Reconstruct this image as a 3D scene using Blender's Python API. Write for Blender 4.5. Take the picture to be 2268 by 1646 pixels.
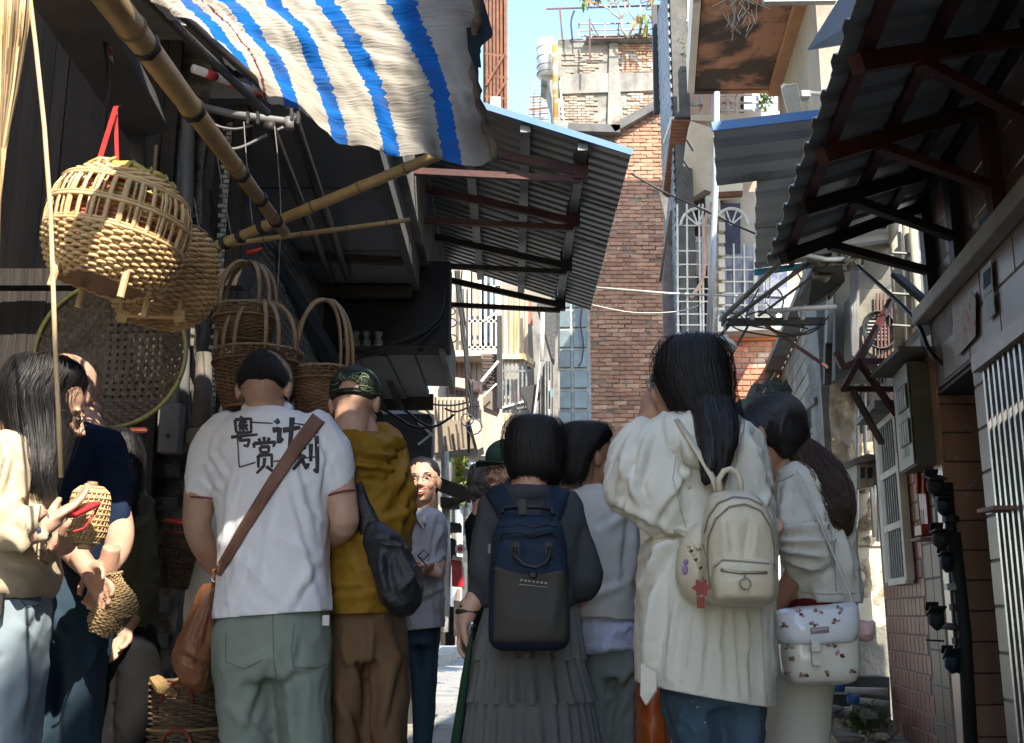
import bpy, bmesh, math, random
from mathutils import Vector, Matrix, noise, Quaternion
R = math.radians
random.seed(7)
for o in list(bpy.data.objects): bpy.data.objects.remove(o)
S = bpy.context.scene; COL = S.collection
# ---------------------------------------------------------------- camera
F = 2420.0; PITCH = R(12.6); CAMZ = 0.95
CAM = Vector((0, 0, CAMZ)); CT, ST = math.cos(PITCH), math.sin(PITCH)
cd = bpy.data.cameras.new('camera'); cd.sensor_width = 36; cd.lens = 36*F/2268; cd.clip_end = 500; cd.clip_start = .05
cam = bpy.data.objects.new('camera', cd); COL.objects.link(cam); cam.location = CAM
cam.rotation_euler = (R(90)+PITCH, 0, 0); S.camera = cam
# ---------------------------------------------------------------- sky, sun, exposure
SUN = Vector((.36, -.85, .76)).normalized()
EL = math.asin(SUN.z); AZ = math.atan2(SUN.x, SUN.y)
w = bpy.data.worlds.new("World"); S.world = w; w.use_nodes = True
nt = w.node_tree; bg = nt.nodes['Background']; sk = nt.nodes.new('ShaderNodeTexSky')
sk.sky_type = 'NISHITA'; sk.sun_disc = False; sk.sun_elevation = EL; sk.sun_rotation = AZ; sk.dust_density = .5; sk.air_density = 1.0
nt.links.new(sk.outputs[0], bg.inputs[0]); bg.inputs[1].default_value = .15
sd = bpy.data.lights.new('sun', 'SUN'); sd.energy = 2.9; sd.angle = R(.53); sd.color = (1, .93, .80)
so = bpy.data.objects.new('sun', sd); COL.objects.link(so); so.rotation_euler = SUN.to_track_quat('Z', 'Y').to_euler(); so.location = (3, -5, 12)
S.view_settings.view_transform = 'Standard'; S.view_settings.look = 'None'; S.view_settings.gamma = 1
S.view_settings.use_curve_mapping = False
S.view_settings.exposure = 1.98
S.render.engine = 'CYCLES'
# ---------------------------------------------------------------- geometry helpers
def V(*a): return Vector(a)
def ray(u, v):
    a = (u-1134)/F; b = (823-v)/F
    return Vector((a, CT-b*ST, ST+b*CT))
def P(u, v, D):
    d = ray(u, v); return CAM + d*(D/d.y)
def onx(u, v, k, c):            # ray meets the vertical plane X = c + k*Y
    d = ray(u, v); t = c/(d.x-k*d.y); return CAM + d*t
def px(n, D): return n*D/F      # n photo pixels at depth D in metres
def rx(u, v, D): return P(u, v, D).x
class MB:
    def __init__(s): s.v = []; s.f = []
    def add(s, vs, fs):
        n = len(s.v); s.v += [Vector(p) for p in vs]; s.f += [tuple(i+n for i in f) for f in fs]; return s
    def box(s, c, sz, rot=None):
        c = Vector(c); h = Vector(sz)/2; M_ = rot if rot else Matrix.Identity(3)
        vs = [c+M_@Vector((x*h.x, y*h.y, z*h.z)) for x in (-1, 1) for y in (-1, 1) for z in (-1, 1)]
        return s.add(vs, [(0,1,3,2),(4,6,7,5),(0,4,5,1),(2,3,7,6),(0,2,6,4),(1,5,7,3)])
    def beam(s, p, q, w, h=None, up=(0,0,1)):
        h = h or w; p = Vector(p); q = Vector(q); d = q-p; L = d.length
        if L < 1e-6: return s
        d.normalize(); u = Vector(up)
        if abs(d.dot(u)) > .98: u = Vector((0,1,0))
        r = d.cross(u).normalized(); t = r.cross(d)
        return s.box((p+q)/2, (w, L, h), Matrix((r, d, t)).transposed())
    def plate(s, pts, th, n=None):      # a polygon given thickness away from the camera (or along n)
        pts = [Vector(p) for p in pts]; N = len(pts)
        if n is None:
            n = Vector((0,0,0))
            for i in range(N): n += pts[i].cross(pts[(i+1) % N])
            n.normalize()
            if n.dot(pts[0]-CAM) < 0: n = -n
        n = Vector(n)*th
        vs = pts+[p+n for p in pts]
        return s.add(vs, [tuple(range(N)), tuple(range(2*N-1, N-1, -1))]+[(i, i+N, (i+1) % N+N, (i+1) % N) for i in range(N)])
    def tube(s, pts, r, n=8, flat=1.0, cap=True, up=None):
        pts = [Vector(p) for p in pts]; N = len(pts)
        rr = r if isinstance(r, (list, tuple)) else [r]*N
        base = len(s.v); prev = None
        for i, p in enumerate(pts):
            d = (pts[min(i+1, N-1)]-pts[max(i-1, 0)])
            d = d.normalized() if d.length > 1e-9 else Vector((0,0,1))
            if prev is None:
                u = Vector(up) if up else (Vector((0,0,1)) if abs(d.z) < .9 else Vector((0,1,0)))
            else: u = prev
            x = (u-d*u.dot(d)); 
            if x.length < 1e-6: x = d.orthogonal()
            x.normalize(); prev = x; y = d.cross(x)
            ri = rr[i]
            for k in range(n):
                a = 2*math.pi*k/n
                s.v.append(p + x*(math.cos(a)*ri*flat) + y*(math.sin(a)*ri))
        for i in range(N-1):
            for k in range(n):
                a = base+i*n+k; b = base+i*n+(k+1) % n
                s.f.append((a, b, b+n, a+n))
        if cap:
            s.f.append(tuple(base+k for k in range(n-1, -1, -1))); s.f.append(tuple(base+(N-1)*n+k for k in range(n)))
        return s
    def grid(s, fn, nu, nv, wrap=False):
        base = len(s.v)
        for j in range(nv+1):
            for i in range(nu+(0 if wrap else 1)): s.v.append(Vector(fn(i/nu, j/nv)))
        W = nu if wrap else nu+1
        for j in range(nv):
            for i in range(nu):
                a = base+j*W+i; b = base+j*W+(i+1) % W
                s.f.append((a, b, b+W, a+W))
        return s
    def ell(s, c, r, rot=None, n=16, m=10):
        c = Vector(c); M_ = rot or Matrix.Identity(3); base = len(s.v)
        for j in range(1, m):
            t = math.pi*j/m
            for i in range(n):
                a = 2*math.pi*i/n
                s.v.append(c+M_@Vector((r[0]*math.sin(t)*math.cos(a), r[1]*math.sin(t)*math.sin(a), r[2]*math.cos(t))))
        for j in range(m-2):
            for i in range(n):
                a = base+j*n+i; b = base+j*n+(i+1) % n; s.f.append((a, a+n, b+n, b))
        T = len(s.v); s.v.append(c+M_@Vector((0,0,r[2]))); B = len(s.v); s.v.append(c-M_@Vector((0,0,r[2])))
        for i in range(n):
            s.f.append((T, base+i, base+(i+1) % n)); s.f.append((B, base+(m-2)*n+(i+1) % n, base+(m-2)*n+i))
        return s
    def mesh(s, name, m):
        me = bpy.data.meshes.new(name); me.from_pydata([tuple(p) for p in s.v], [], s.f)
        if m: me.materials.append(m)
        return me
    def build(s, name, m, parent=None, smooth=False, fix=True, bevel=0, **kw):
        me = s.mesh(name, m)
        if fix or bevel:
            bm = bmesh.new(); bm.from_mesh(me)
            if fix: bmesh.ops.recalc_face_normals(bm, faces=bm.faces)
            if bevel:
                bmesh.ops.bevel(bm, geom=bm.edges[:], offset=bevel, segments=1, affect='EDGES')
            bm.to_mesh(me); bm.free()
        if smooth: me.polygons.foreach_set('use_smooth', [True]*len(me.polygons))
        return link(name, me, parent, **kw)
def link(name, me, parent=None, label=None, cat=None, group=None, kind=None, loc=None):
    o = bpy.data.objects.new(name, me); COL.objects.link(o)
    if parent: o.parent = parent
    if loc is not None: o.location = loc
    return tag(o, label, cat, group, kind)
def tag(o, label=None, cat=None, group=None, kind=None):
    if label: o['label'] = label
    if cat: o['category'] = cat
    if group: o['group'] = group
    if kind: o['kind'] = kind
    return o
def thing(name, label, cat, group=None):
    return link(name, None, None, label, cat, group)
def sm(o, ang=40):
    me = o.data; me.polygons.foreach_set('use_smooth', [True]*len(me.polygons))
    bm = bmesh.new(); bm.from_mesh(me)
    for e in bm.edges:
        if len(e.link_faces) == 2 and e.calc_face_angle(0) > R(ang): e.smooth = False
    bm.to_mesh(me); bm.free(); return o
# ---------------------------------------------------------------- materials
MATS = {}
def mat(name, c1, c2=None, sc=6., rough=.8, bump=.15, bsc=None, metal=0, c3=None, sc3=2., t3=(.5,.62), rnd=0., stretch=None, spec=.4,
        sheen=0, trans=0, emit=None, wave=None, coat=0, wpos=True, detail=6, rvar=0, t2=(.35,.65)):
    """base colour mottled between c1 and c2, patches of c3 (stains), relief, per-object brightness variation rnd"""
    if name in MATS: return MATS[name]
    m = bpy.data.materials.new(name); m.use_nodes = True; MATS[name] = m
    N = m.node_tree.nodes; L = m.node_tree.links; b = N['Principled BSDF']
    b.inputs['Roughness'].default_value = rough; b.inputs['Metallic'].default_value = metal
    b.inputs['Specular IOR Level'].default_value = spec
    if sheen: b.inputs['Sheen Weight'].default_value = sheen
    if coat: b.inputs['Coat Weight'].default_value = coat; b.inputs['Coat Roughness'].default_value = .2
    geo = N.new('ShaderNodeNewGeometry') if wpos else N.new('ShaderNodeTexCoord')
    pos = geo.outputs['Position'] if wpos else geo.outputs['Object']
    if stretch:
        mp = N.new('ShaderNodeMapping'); mp.inputs['Scale'].default_value = stretch; L.new(pos, mp.inputs[0]); pos = mp.outputs[0]
    def nz(scale, det=detail, dist=0):
        t = N.new('ShaderNodeTexNoise'); t.inputs['Scale'].default_value = scale; t.inputs['Detail'].default_value = det
        t.inputs['Distortion'].default_value = dist; t.inputs['Roughness'].default_value = .6; L.new(pos, t.inputs['Vector']); return t
    def mix(a, bb, f):
        x = N.new('ShaderNodeMix'); x.data_type = 'RGBA'
        if isinstance(a, tuple): x.inputs['A'].default_value = (*a, 1)
        else: L.new(a, x.inputs['A'])
        if isinstance(bb, tuple): x.inputs['B'].default_value = (*bb, 1)
        else: L.new(bb, x.inputs['B'])
        L.new(f, x.inputs['Factor']); return x.outputs['Result']
    def ramp(f, lo, hi):
        r = N.new('ShaderNodeMapRange'); r.inputs['From Min'].default_value = lo; r.inputs['From Max'].default_value = hi
        L.new(f, r.inputs['Value']); return r.outputs[0]
    col = None; c2 = c2 or tuple(x*.7 for x in c1)
    n1 = nz(sc); col = mix(c1, c2, ramp(n1.outputs[0], *t2))
    if c3: 
        n3 = nz(sc3, 9, .4); col = mix(col, c3, ramp(n3.outputs[0], *t3))
    if rnd:
        oi = N.new('ShaderNodeObjectInfo'); mr = N.new('ShaderNodeMapRange'); mr.inputs['To Min'].default_value = 1-rnd; mr.inputs['To Max'].default_value = 1+rnd
        L.new(oi.outputs['Random'], mr.inputs['Value']); hs = N.new('ShaderNodeHueSaturation'); L.new(mr.outputs[0], hs.inputs['Value']); L.new(col, hs.inputs['Color']); col = hs.outputs[0]
    L.new(col, b.inputs['Base Color'])
    if rvar:
        rr = ramp(n1.outputs[0], .3, .7); mm = N.new('ShaderNodeMapRange'); L.new(rr, mm.inputs['Value'])
        mm.inputs['To Min'].default_value = max(.05, rough-rvar); mm.inputs['To Max'].default_value = min(1, rough+rvar); L.new(mm.outputs[0], b.inputs['Roughness'])
    if bump:
        bn = N.new('ShaderNodeBump'); bn.inputs['Strength'].default_value = 1; bn.inputs['Distance'].default_value = bump*.02
        n2 = nz(bsc or sc*3, 8); L.new(n2.outputs[0], bn.inputs['Height'])
        if wave:
            w_ = N.new('ShaderNodeTexWave'); w_.inputs['Scale'].default_value = wave[0]; w_.bands_direction = wave[1]; L.new(pos, w_.inputs['Vector'])
            b2 = N.new('ShaderNodeBump'); b2.inputs['Distance'].default_value = wave[2]; L.new(w_.outputs[1], b2.inputs['Height']); L.new(bn.outputs[0], b2.inputs['Normal']); bn = b2
        L.new(bn.outputs[0], b.inputs['Normal'])
    if trans:
        tr = N.new('ShaderNodeBsdfTranslucent'); L.new(col, tr.inputs['Color'])
        ms = N.new('ShaderNodeMixShader'); ms.inputs[0].default_value = trans
        L.new(b.outputs[0], ms.inputs[1]); L.new(tr.outputs[0], ms.inputs[2]); L.new(ms.outputs[0], N['Material Output'].inputs[0])
    return m
def fabric(name, c1, c2=None, scale=500, rough=.9, sheen=0, wr=.12, wsc=14, **k):
    k.setdefault('spec', .12)
    return mat(name, c1, c2 or tuple(x*.86 for x in c1), sc=3, rough=rough, sheen=sheen, bump=wr, bsc=wsc, **k)
bamboo = mat('bamboo', (.42,.28,.12), (.30,.19,.08), sc=9, rough=.45, bump=.05, rnd=.18, stretch=(1,1,1), c3=(.16,.10,.05), t3=(.6,.75))
bamboo_node = mat('bamboo_node', (.20,.13,.06), rough=.6)
rattan = mat('rattan', (.66,.47,.24), (.52,.34,.16), sc=14, rough=.5, bump=.08, rnd=.16, c3=(.33,.19,.08), sc3=30, t3=(.6,.75))
rattan_dk = mat('rattan_dark', (.22,.12,.055), (.15,.08,.038), sc=14, rough=.55, bump=.08, rnd=.18)
cane = mat('cane_pale', (.60,.42,.22), (.52,.35,.17), sc=10, rough=.4, bump=.04, rnd=.12)
cane_dull = mat('cane_dull', (.27,.18,.095), (.20,.13,.07), sc=10, rough=.5, bump=.04, rnd=.12)
iron_red = mat('iron_red_oxide', (.085,.018,.016), (.04,.012,.012), sc=8, rough=.6, metal=.0, c3=(.10,.04,.02), rnd=.1)
iron_blk = mat('iron_black', (.018,.018,.02), (.03,.022,.018), sc=9, rough=.55)
steel_gry = mat('steel_grey', (.20,.20,.19), (.13,.13,.12), sc=8, rough=.45, metal=.3, c3=(.16,.09,.05), t3=(.62,.75))
white_iron = mat('white_painted_iron', (.62,.60,.54), (.5,.47,.41), sc=9, rough=.5, c3=(.25,.12,.06), t3=(.6,.68), sc3=8)
rusty_iron = mat('rusty_iron', (.19,.075,.035), (.11,.045,.025), sc=12, rough=.8, bump=.2)
plastic_blk = mat('black_rubber', (.012,.012,.013), rough=.45, bump=.03)
pvc = mat('pvc_pipe', (.50,.48,.43), (.36,.34,.30), sc=5, rough=.5, bump=.04, c3=(.2,.17,.13), t3=(.58,.75))
pvc_dk = mat('pvc_pipe_grey', (.20,.20,.20), (.14,.13,.13), sc=5, rough=.5, bump=.05)
cord_red = mat('red_cord', (.62,.035,.03), rough=.5, bump=.05)
skin = mat('skin', (.54,.33,.235), (.46,.255,.175), sc=14, rough=.5, bump=.05, bsc=220, spec=.4, wpos=True)
skin.node_tree.nodes['Principled BSDF'].inputs['Subsurface Weight'].default_value = .12
skin.node_tree.nodes['Principled BSDF'].inputs['Subsurface Radius'].default_value = (.012,.005,.003)
hair_m = mat('black_hair', (.010,.009,.010), (.018,.015,.014), sc=20, rough=.45, bump=.05, spec=.3)
hair_br = mat('brown_hair', (.030,.018,.012), (.060,.036,.024), sc=20, rough=.6, bump=.05, spec=.2)
RWK, RWC = .135, 1.87
def RW(u, v, off=0): return onx(u, v, RWK, RWC-off)
# bricks / tiles laid as single objects that share mesh data
def lay(root, origin, ux, uz, W, H, bw, bh, gap, m, name, th, inside=None, stagger=True, limit=300, jitter=.0, mats=None, rest='stuff', prox=None, skip=.0, vis=None):
    """rectangular pieces on a wall plane spanned by unit vectors ux (along) and uz (up), outward normal facing camera"""
    ux = Vector(ux).normalized(); uz = Vector(uz).normalized(); n = ux.cross(uz).normalized()
    o0 = Vector(origin)
    if n.dot(CAM-o0) < 0: n = -n
    meshes = []; B = Matrix((ux, n, uz)).transposed()
    mm = mats or [m]
    for q in range(max(4, len(mm))):
        b = MB(); rg = random.Random(q*7+3)
        g = gap
        hw, hh = (bw-g)/2, (bh-g)/2
        j = lambda: rg.uniform(-1, 1)*jitter
        f4 = [(-hw+j(), th, -hh+j()), (hw+j(), th, -hh+j()), (hw+j(), th, hh+j()), (-hw+j(), th, hh+j())]
        e = min(.006, bw*.06)
        b.add([(x-(-e if x < 0 else e), y, z-(-e if z < 0 else e)) for x, y, z in f4]+[(x, th-e, z) for x, y, z in f4]+[(x, -.004, z) for x, y, z in f4],
              [(0,1,2,3)]+[(i, 4+i, 4+(i+1) % 4, (i+1) % 4) for i in range(4)]+[(4+i, 8+i, 8+(i+1) % 4, 4+(i+1) % 4) for i in range(4)])
        me = b.mesh(name, mm[q % len(mm)]); bm = bmesh.new(); bm.from_mesh(me); bmesh.ops.recalc_face_normals(bm, faces=bm.faces)
        if bm.faces[0].normal.y < 0: bmesh.ops.reverse_faces(bm, faces=bm.faces)
        bm.to_mesh(me); bm.free(); meshes.append((me, b))
    cells = []
    for r in range(int(H/bh+.5)):
        off = (.5*bw if (r % 2 and stagger) else 0)
        for c in range(-1, int(W/bw)+2):
            x = c*bw+off+bw/2; z = r*bh+bh/2
            if x < bw*.3 or x > W-bw*.3: continue
            if inside and not inside(x, z): continue
            if random.random() < skip: continue
            p = o0+ux*x+uz*z
            d = (p-CAM).length; q = p-CAM
            pz = q.y*CT+q.z*ST
            u_ = 1134+F*q.x/pz; v_ = 823-F*(q.z*CT-q.y*ST)/pz
            seen = -20 < u_ < 2290 and -20 < v_ < 1666 and (vis is None or vis(u_, v_))
            cells.append((0 if seen else 1, d, p))
    cells.sort(key=lambda t: t[:2])
    stuff = {}
    for i, (sv, d, p) in enumerate(cells):
        me, b = random.choice(meshes); pr = n*random.uniform(-.3, .3)*(prox if prox is not None else th)
        M_ = Matrix.Translation(p+pr) @ B.to_4x4()
        if i < limit and not sv:
            ob = link(name, me, root); ob.matrix_basis = M_
        else:
            k = me.materials[0].name; s_ = stuff.setdefault(k, MB()); s_.add([M_@v for v in b.v], b.f)
    for k, s_ in stuff.items():
        s_.build(name+'_remainder' if False else name+'_field', MATS[k], root, kind='stuff')
# ================================================================ SETTING
concrete = mat('concrete_paving', (.30,.29,.26), (.22,.21,.19), sc=3, bump=.3, bsc=40, c3=(.13,.12,.10), t3=(.58,.72))
slab_m = mat('granite_slab', (.34,.32,.28), (.27,.25,.22), sc=8, bump=.25, bsc=60, rnd=.14)
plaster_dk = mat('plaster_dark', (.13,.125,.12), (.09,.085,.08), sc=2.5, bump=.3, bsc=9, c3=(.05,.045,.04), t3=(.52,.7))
plaster_gry = mat('plaster_grey', (.24,.23,.21), (.16,.15,.14), sc=4, bump=.6, bsc=12, c3=(.09,.085,.075), t3=(.5,.68))
plaster_rough = mat('plaster_rough', (.23,.20,.165), (.12,.105,.09), sc=6, bump=1.6, bsc=10, c3=(.05,.045,.04), t3=(.5,.6), sc3=7)
soffit_m = mat('soffit_grey', (.17,.175,.185), (.12,.125,.135), sc=1.2, bump=.1, c3=(.09,.09,.095), t3=(.5,.8))
wood_dk = mat('old_timber_dark', (.030,.022,.017), (.015,.012,.010), sc=3, stretch=(6,6,.6), bump=.4, rnd=.25, rough=.7)
beam_m = mat('grey_timber', (.085,.08,.078), (.05,.047,.046), sc=5, bump=.3, rough=.7)
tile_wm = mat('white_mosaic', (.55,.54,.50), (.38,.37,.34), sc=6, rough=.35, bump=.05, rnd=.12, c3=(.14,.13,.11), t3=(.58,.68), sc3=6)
grout_dk = mat('dark_grout', (.10,.095,.085), (.06,.055,.05), bump=.3)
brick_m = [mat('brick_a', (.50,.27,.165), (.36,.19,.12), sc=9, bump=.8, bsc=40, rnd=.2, c3=(.42,.24,.17), t3=(.55,.7), sc3=4),
           mat('brick_b', (.55,.33,.215), (.42,.24,.155), sc=9, bump=.8, bsc=40, rnd=.25, c3=(.17,.13,.11), t3=(.55,.66), sc3=2),
           mat('brick_c', (.42,.215,.135), (.30,.155,.105), sc=9, bump=.8, bsc=40, rnd=.2, c3=(.44,.32,.26), t3=(.6,.7), sc3=3)]
mortar = mat('lime_mortar', (.36,.26,.19), (.26,.18,.13), sc=4, bump=.8, bsc=30, c3=(.09,.075,.065), t3=(.52,.66), sc3=1.2)
brick_gry = mat('grey_brick', (.115,.105,.095), (.075,.07,.065), sc=9, bump=.6, bsc=40, rnd=.2)
corr_m = mat('corrugated_steel', (.26,.265,.26), (.19,.195,.19), sc=2, rough=.42, metal=.25, bump=.08, c3=(.12,.10,.08), t3=(.58,.75), rnd=.06)
corr_d = mat('corrugated_steel_blue_grey', (.36,.375,.375), (.29,.30,.305), sc=2, rough=.5, metal=.1, bump=.08, c3=(.05,.05,.05), t3=(.58,.75), rnd=.06)
blue_trim = mat('blue_fascia', (.075,.19,.42), (.10,.20,.38), sc=4, rough=.5, bump=.05)
# ---- ground
g = MB(); g.grid(lambda a, b: (-30+60*a, -12+90*b, 0), 12, 18); g.build('ground', concrete, kind='structure')
gr = bpy.data.objects['ground']
lay(gr, (-2.2, 5.0, .004), (1,0,0), (0,1,0), 4.6, 17, .62, .42, .012, slab_m, 'paving_slab', .012, prox=.004, limit=250)
# ---- dark shop front at the left
t = thing('timber_shopfront', 'dark timber board wall of the basket shop behind the hanging baskets', 'shop wall')
for i in range(15):
    x0 = rx(-160+i*34, 1000, 4.3); b = MB(); b.box((x0, 4.35+random.uniform(-.006,.006), 1.9), (px(33,4.3), .03, 3.8)); b.build('board', wood_dk, t, fix=False)
b = MB(); b.box((rx(110,500,4.2), 4.2, P(100,620,4.2).z), (1.6, .08, .07)); b.build('rail', wood_dk, t)
t = thing('timber_beam', 'sloping grey timber beam with a pink paper label at the top left', 'beam')
b = MB(); p0, p1 = P(120,-60,2.5), P(322,272,3.9); b.beam(p0, p1, .11, .16, up=(1,0,.3)); b.build('beam_body', beam_m, t, bevel=.006)
b = MB(); b.beam(P(300,210,3.86), P(322,640,3.9), .05, .04); b.build('post', beam_m, t)
pk = mat('pink_paper', (.62,.42,.42), (.5,.3,.32), rough=.8)
q = [(232,78),(246,98),(251,140),(236,118)]
b = MB(); b.plate([P(u,v,2.93) for u,v in q], .003); b.build('paper_label', pk, t)
ink_red = mat('red_ink', (.35,.05,.05), rough=.8)
b = MB()
for (a, c) in (((239,98),(244,124)), ((236,108),(238,116)), ((244,108),(248,122))): b.beam(P(*a,2.925), P(*c,2.925), .004, .003)
b.build('lettering', ink_red, t)
b = MB(); cx = [P(u,v,2.9) for u,v in [(232,92),(238,140),(240,200),(234,232),(246,248),(272,232)]]; b.tube(cx, .006, 6); b.build('wire_hook', iron_blk, t)
# ---- pillar with pipes
t = thing('plaster_pillar', 'rough plaster pillar with exposed grey bricks beside the shop opening', 'pillar')
b = MB(); xl, xr = rx(318,1300,4.5), rx(392,1300,4.5)
def rough_box(x0, x1, y0, y1, z0, z1, m, name, parent, amp=.02, st=.06):
    b = MB(); nx = max(2, int((x1-x0)/st)); nz_ = max(2, int((z1-z0)/st)); ny = max(2, int((y1-y0)/st))
    f = lambda p: p+noise.noise_vector(p*5)*amp+noise.noise_vector(p*17)*amp*.4
    b.grid(lambda s, q: f(V(x0+(x1-x0)*s, y0, z0+(z1-z0)*q)), nx, nz_)
    b.grid(lambda s, q: f(V(x0, y1+(y0-y1)*s, z0+(z1-z0)*q)), ny, nz_)
    b.grid(lambda s, q: f(V(x1, y0+(y1-y0)*s, z0+(z1-z0)*q)), ny, nz_)
    b.grid(lambda s, q: f(V(x0+(x1-x0)*s, y0+(y1-y0)*q, z1)), nx, ny)
    o = b.build(name, m, parent); return o
rough_box(xl, xr, 4.5, 4.9, 0, 3.9, plaster_rough, 'plaster_core', t, .018)
lay(t, (xl-.02, 4.47, 0), (1,0,0), (0,0,1), xr-xl+.0, 1.72, .15, .068, .012, brick_gry, 'brick', .02)
b = MB(); b.tube([P(402,225,4.42), P(398,400,4.42), P(388,655,4.42), P(384,1000,4.42)], .026, 10); b.build('drain_pipe', pvc_dk, t, smooth=True)
b = MB(); b.tube([P(417,235,4.4), P(413,420,4.4), P(406,660,4.4), P(403,1000,4.4)], .03, 10); b.build('drain_pipe', pvc_dk, t, smooth=True)
for v in (280, 480, 610):
    b = MB(); b.box(P(408,v,4.39), (.12, .02, .018)); b.build('pipe_clamp', iron_blk, t)
b = MB(); b.beam(P(347,322,4.3), P(336,470,4.3), .014, .01); b.build('pale_stick', cane_dull, t)
t2 = thing('electric_conduit_box', 'narrow grey switch box fixed on the pillar below the large tray', 'switch box')
b = MB(); b.box(P(380,950,4.35), (.085, .07, .2)); b.build('box_body', pvc_dk, t2, bevel=.006)
b = MB(); b.box(P(385,850,4.36), (.05, .05, .18)); b.build('breaker', pvc_dk, t2, bevel=.004)
b = MB(); b.tube([P(372,965,4.31), P(372,965,4.30)], .008, 10); b.build('keyhole', iron_blk, t2)
# mosaic strip + dark post + drain
t = thing('mosaic_pier', 'narrow pier faced with small white mosaic tiles behind the round baskets', 'pier')
xa, xb = rx(424,1364,4.75), rx(462,1364,4.75)
b = MB(); b.box(((xa+xb)/2, 4.9, 1.9), (xb-xa, .28, 3.8)); b.build('pier_core', grout_dk, t)
lay(t, (xa, 4.755, 0), (1,0,0), (0,0,1), xb-xa, 3.75, .04, .024, .004, tile_wm, 'mosaic_tile', .004, prox=.001)
b = MB(); b.beam(P(428,275,4.73), P(426,645,4.73), .012, .01); b.build('lit_slit_strip', steel_gry, t)  # thin grey strip standing in for the lit slit along the pier
t = thing('dark_timber_post', 'dark brown timber post between the mosaic pier and the handled baskets', 'post')
b = MB(); xa, xb = rx(452,1364,4.6), rx(492,1364,4.6); b.box(((xa+xb)/2, 4.62, 1.85), (xb-xa, .1, 3.7)); b.build('post_body', wood_dk, t, bevel=.01)
t = thing('cast_drain', 'old brown drain stack with a flared socket left of the man in the white tee', 'drain pipe')
cast = mat('old_cast_pipe', (.17,.14,.115), (.10,.085,.07), sc=6, bump=.3, c3=(.05,.045,.04), t3=(.55,.7))
b = MB(); b.tube([P(452,782,4.35), P(450,860,4.35), P(444,958,4.35)], [.030,.036,.040], 14)
b.build('upper_pipe', cast, t, smooth=True)
b = MB(); b.tube([P(444,952,4.35),P(444,956,4.35),P(443,978,4.35),P(443,985,4.35),P(440,1646,4.35)], [.052,.056,.056,.045,.045], 14); b.build('lower_pipe', cast, t, smooth=True)
# ---- striped ash wall of the neighbouring house, oblique
t = thing('mosaic_side_wall', 'shaded side wall with pale mosaic tiles behind the handled baskets', 'wall')
def lw(u, v): return onx(u, v, .02, -1.50)
Y0, Y1 = 5.0, 8.6
b = MB(); b.box((-1.50+.02*6.8-.15, (Y0+Y1)/2, 1.7), (.28, Y1-Y0, 3.4)); b.build('wall_core', plaster_dk, t)
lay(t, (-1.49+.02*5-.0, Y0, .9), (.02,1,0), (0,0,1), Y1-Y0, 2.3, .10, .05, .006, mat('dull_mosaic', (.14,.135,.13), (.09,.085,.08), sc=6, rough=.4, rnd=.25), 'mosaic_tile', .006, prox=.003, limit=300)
b = MB(); b.beam(P(498,420,5.3), P(800,900,8.3), .09, .1); b.build('stair_stringer', mat('stringer_navy', (.012,.018,.028)), t)
# ---- arcade soffit
t = thing('arcade_soffit', 'smooth dark grey plaster ceiling under the left building beyond the bamboo poles', 'soffit')
x0, x1 = -1.62, -.70
for (a, c) in ((4.5, 5.55), (5.56, 6.6), (6.61, 7.35)):
    b = MB(); b.box(((x0+x1)/2, (a+c)/2, 3.26), (x1-x0, c-a-.012, .10)); b.build('ceiling_panel', soffit_m, t)
b = MB(); b.box((x1+.02, 5.95, 3.34), (.05, 2.9, .3)); b.build('edge_beam', plaster_dk, t)
b = MB(); b.beam(V(x0,6.62,3.19), V(x1,6.75,3.19), .05, .05); b.build('ceiling_rail', iron_blk, t)
b = MB(); b.beam(V(x0,7.3,3.15), V(x1,7.32,3.15), .06, .08); b.build('ceiling_rail', iron_blk, t)
b = MB(); b.beam(P(655,420,6.9), P(668,900,6.9), .04, .04); b.build('hanger', iron_blk, t)
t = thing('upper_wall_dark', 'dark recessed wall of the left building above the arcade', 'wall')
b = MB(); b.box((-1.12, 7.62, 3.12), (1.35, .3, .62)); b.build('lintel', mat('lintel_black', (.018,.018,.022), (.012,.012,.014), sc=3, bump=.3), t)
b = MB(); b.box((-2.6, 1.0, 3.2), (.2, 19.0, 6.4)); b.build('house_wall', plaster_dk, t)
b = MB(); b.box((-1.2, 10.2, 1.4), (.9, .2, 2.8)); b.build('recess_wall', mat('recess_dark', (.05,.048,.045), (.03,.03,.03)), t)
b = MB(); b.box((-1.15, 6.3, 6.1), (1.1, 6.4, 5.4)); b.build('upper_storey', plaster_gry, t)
# ---- panelled hood
t = thing('panelled_hood', 'grey panelled soffit hood above the capped man with wire insulators', 'hood')
pan = mat('hood_panel', (.17,.17,.175), (.12,.12,.122), sc=2, bump=.15, rnd=.15)
for k, (a, c, ya, yb) in enumerate(((-1.40,-1.13,7.75,9.35), (-1.12,-.92,7.75,9.35), (-.91,-.72,7.75,9.35), (-.71,-.52,7.6,9.0))):
    b = MB(); b.box(((a+c)/2, (ya+yb)/2, 2.80+.02*k), (c-a, yb-ya, .05)); b.build('soffit_panel', pan, t)
b = MB(); b.box((-.50, 8.3, 2.95), (.04, 1.5, .34)); b.build('side_board', plaster_gry, t)
b = MB(); b.box((-1.05, 9.42, 2.78), (.72, .06, .14)); b.build('rear_board', iron_blk, t)
for (a, c) in (((782,745),(850,905)),((822,742),(888,905))):
    b = MB(); b.beam(P(*a,7.7), P(*c,9.3), .05, .03); b.build('brace', iron_blk, t)
b = MB(); b.beam(P(722,730,7.5), P(860,742,7.5), .05, .05)
b.build('insulator_bar', iron_blk, t)
porc = mat('porcelain_grey', (.25,.26,.27), (.18,.19,.2), rough=.3)
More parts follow.
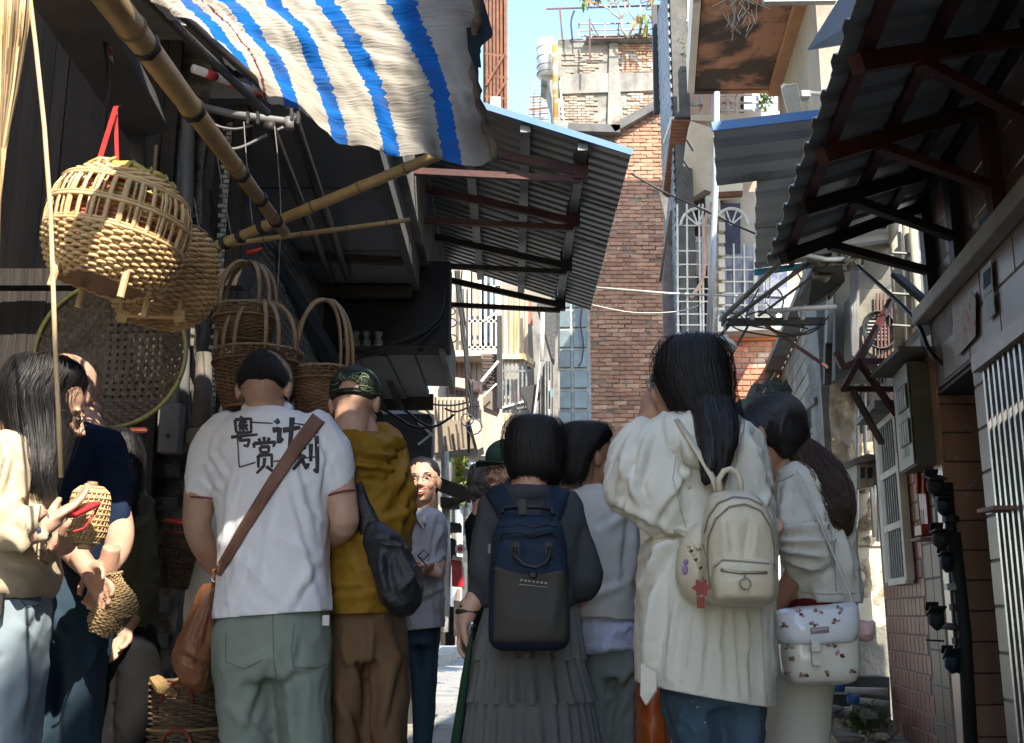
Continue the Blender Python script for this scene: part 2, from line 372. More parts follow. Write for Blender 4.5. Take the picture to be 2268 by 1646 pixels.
for u in (768, 788, 812, 838):
    b = MB(); b.tube([P(u,735,7.45), P(u,742,7.45), P(u,748,7.45), P(u,756,7.45), P(u,764,7.45)], [.03,.03,.018,.032,.03], 10); b.build('insulator', porc, t, smooth=True)
def cable(pts, D, r=.006, m=None, name='cable', parent=None, n=6, **k):
    """sagging polyline, Catmull-Rom through the points"""
    P3 = [P(p[0], p[1], p[2] if len(p) > 2 else D) for p in pts]
    out = []
    for i in range(len(P3)-1):
        a, b_, c, d = P3[max(i-1,0)], P3[i], P3[i+1], P3[min(i+2,len(P3)-1)]
        for s in range(6):
            q = s/6; out.append(.5*((2*b_)+(c-a)*q+(2*a-5*b_+4*c-d)*q*q+(3*b_-a-3*c+d)*q**3))
    out.append(P3[-1]); b = MB(); b.tube(out, r, n); return b.build(name, m or plastic_blk, parent, smooth=True, **k)
cable([(625,720),(700,745),(770,775),(840,770),(930,735),(975,700),(985,640)], 7.4, .008, parent=t)
cable([(700,760),(770,785),(870,760),(940,735),(972,705)], 7.4, .007, parent=t)
cable([(750,805),(850,780),(920,760),(975,715)], 7.4, .007, parent=t)
# ---- corrugated sheets
def corrugated(name, o, along, slope, L, W, pitch, h, m, parent, th=.004, label=None):
    """o corner; along = unit vector across the ribs, slope = unit vector along the ribs"""
    o = Vector(o); A = Vector(along).normalized(); Sx = Vector(slope).normalized(); n = A.cross(Sx).normalized()
    if n.z < 0: n = -n
    prof = []; k = 0; x = 0
    while x < L-1e-4:
        for f, hh in ((0,0), (.52,0), (.62,h), (.88,h)): 
            if x+f*pitch <= L: prof.append((x+f*pitch, hh))
        x += pitch
    prof.append((L, 0)); b = MB(); N = len(prof)
    ws = [0, W*.5, W]
    for side in (0, th):
        for w_ in ws:
            for (x, hh) in prof: b.v.append(o+A*x+Sx*w_+n*(hh+side))
    for s_ in range(2):
        for r in range(2):
            for i in range(N-1):
                a = s_*3*N+r*N+i; b.f.append((a, a+1, a+1+N, a+N))
    for i in range(N-1):
        b.f.append((i, i+1, 3*N+i+1, 3*N+i)); a = 2*N+i; b.f.append((a, a+1, 3*N+a+1, 3*N+a))
    return b.build(name, m, parent, label=label)
t = thing('metal_canopy', 'corrugated metal canopy with blue edge strip on dark brackets left of the brick wall', 'canopy')
edgeX, zE, sl = .70, 3.60, .34; ZW = lambda X: zE+(edgeX-X)*sl
SV = Vector((-1, 0, sl)).normalized()
y = 6.02
for k, L in enumerate((.84, .84, .84, .84)):
    corrugated('roof_sheet', (edgeX, y, ZW(edgeX)+.01*(k % 2)), (0,1,0), SV, L+.02, 1.55, .105, .022, corr_m, t); y += .84
b = MB(); b.beam(V(edgeX+.01, 6.0, ZW(edgeX)+.012), V(-.85, 6.0, ZW(-.85)+.012), .02, .040, up=(0,0,1)); b.build('fascia', blue_trim, t)
for X in (.42, .08, -.28, -.62):
    b = MB(); b.beam(V(X, 6.03, ZW(X)-.032), V(X, 9.35, ZW(X)-.032), .06, .045); b.build('purlin', steel_gry, t)
for i, Yb in enumerate((6.25, 7.1, 8.09, 9.17)):
    m_ = iron_red if i == 0 else (iron_red if i == 1 else iron_blk)
    xe = .42; ze = ZW(xe)-.10
    b = MB(); b.beam(V(xe, Yb, ze), V(-.70, Yb, ZW(-.70)-.22), .035, .05); b.build('bracket_top_chord', m_, t)
    b = MB(); b.beam(V(xe, Yb, ze-.05), V(-.70, Yb, ze-.05+.06), .035, .04); b.build('bracket_bottom_chord', m_, t)
    b = MB(); b.beam(V(-.70, Yb, ZW(-.70)-.2), V(-.70, Yb, ze-.02), .035, .035); b.build('bracket_post', m_, t)
    b = MB(); b.box((xe, Yb, ze+.03), (.09, .06, .16)); b.build('end_plate', m_, t)
cable([(925,525),(930,600),(935,700),(932,780)], 7.6, .02, iron_blk, 'down_wire', t)
# ---- right canopy
t = thing('lean_to_canopy', 'large dark corrugated canopy on maroon iron brackets over the right side wall', 'canopy')
ke = .121
def EC(Ye, z=3.08): return V(.803+ke*Ye, Ye, z)
def WC(Yw, z=3.72): return V(1.85+.135*Yw, Yw, z)
p_far = EC(6.45); q_far = WC(7.25)
y = 6.45
for k in range(12):
    L = .80; y0 = y-L; a = EC(y0, 3.08+.01*(k % 2)); bq = WC(y0+.8, 3.72+.01*(k % 2)); al = (EC(y)-EC(y0)).normalized()
    sv = (bq-a); corrugated('roof_sheet', a, al, sv, L+.03, sv.length, .26, .022, corr_d, t); y = y0
ed = EC(6.45)-EC(1.0)
for f, m_ in ((.10, iron_red), (.42, iron_red), (.74, iron_blk), (.97, iron_blk)):
    a = EC(-2.9).lerp(WC(-2.1), f); c = EC(6.40).lerp(WC(7.2), f)
    b = MB(); b.beam(a-V(0,0,.03), c-V(0,0,.03), .05, .05); b.build('purlin', m_, t)
for i, (ye, yw) in enumerate(((-2.5,-1.7),(-1.0,-.2),(.6,1.4),(1.9,2.75),(2.9,3.75),(3.80,4.68),(4.67,5.43),(5.34,6.21),(6.13,6.87))):
    m_ = iron_red if i < 7 else iron_blk
    a = EC(ye).lerp(WC(yw), .05)-V(0,0,.09); c = WC(yw)-V(.02,0,.10)
    b = MB(); b.beam(a, c, .06, .075); b.build('rafter', m_, t)
    lo = WC(yw, 3.02)-V(.03,0,0)
    s0 = a.lerp(c, .30)-V(0,0,.03); b = MB(); b.beam(s0, V(lo.x, lo.y, 3.16), .05, .05); b.build('strut', m_, t)
    b = MB(); b.beam(lo-V(0,0,.12), WC(yw)-V(.03,0,-.02), .07, .075, up=(0,1,0)); b.build('wall_post', m_, t)
# ---- further blue-edged canopy
t = thing('blue_edged_canopy', 'dark ribbed sheet canopy with bright blue front edge beyond the large right canopy', 'canopy')
al = (P(1600,605,9.5)-P(1580,283,6.5)).normalized()
o0 = P(1580,283,6.5); tr = P(1795,258,6.55); sv = (tr-o0).normalized()
LL = (P(1600,605,9.5)-o0).length
corrugated('roof_sheet', o0, al, sv, .98, 1.75, .327, .035, corr_d, t)
o1 = o0+al*.96+sv*.30+V(0,0,-.012)
corrugated('roof_sheet', o1, al, sv, 1.05, 1.45, .35, .035, corr_d, t)
corrugated('roof_sheet', o1+al*1.03+sv*.01+V(0,0,.006), al, sv, 1.05, 1.43, .35, .035, corr_d, t)
b = MB(); b.beam(o0-al*.015-sv*.01, o0+sv*1.75-al*.015, .02, .06); b.build('fascia', blue_trim, t)
bl2 = mat('blue_strip', (.02,.14,.22), (.02,.10,.16))
for k, (f, w_) in enumerate(((1.15,.55),(1.75,.62),(2.35,.5))):
    b = MB(); c = o0+al*f+sv*.78+V(0,0,-.035); b.beam(c, c+sv*w_, .05, .02); b.build('blue_batten', bl2, t)
b = MB(); c = o1+al*2.05+V(0,0,-.04); b.beam(c, c+sv*1.4, .04, .05); b.build('end_batten', bl2, t)
for f in (.35, 1.3):
    b = MB(); b.beam(o1+al*.05+sv*f-V(0,0,.03), o1+al*2.0+sv*f-V(0,0,.03), .045, .04); b.build('purlin', iron_blk, t)
# ---- tarp
tarp_m = bpy.data.materials.new('striped_tarp'); tarp_m.use_nodes = True; MATS['striped_tarp'] = tarp_m
N = tarp_m.node_tree.nodes; L = tarp_m.node_tree.links; pb = N['Principled BSDF']; pb.inputs['Roughness'].default_value = .5
def nd(tp, **kw):
    x = N.new(tp)
    for k, v in kw.items(): setattr(x, k, v)
    return x
def mth(op, a, b=None, c=None):
    x = nd('ShaderNodeMath', operation=op)
    for i, y in enumerate((a, b, c)):
        if y is None: continue
        if isinstance(y, (int, float)): x.inputs[i].default_value = y
        else: L.new(y, x.inputs[i])
    return x.outputs[0]
uv = nd('ShaderNodeTexCoord'); sx = nd('ShaderNodeSeparateXYZ'); L.new(uv.outputs['UV'], sx.inputs[0])
nzt = nd('ShaderNodeTexNoise'); nzt.inputs['Scale'].default_value = 22; nzt.inputs['Detail'].default_value = 3; nzt.noise_dimensions = '1D'
L.new(mth('MULTIPLY', sx.outputs[1], 1.6), nzt.inputs['W'])
s_ = mth('ADD', sx.outputs[0], mth('MULTIPLY', mth('SUBTRACT', nzt.outputs[0], .5), .14))
fr = mth('FRACT', mth('ADD', s_, 10)); blue = mth('LESS_THAN', fr, .31)
geo = nd('ShaderNodeNewGeometry')
n1 = nd('ShaderNodeTexNoise'); n1.inputs['Scale'].default_value = 5; n1.inputs['Detail'].default_value = 8; L.new(geo.outputs['Position'], n1.inputs['Vector'])
mx = nd('ShaderNodeMix', data_type='RGBA'); mx.inputs['A'].default_value = (.68,.62,.52,1); mx.inputs['B'].default_value = (.02,.19,.66,1); L.new(blue, mx.inputs['Factor'])
# red-brown stripe near the left hem and dirt towards the right hem (both part of the cloth)
red = mth('LESS_THAN', mth('ABSOLUTE', mth('SUBTRACT', s_, -.40)), .035)
mr_ = nd('ShaderNodeMix', data_type='RGBA'); L.new(mx.outputs['Result'], mr_.inputs['A']); mr_.inputs['B'].default_value = (.22,.05,.07,1); L.new(red, mr_.inputs['Factor'])
d1 = nd('ShaderNodeMapRange'); L.new(mth('ADD', sx.outputs[0], mth('MULTIPLY', n1.outputs[0], 1.3)), d1.inputs['Value']); d1.inputs['From Min'].default_value = 3.85; d1.inputs['From Max'].default_value = 4.65; d1.inputs['To Max'].default_value = .8
n2 = nd('ShaderNodeTexNoise'); n2.inputs['Scale'].default_value = 9; n2.inputs['Detail'].default_value = 9; L.new(geo.outputs['Position'], n2.inputs['Vector'])
dd = nd('ShaderNodeMapRange'); L.new(n2.outputs[0], dd.inputs['Value']); dd.inputs['From Min'].default_value = .5; dd.inputs['From Max'].default_value = .8; dd.inputs['To Max'].default_value = .55
md = nd('ShaderNodeMix', data_type='RGBA'); L.new(mr_.outputs['Result'], md.inputs['A']); md.inputs['B'].default_value = (.14,.10,.075,1); L.new(mth('MAXIMUM', d1.outputs[0], dd.outputs[0]), md.inputs['Factor'])
# mould blotch at the lower edge
vd = nd('ShaderNodeVectorMath', operation='DISTANCE'); L.new(uv.outputs['UV'], vd.inputs[0]); vd.inputs[1].default_value = (2.88, .10, 0)
mo = nd('ShaderNodeMapRange'); L.new(mth('ADD', vd.outputs['Value'], mth('MULTIPLY', mth('SUBTRACT', n2.outputs[0], .5), .5)), mo.inputs['Value']); mo.inputs['From Min'].default_value = .22; mo.inputs['From Max'].default_value = .0; mo.inputs['To Max'].default_value = .85
mm_ = nd('ShaderNodeMix', data_type='RGBA'); L.new(md.outputs['Result'], mm_.inputs['A']); mm_.inputs['B'].default_value = (.06,.05,.02,1); L.new(mo.outputs[0], mm_.inputs['Factor'])
L.new(mm_.outputs['Result'], pb.inputs['Base Color'])
wv = nd('ShaderNodeTexNoise'); wv.inputs['Scale'].default_value = 1; wv.inputs['Detail'].default_value = 4
mp = nd('ShaderNodeMapping'); mp.inputs['Scale'].default_value = (2, 60, 1); L.new(uv.outputs['UV'], mp.inputs[0]); L.new(mp.outputs[0], wv.inputs['Vector'])
bp = nd('ShaderNodeBump'); bp.inputs['Distance'].default_value = .004; L.new(wv.outputs[0], bp.inputs['Height']); L.new(bp.outputs[0], pb.inputs['Normal'])
tl = nd('ShaderNodeBsdfTranslucent'); L.new(mm_.outputs['Result'], tl.inputs['Color']); L.new(bp.outputs[0], tl.inputs['Normal'])
ms = nd('ShaderNodeMixShader'); ms.inputs[0].default_value = .68; L.new(pb.outputs[0], ms.inputs[1]); L.new(tl.outputs[0], ms.inputs[2]); L.new(ms.outputs[0], N['Material Output'].inputs[0])
cols = [(-1.6,(330,0),(500,140)),(-1.0,(383,0),(535,165)),(-.7,(424,0),(560,188)),(0,(477,0),(631,235)),(.31,(520,0),(663,260)),(1,(589,0),(736,300)),(1.31,(625,0),(773,318)),(2,(698,0),(852,341)),
        (2.31,(740,0),(888,347)),(3,(854,0),(982,357)),(3.31,(912,0),(1025,357)),(3.6,(985,0),(1068,354)),(3.9,(1062,0),(1097,345))]
def tarp_pt(s, q):       # s stripe coordinate, q 0 at lower hem .. 1 frame top, > 1 behind
    for i in range(len(cols)-1):
        if s <= cols[i+1][0]+1e-6: break
    f = (s-cols[i][0])/(cols[i+1][0]-cols[i][0])
    T = V(*cols[i][1]).lerp(V(*cols[i+1][1]), f) if False else tuple(cols[i][1][k]*(1-f)+cols[i+1][1][k]*f for k in (0,1))
    B_ = tuple(cols[i][2][k]*(1-f)+cols[i+1][2][k]*f for k in (0,1))
    Yb = 2.84+.02*(s+1.6); Yt = 2.22+.03*s
    qq = min(q, 1); bow = 26*math.sin(math.pi*qq)*(1 if s < 3.2 else max(-1, 1-(s-3.2)*3.6))
    p = P(B_[0]*(1-qq)+T[0]*qq+bow, B_[1]*(1-qq)+T[1]*qq, Yb*(1-qq)+Yt*qq)
    if q > 1: 
        p = p+V(-.02*(s-1), -1, .10)*(q-1)*1.9
    p.z += .006*math.sin(q*9+s*1.2)+.007*noise.noise(V(s*1.2, q*14, 3))+.03*noise.noise(V(s*1.3, q*3, 0))+.008*noise.noise(V(s*5+q*3, q*8, 5))
    if s > 3.3: p.y += .01*math.sin(q*11)*(s-3.3)
    return p
t = thing('striped_tarp', 'blue and cream striped tarpaulin sagging overhead from the bamboo poles', 'tarpaulin')
b = MB(); NU, NV = 90, 44
b.grid(lambda a, c: tarp_pt(-1.6+5.5*a, 1.12*c), NU, NV)
o = b.build('tarp_sheet', tarp_m, t, smooth=True, fix=False)
uvl = o.data.uv_layers.new(name='UVMap')
for p in o.data.polygons:
    for li, vi in zip(p.loop_indices, p.vertices):
        i, j = vi % (NU+1), vi//(NU+1); uvl.data[li].uv = (-1.6+5.5*i/NU, 1.12*j/NV)
hem = mat('tarp_hem', (.30,.26,.22), (.15,.12,.10), sc=20)
b = MB(); b.tube([tarp_pt(3.9, k/30*1.1)+V(.003*math.sin(k*1.1),0,-.004) for k in range(31)], [.011+.003*math.sin(k*1.7) for k in range(31)], 8); b.build('rolled_hem', hem, t, smooth=True)
fl = mat('navy_cloth', (.02,.045,.075), (.012,.02,.03), sc=6, trans=.15)
fp = [(1030,0),(1062,-30),(1092,75),(1088,84),(1068,100),(1062,112),(1066,150),(1052,150),(1036,110),(1032,40)]
b = MB(); b.plate([P(u,v,2.42+.1*(v/150)) for u,v in fp], .006); b.build('cloth_flap', fl, t)
b = MB(); b.tube([P(320,-30,2.15),P(387,19,2.3),P(627,233,3.0)], .011, 8); b.build('edge_rod', iron_blk, t, smooth=True)
b = MB(); b.tube([P(300,-30,2.15),P(387,56,2.35),P(592,250,3.25)], .012, 8); b.build('edge_rod', iron_blk, t, smooth=True)
for (a, c, l) in (((597,278,3.6),(735,622,7.1),1), ((650,262,3.7),(772,622,7.1),2)):
    b = MB(); b.tube([P(*a), P(*c)], .022, 8); b.build('stay_rod', iron_blk, None, smooth=True, label='%s slanting black stay rod under the dark soffit' % ('left' if l == 1 else 'right'), cat='rod')
b = MB()
for (u, v) in ((548,262),(570,262),(660,262),(645,255)): b.tube([P(u,v-14,3.1),P(u+2,v,3.1),P(u,v+12,3.1)], .006, 5)
b.build('tie_cord', mat('white_cord', (.6,.56,.5)), t)
# ---- bamboo poles
def bamboo_pole(name, label, a, c, r0, r1, nodes, bend=.0, taper_end=True):
    t = thing(name, label, 'bamboo pole', 'bamboo poles'); a = P(*a); c = P(*c); L_ = (c-a)
    pts, rr = [], []; K = 60
    nodepos = [ (i+.5)/nodes + random.uniform(-.015,.015) for i in range(nodes)]
    side = L_.cross(V(0,1,0)).normalized()
    for i in range(K+1):
        f = i/K; p = a+L_*f+side*bend*math.sin(math.pi*f); r = r0*(1-f)+r1*f
        dn = min(abs(f-n_) for n_ in nodepos)*L_.length
        pts.append(p); rr.append(r*(1+.12*math.exp(-(dn/.008)**2)))
    b = MB(); b.tube(pts, rr, 12); b.build('culm', bamboo, t, smooth=True)
    for n_ in nodepos:
        f = n_; p = a+L_*f+side*bend*math.sin(math.pi*f); r = (r0*(1-f)+r1*f)*1.13; d = L_.normalized()
        b = MB(); b.tube([p-d*.003, p+d*.003], r, 12); b.build('node_ring', bamboo_node, t, smooth=True)
    return t, a, L_
def binding(t, p, d, r):
    b = MB(); d = d.normalized(); u = d.orthogonal().normalized(); w_ = d.cross(u)
    pts = [p+d*(-.008+.016*k/40)+(u*math.cos(k*.9)+w_*math.sin(k*.9))*(r+.003) for k in range(41)]
    b.tube(pts, .003, 5); b.build('wire_binding', iron_blk, t, smooth=True)
pA = bamboo_pole('bamboo_pole', 'thick bamboo pole running down from the top left corner to the crossing', (215,-40,2.0), (632,518,3.3), .034, .0165, 4)
for f in (.18, .40, .67, .80, .92): binding(pA[0], pA[1]+pA[2]*f, pA[2], .034*(1-f)+.0165*f)
pB = bamboo_pole('bamboo_pole', 'long bamboo pole rising right to the hanging tarp corner', (440,562,3.45), (1082,297,2.98), .0175, .0165, 6)
for f in (.10, .16, .24, .93, .99): binding(pB[0], pB[1]+pB[2]*f, pB[2], .018)
pC = bamboo_pole('bamboo_pole', 'thin short bamboo pole ending in mid air below the long one', (452,548,3.55), (908,487,3.42), .010, .0075, 5)
b = MB(); b.tube([P(428,232,3.9), P(520,254,3.8), P(640,270,3.7)], .015, 10); b.tube([P(640,262,3.7),P(641,286,3.7)], .018, 10)
b.build('conduit_pipe', pvc_dk, None, smooth=True, label='grey conduit pipe under the left tarp hem with loops of wire', cat='pipe')
o = cable([(440,250),(470,310),(520,330),(590,300),(628,282)], 3.8, .006, pvc_dk, 'loose_wire', bpy.data.objects['conduit_pipe'])
cable([(448,252),(480,278),(520,286),(560,278)], 3.8, .005, pvc_dk, 'loose_wire', bpy.data.objects['conduit_pipe'])
b = MB(); b.tube([P(428,152,2.9), P(500,178,3.0), P(640,232,3.2)], .013, 10)
o = b.build('striped_barrier_pole', mat('barrier_white', (.7,.66,.62)), None, smooth=True, label='red and white striped pole behind the left hem of the tarp', cat='pole')
bred = mat('barrier_red', (.55,.05,.05))
for f in (.12, .36, .60, .84):
    p = P(428,152,2.9).lerp(P(640,232,3.2), f); q = P(428,152,2.9).lerp(P(640,232,3.2), f+.1); b = MB(); b.tube([p,q], .0136, 10); b.build('red_band', bred, o, smooth=True)
tw = [[(608,280),(616,360),(622,480),(615,640)],[(540,270),(548,380),(560,500)],[(480,340),(495,430),(512,520)],[(430,440),(450,560),(470,640)]]
wl = ['longest thin wire dangling past the bamboo crossing','short thin wire dangling left of the bamboo crossing','thin wire hanging beside the mosaic wall','thin wire hanging across the dark post']
for k, pts in enumerate(tw): cable(pts, 3.6, .0022, pvc_dk, 'dangling_wire', label=wl[k], cat='wire', group='thin dangling wires')

t = thing('shade_deck', 'added board awning out of view, shading the tray and handled baskets', 'awning')  # unseen deck added to keep the sun off the tray and handled baskets
for k in range(8):
    b = MB(); b.box((-1.25, 2.26+k*.118, 2.94+.004*(k % 2)), (2.6, .112, .022)); b.build('board', wood_dk, t)
for x in (-2.4, -1.2, -.05):
    b = MB(); b.box((x, 2.67, 2.90), (.05, .96, .05)); b.build('joist', wood_dk, t)
# ================================================================ CENTRE: brick house, glass-block tower, roof house
def wallat(Y): 
    return lambda u, v: P(u, v, Y)
def poly(name, pts, D, th, m, parent=None, **k):
    b = MB(); b.plate([P(p[0], p[1], p[2] if len(p) > 2 else D) for p in pts], th, n=(0,1,0)); return b.build(name, m, parent, **k)
def pole(name, pts, D, r, m, parent=None, n=8, **k):
    b = MB(); b.tube([P(p[0], p[1], p[2] if len(p) > 2 else D) for p in pts], r, n); return b.build(name, m, parent, smooth=True, **k)
def bar(name, a, c, D, w, m, parent=None, h=None, **k):
    b = MB(); b.beam(P(a[0],a[1],a[2] if len(a) > 2 else D), P(c[0],c[1],c[2] if len(c) > 2 else D), w, h); return b.build(name, m, parent, **k)
def inpoly(x, y, pts):
    r = False; n = len(pts)
    for i in range(n):
        a, b = pts[i], pts[(i+1) % n]
        if (a[1] > y) != (b[1] > y) and x < (b[0]-a[0])*(y-a[1])/(b[1]-a[1])+a[0]: r = not r
    return r
t = thing('brick_house', 'tall worn red brick house wall in the middle of the alley', 'house')
D = 20.0; Lx, Rx = P(1305,900,D).x, P(1486,600,D).x
ztop = P(1380,262,D).z
prof = [(Lx-.25, -1), (Rx+1.5, -1), (Rx+1.5, P(1462,225,D).z), (P(1455,228,D).x, P(1455,228,D).z), (P(1365,272,D).x, P(1365,272,D).z), (P(1362,296,D).x, P(1362,296,D).z), (Lx-.35, P(1262,298,D).z)]
b = MB(); b.plate([V(x, D+.03, z) for x, z in prof], .5, n=(0,1,0)); b.build('wall', mortar, t)
zb = P(1305,955,D).z
lay(t, (Lx-.3, D+.03, zb), (1,0,0), (0,0,1), Rx-Lx+.5, ztop-zb+.6, .25, .082, .013, None, 'brick', .028, inside=lambda x, z: inpoly(Lx-.3+x, zb+z, prof), mats=brick_m, limit=300, prox=.03, jitter=.011, skip=.04, vis=lambda u, v: (v > 380 or u > 1380) and not (u < 1400 and v < 690 and u < 1400-(v-350)*.28) and u < 1475)
bar('coping', (1356,292), (1462,232), D-.05, .3, plaster_dk, t, h=.16)
bar('coping', (1258,288), (1372,292), D-.05, .3, plaster_dk, t, h=.16)
poly('stain_patch', [(1262,300),(1362,298),(1360,350),(1330,385),(1290,360)], D-.015, .02, mat('black_mould', (.05,.045,.04), (.12,.07,.05), sc=5, bump=.8), t)
# glass block stair tower
t = thing('glass_block_tower', 'grey stairwell of large square glass blocks left of the brick house', 'stair tower')
D = 18.6; gb = mat('glass_block', (.16,.20,.20), (.11,.14,.14), sc=5, rough=.18, bump=.25, bsc=9, rnd=.16)
jn = mat('pale_joint', (.42,.43,.41), (.28,.29,.28), sc=6)
x0, x1 = P(1232,800,D).x, P(1303,800,D).x; z0, z1 = P(1260,1000,D).z, P(1260,640,D).z
b = MB(); b.box(((x0+x1)/2, D+.25, z1/2+1), (x1-x0+.08, .4, z1+2-.0)); b.build('tower_core', jn, t)
w_ = (x1-x0)/2; hN = 8; hh = (z1-z0)/hN
for r in range(hN):
    for c in range(2):
        b = MB(); b.box((x0+w_*(c+.5), D+.04, z0+hh*(r+.5)), (w_-.045, .06, hh-.05)); b.build('glass_block', gb, t, bevel=.012)
pole('white_pipe', [(1229,775),(1228,960)], D-.2, .035, mat('yellowed_pipe', (.62,.55,.38)), t)
cable([(1290,672),(1286,720),(1292,760),(1288,800),(1280,810)], D-.15, .012, iron_blk, parent=t)
# roof-top house far back
t = thing('rooftop_house', 'weathered block of patchy brick and cement under the sky', 'house')
D = 30.0
cem = mat('weathered_cement', (.27,.255,.22), (.18,.17,.148), sc=1.6, bump=1, bsc=10, c3=(.10,.095,.08), t3=(.55,.63), sc3=.9, stretch=(1,1,1.3))
prof = [(1200,92),(1210,90),(1300,85),(1455,82),(1500,82),(1500,520),(1230,520),(1226,300),(1222,215),(1212,180),(1200,175)]
poly('house_wall', prof, D+.1, 1.2, cem, t)
def brickfield(root, poly_, D, mats, bw=.25, bh=.085, th=.02, limit=0, **k):
    xs = [P(u,v,D).x for u, v in poly_]; zs = [P(u,v,D).z for u, v in poly_]
    pw = [(P(u,v,D).x, P(u,v,D).z) for u, v in poly_]
    lay(root, (min(xs), D, min(zs)), (1,0,0), (0,0,1), max(xs)-min(xs), max(zs)-min(zs), bw, bh, .014, None, 'brick', th, inside=lambda x, z: inpoly(min(xs)+x, min(zs)+z, pw), mats=mats, limit=limit, **k)
pale_b = [mat('brick_salmon', (.36,.19,.12), (.28,.155,.10), sc=7, bump=.8, rnd=.25, c3=(.40,.36,.30), t3=(.5,.6), sc3=2.5), mat('brick_bleached', (.30,.26,.21), (.24,.175,.13), sc=7, bump=.8, rnd=.2)]
brickfield(t, [(1368,100),(1455,96),(1455,160),(1368,166)], D+.08, pale_b[:1], limit=60, skip=.08)
brickfield(t, [(1395,200),(1456,188),(1456,262),(1382,300),(1380,240)], D+.08, pale_b, limit=60, skip=.1)
brickfield(t, [(1242,208),(1320,204),(1325,300),(1242,300)], D+.08, pale_b[1:], limit=60, skip=.15)
brickfield(t, [(1245,120),(1330,115),(1335,175),(1245,180)], D+.08, pale_b[1:], limit=40, skip=.35)
poly('cement_band', [(1240,165),(1456,160),(1456,200),(1240,208)], D, .12, mat('black_streak_cement', (.14,.13,.115), (.30,.28,.24), sc=2, bump=.8, stretch=(1,1,.5)), t)
poly('cement_column', [(1350,95),(1368,95),(1380,300),(1345,300)], D-.02, .12, cem, t)
bar('roof_coping', (1298,87), (1456,84), D-.1, .35, plaster_gry, t, h=.14)
tw_ = mat('white_tile_curved', (.55,.55,.54), (.42,.42,.42), sc=5, rough=.3)
b = MB(); b.tube([P(1212,92,30.2), P(1214,170,30.2)], .32, 20); b.build('curved_bay', tw_, t, smooth=True)
for v in (110,130,150,165):
    b = MB(); b.tube([P(1212,v,30.2), P(1212,v+1.4,30.2)], .325, 20); b.build('tile_joint', grout_dk, t)
pole('rust_stained_pipe', [(1228,95),(1230,200),(1230,295)], 29.6, .075, mat('rust_white_pipe', (.62,.56,.46), (.5,.42,.3), sc=3, c3=(.45,.17,.04), t3=(.47,.55), sc3=1.6), t)
pole('white_wire', [(1240,180),(1247,260),(1258,300)], 29.5, .03, mat('white_cord', (.6,.56,.5)), t)
t = thing('roof_railing', 'rusty rooftop railing and pipe frame against the sky', 'railing')
for v in (54, 68, 80): bar('rail', (1282,v), (1456,v-4), 29.7, .035, steel_gry, t)
for u in (1282,1310,1340,1370,1400,1430): bar('baluster', (u,52), (u,84), 29.7, .035, steel_gry, t)
bar('tall_post', (1240,20), (1246,90), 29.6, .05, iron_red, t); bar('tall_post', (1306,42), (1306,140), 29.4, .05, iron_red, t)
bar('cross_pipe', (1210,20), (1460,12), 29.6, .04, iron_red, t)
cable([(1272,24),(1265,48),(1268,88)], 29.6, .03, iron_blk, 'hanging_wire', t)
bar('shadowed_stay', (1310,52), (1328,84), 29.6, .03, iron_red, t)
for v in (86,): bar('kerb_rail', (1300,v), (1456,v-3), 29.55, .04, iron_red, t)
# frangipani
t = thing('frangipani_tree', 'bare-branched rooftop shrub with a few long green leaves against the sky', 'shrub')
bark = mat('pale_bark', (.36,.33,.27), (.26,.23,.19), sc=6, bump=.3)
def br(p, q, r, depth):
    b = MB(); mid = (V(*p)+V(*q))/2+V(random.uniform(-.1,.1),0,random.uniform(-.05,.05)); b.tube([p, mid, q], [r, r*.85, r*.7], 6); b.build('branch', bark, t, smooth=True)
base = P(1392,84,29.5)
tips = []
def grow(p, d, ln, r, k):
    q = p+d*ln; br(p, q, r, k)
    if k == 0: tips.append((q, d)); return
    for s_ in random.sample((-1,0,1), 2 if k < 3 else 3):
        a = s_*R(38)+R(random.uniform(-14,14)); nd_ = V(d.x*math.cos(a)-d.z*math.sin(a), d.y+random.uniform(-.3,.3), d.x*math.sin(a)+d.z*math.cos(a)+.1).normalized()
        grow(q, nd_, ln*random.uniform(.7,.9), r*.72, k-1)
grow(base, V(-.35,0,1).normalized(), .65, .05, 4); grow(base, V(.4,0,1).normalized(), .6, .045, 3)
leaf_m = [mat('leaf_green', (.16,.26,.05), (.10,.18,.03), sc=5, trans=.3, rough=.45), mat('leaf_yellowing', (.36,.24,.06), (.30,.14,.05), sc=5, trans=.3, rough=.45)]
leafme = []
for m_ in leaf_m:
    b = MB(); b.grid(lambda s, q: V((s-.5)*.11*math.sin(math.pi*min(.98,q*.95+.03))*1.1, .02*abs(s-.5)*4, -q*.42-.0), 2, 6); leafme.append(b.mesh('leaf', m_))
for (q, d) in tips[::2]:
    for k in range(random.choice((3,4,5))):
        o = link('leaf', random.choice(leafme+leafme[:1]), t); o.location = q
        o.rotation_euler = (random.uniform(-.9,.6), random.uniform(-1.2,1.2), random.uniform(0,6.3)); sc = random.uniform(.6,1.1); o.scale = (sc,sc,sc)
for k in range(9):
    q = P(random.uniform(1395,1440), random.uniform(30,48), 29.3)
    o = link('leaf', random.choice(leafme), t); o.location = q; o.rotation_euler = (random.uniform(-.4,.4), random.uniform(-.9,.9), random.uniform(0,6.3)); o.scale = (1.3,1.3,1.3)
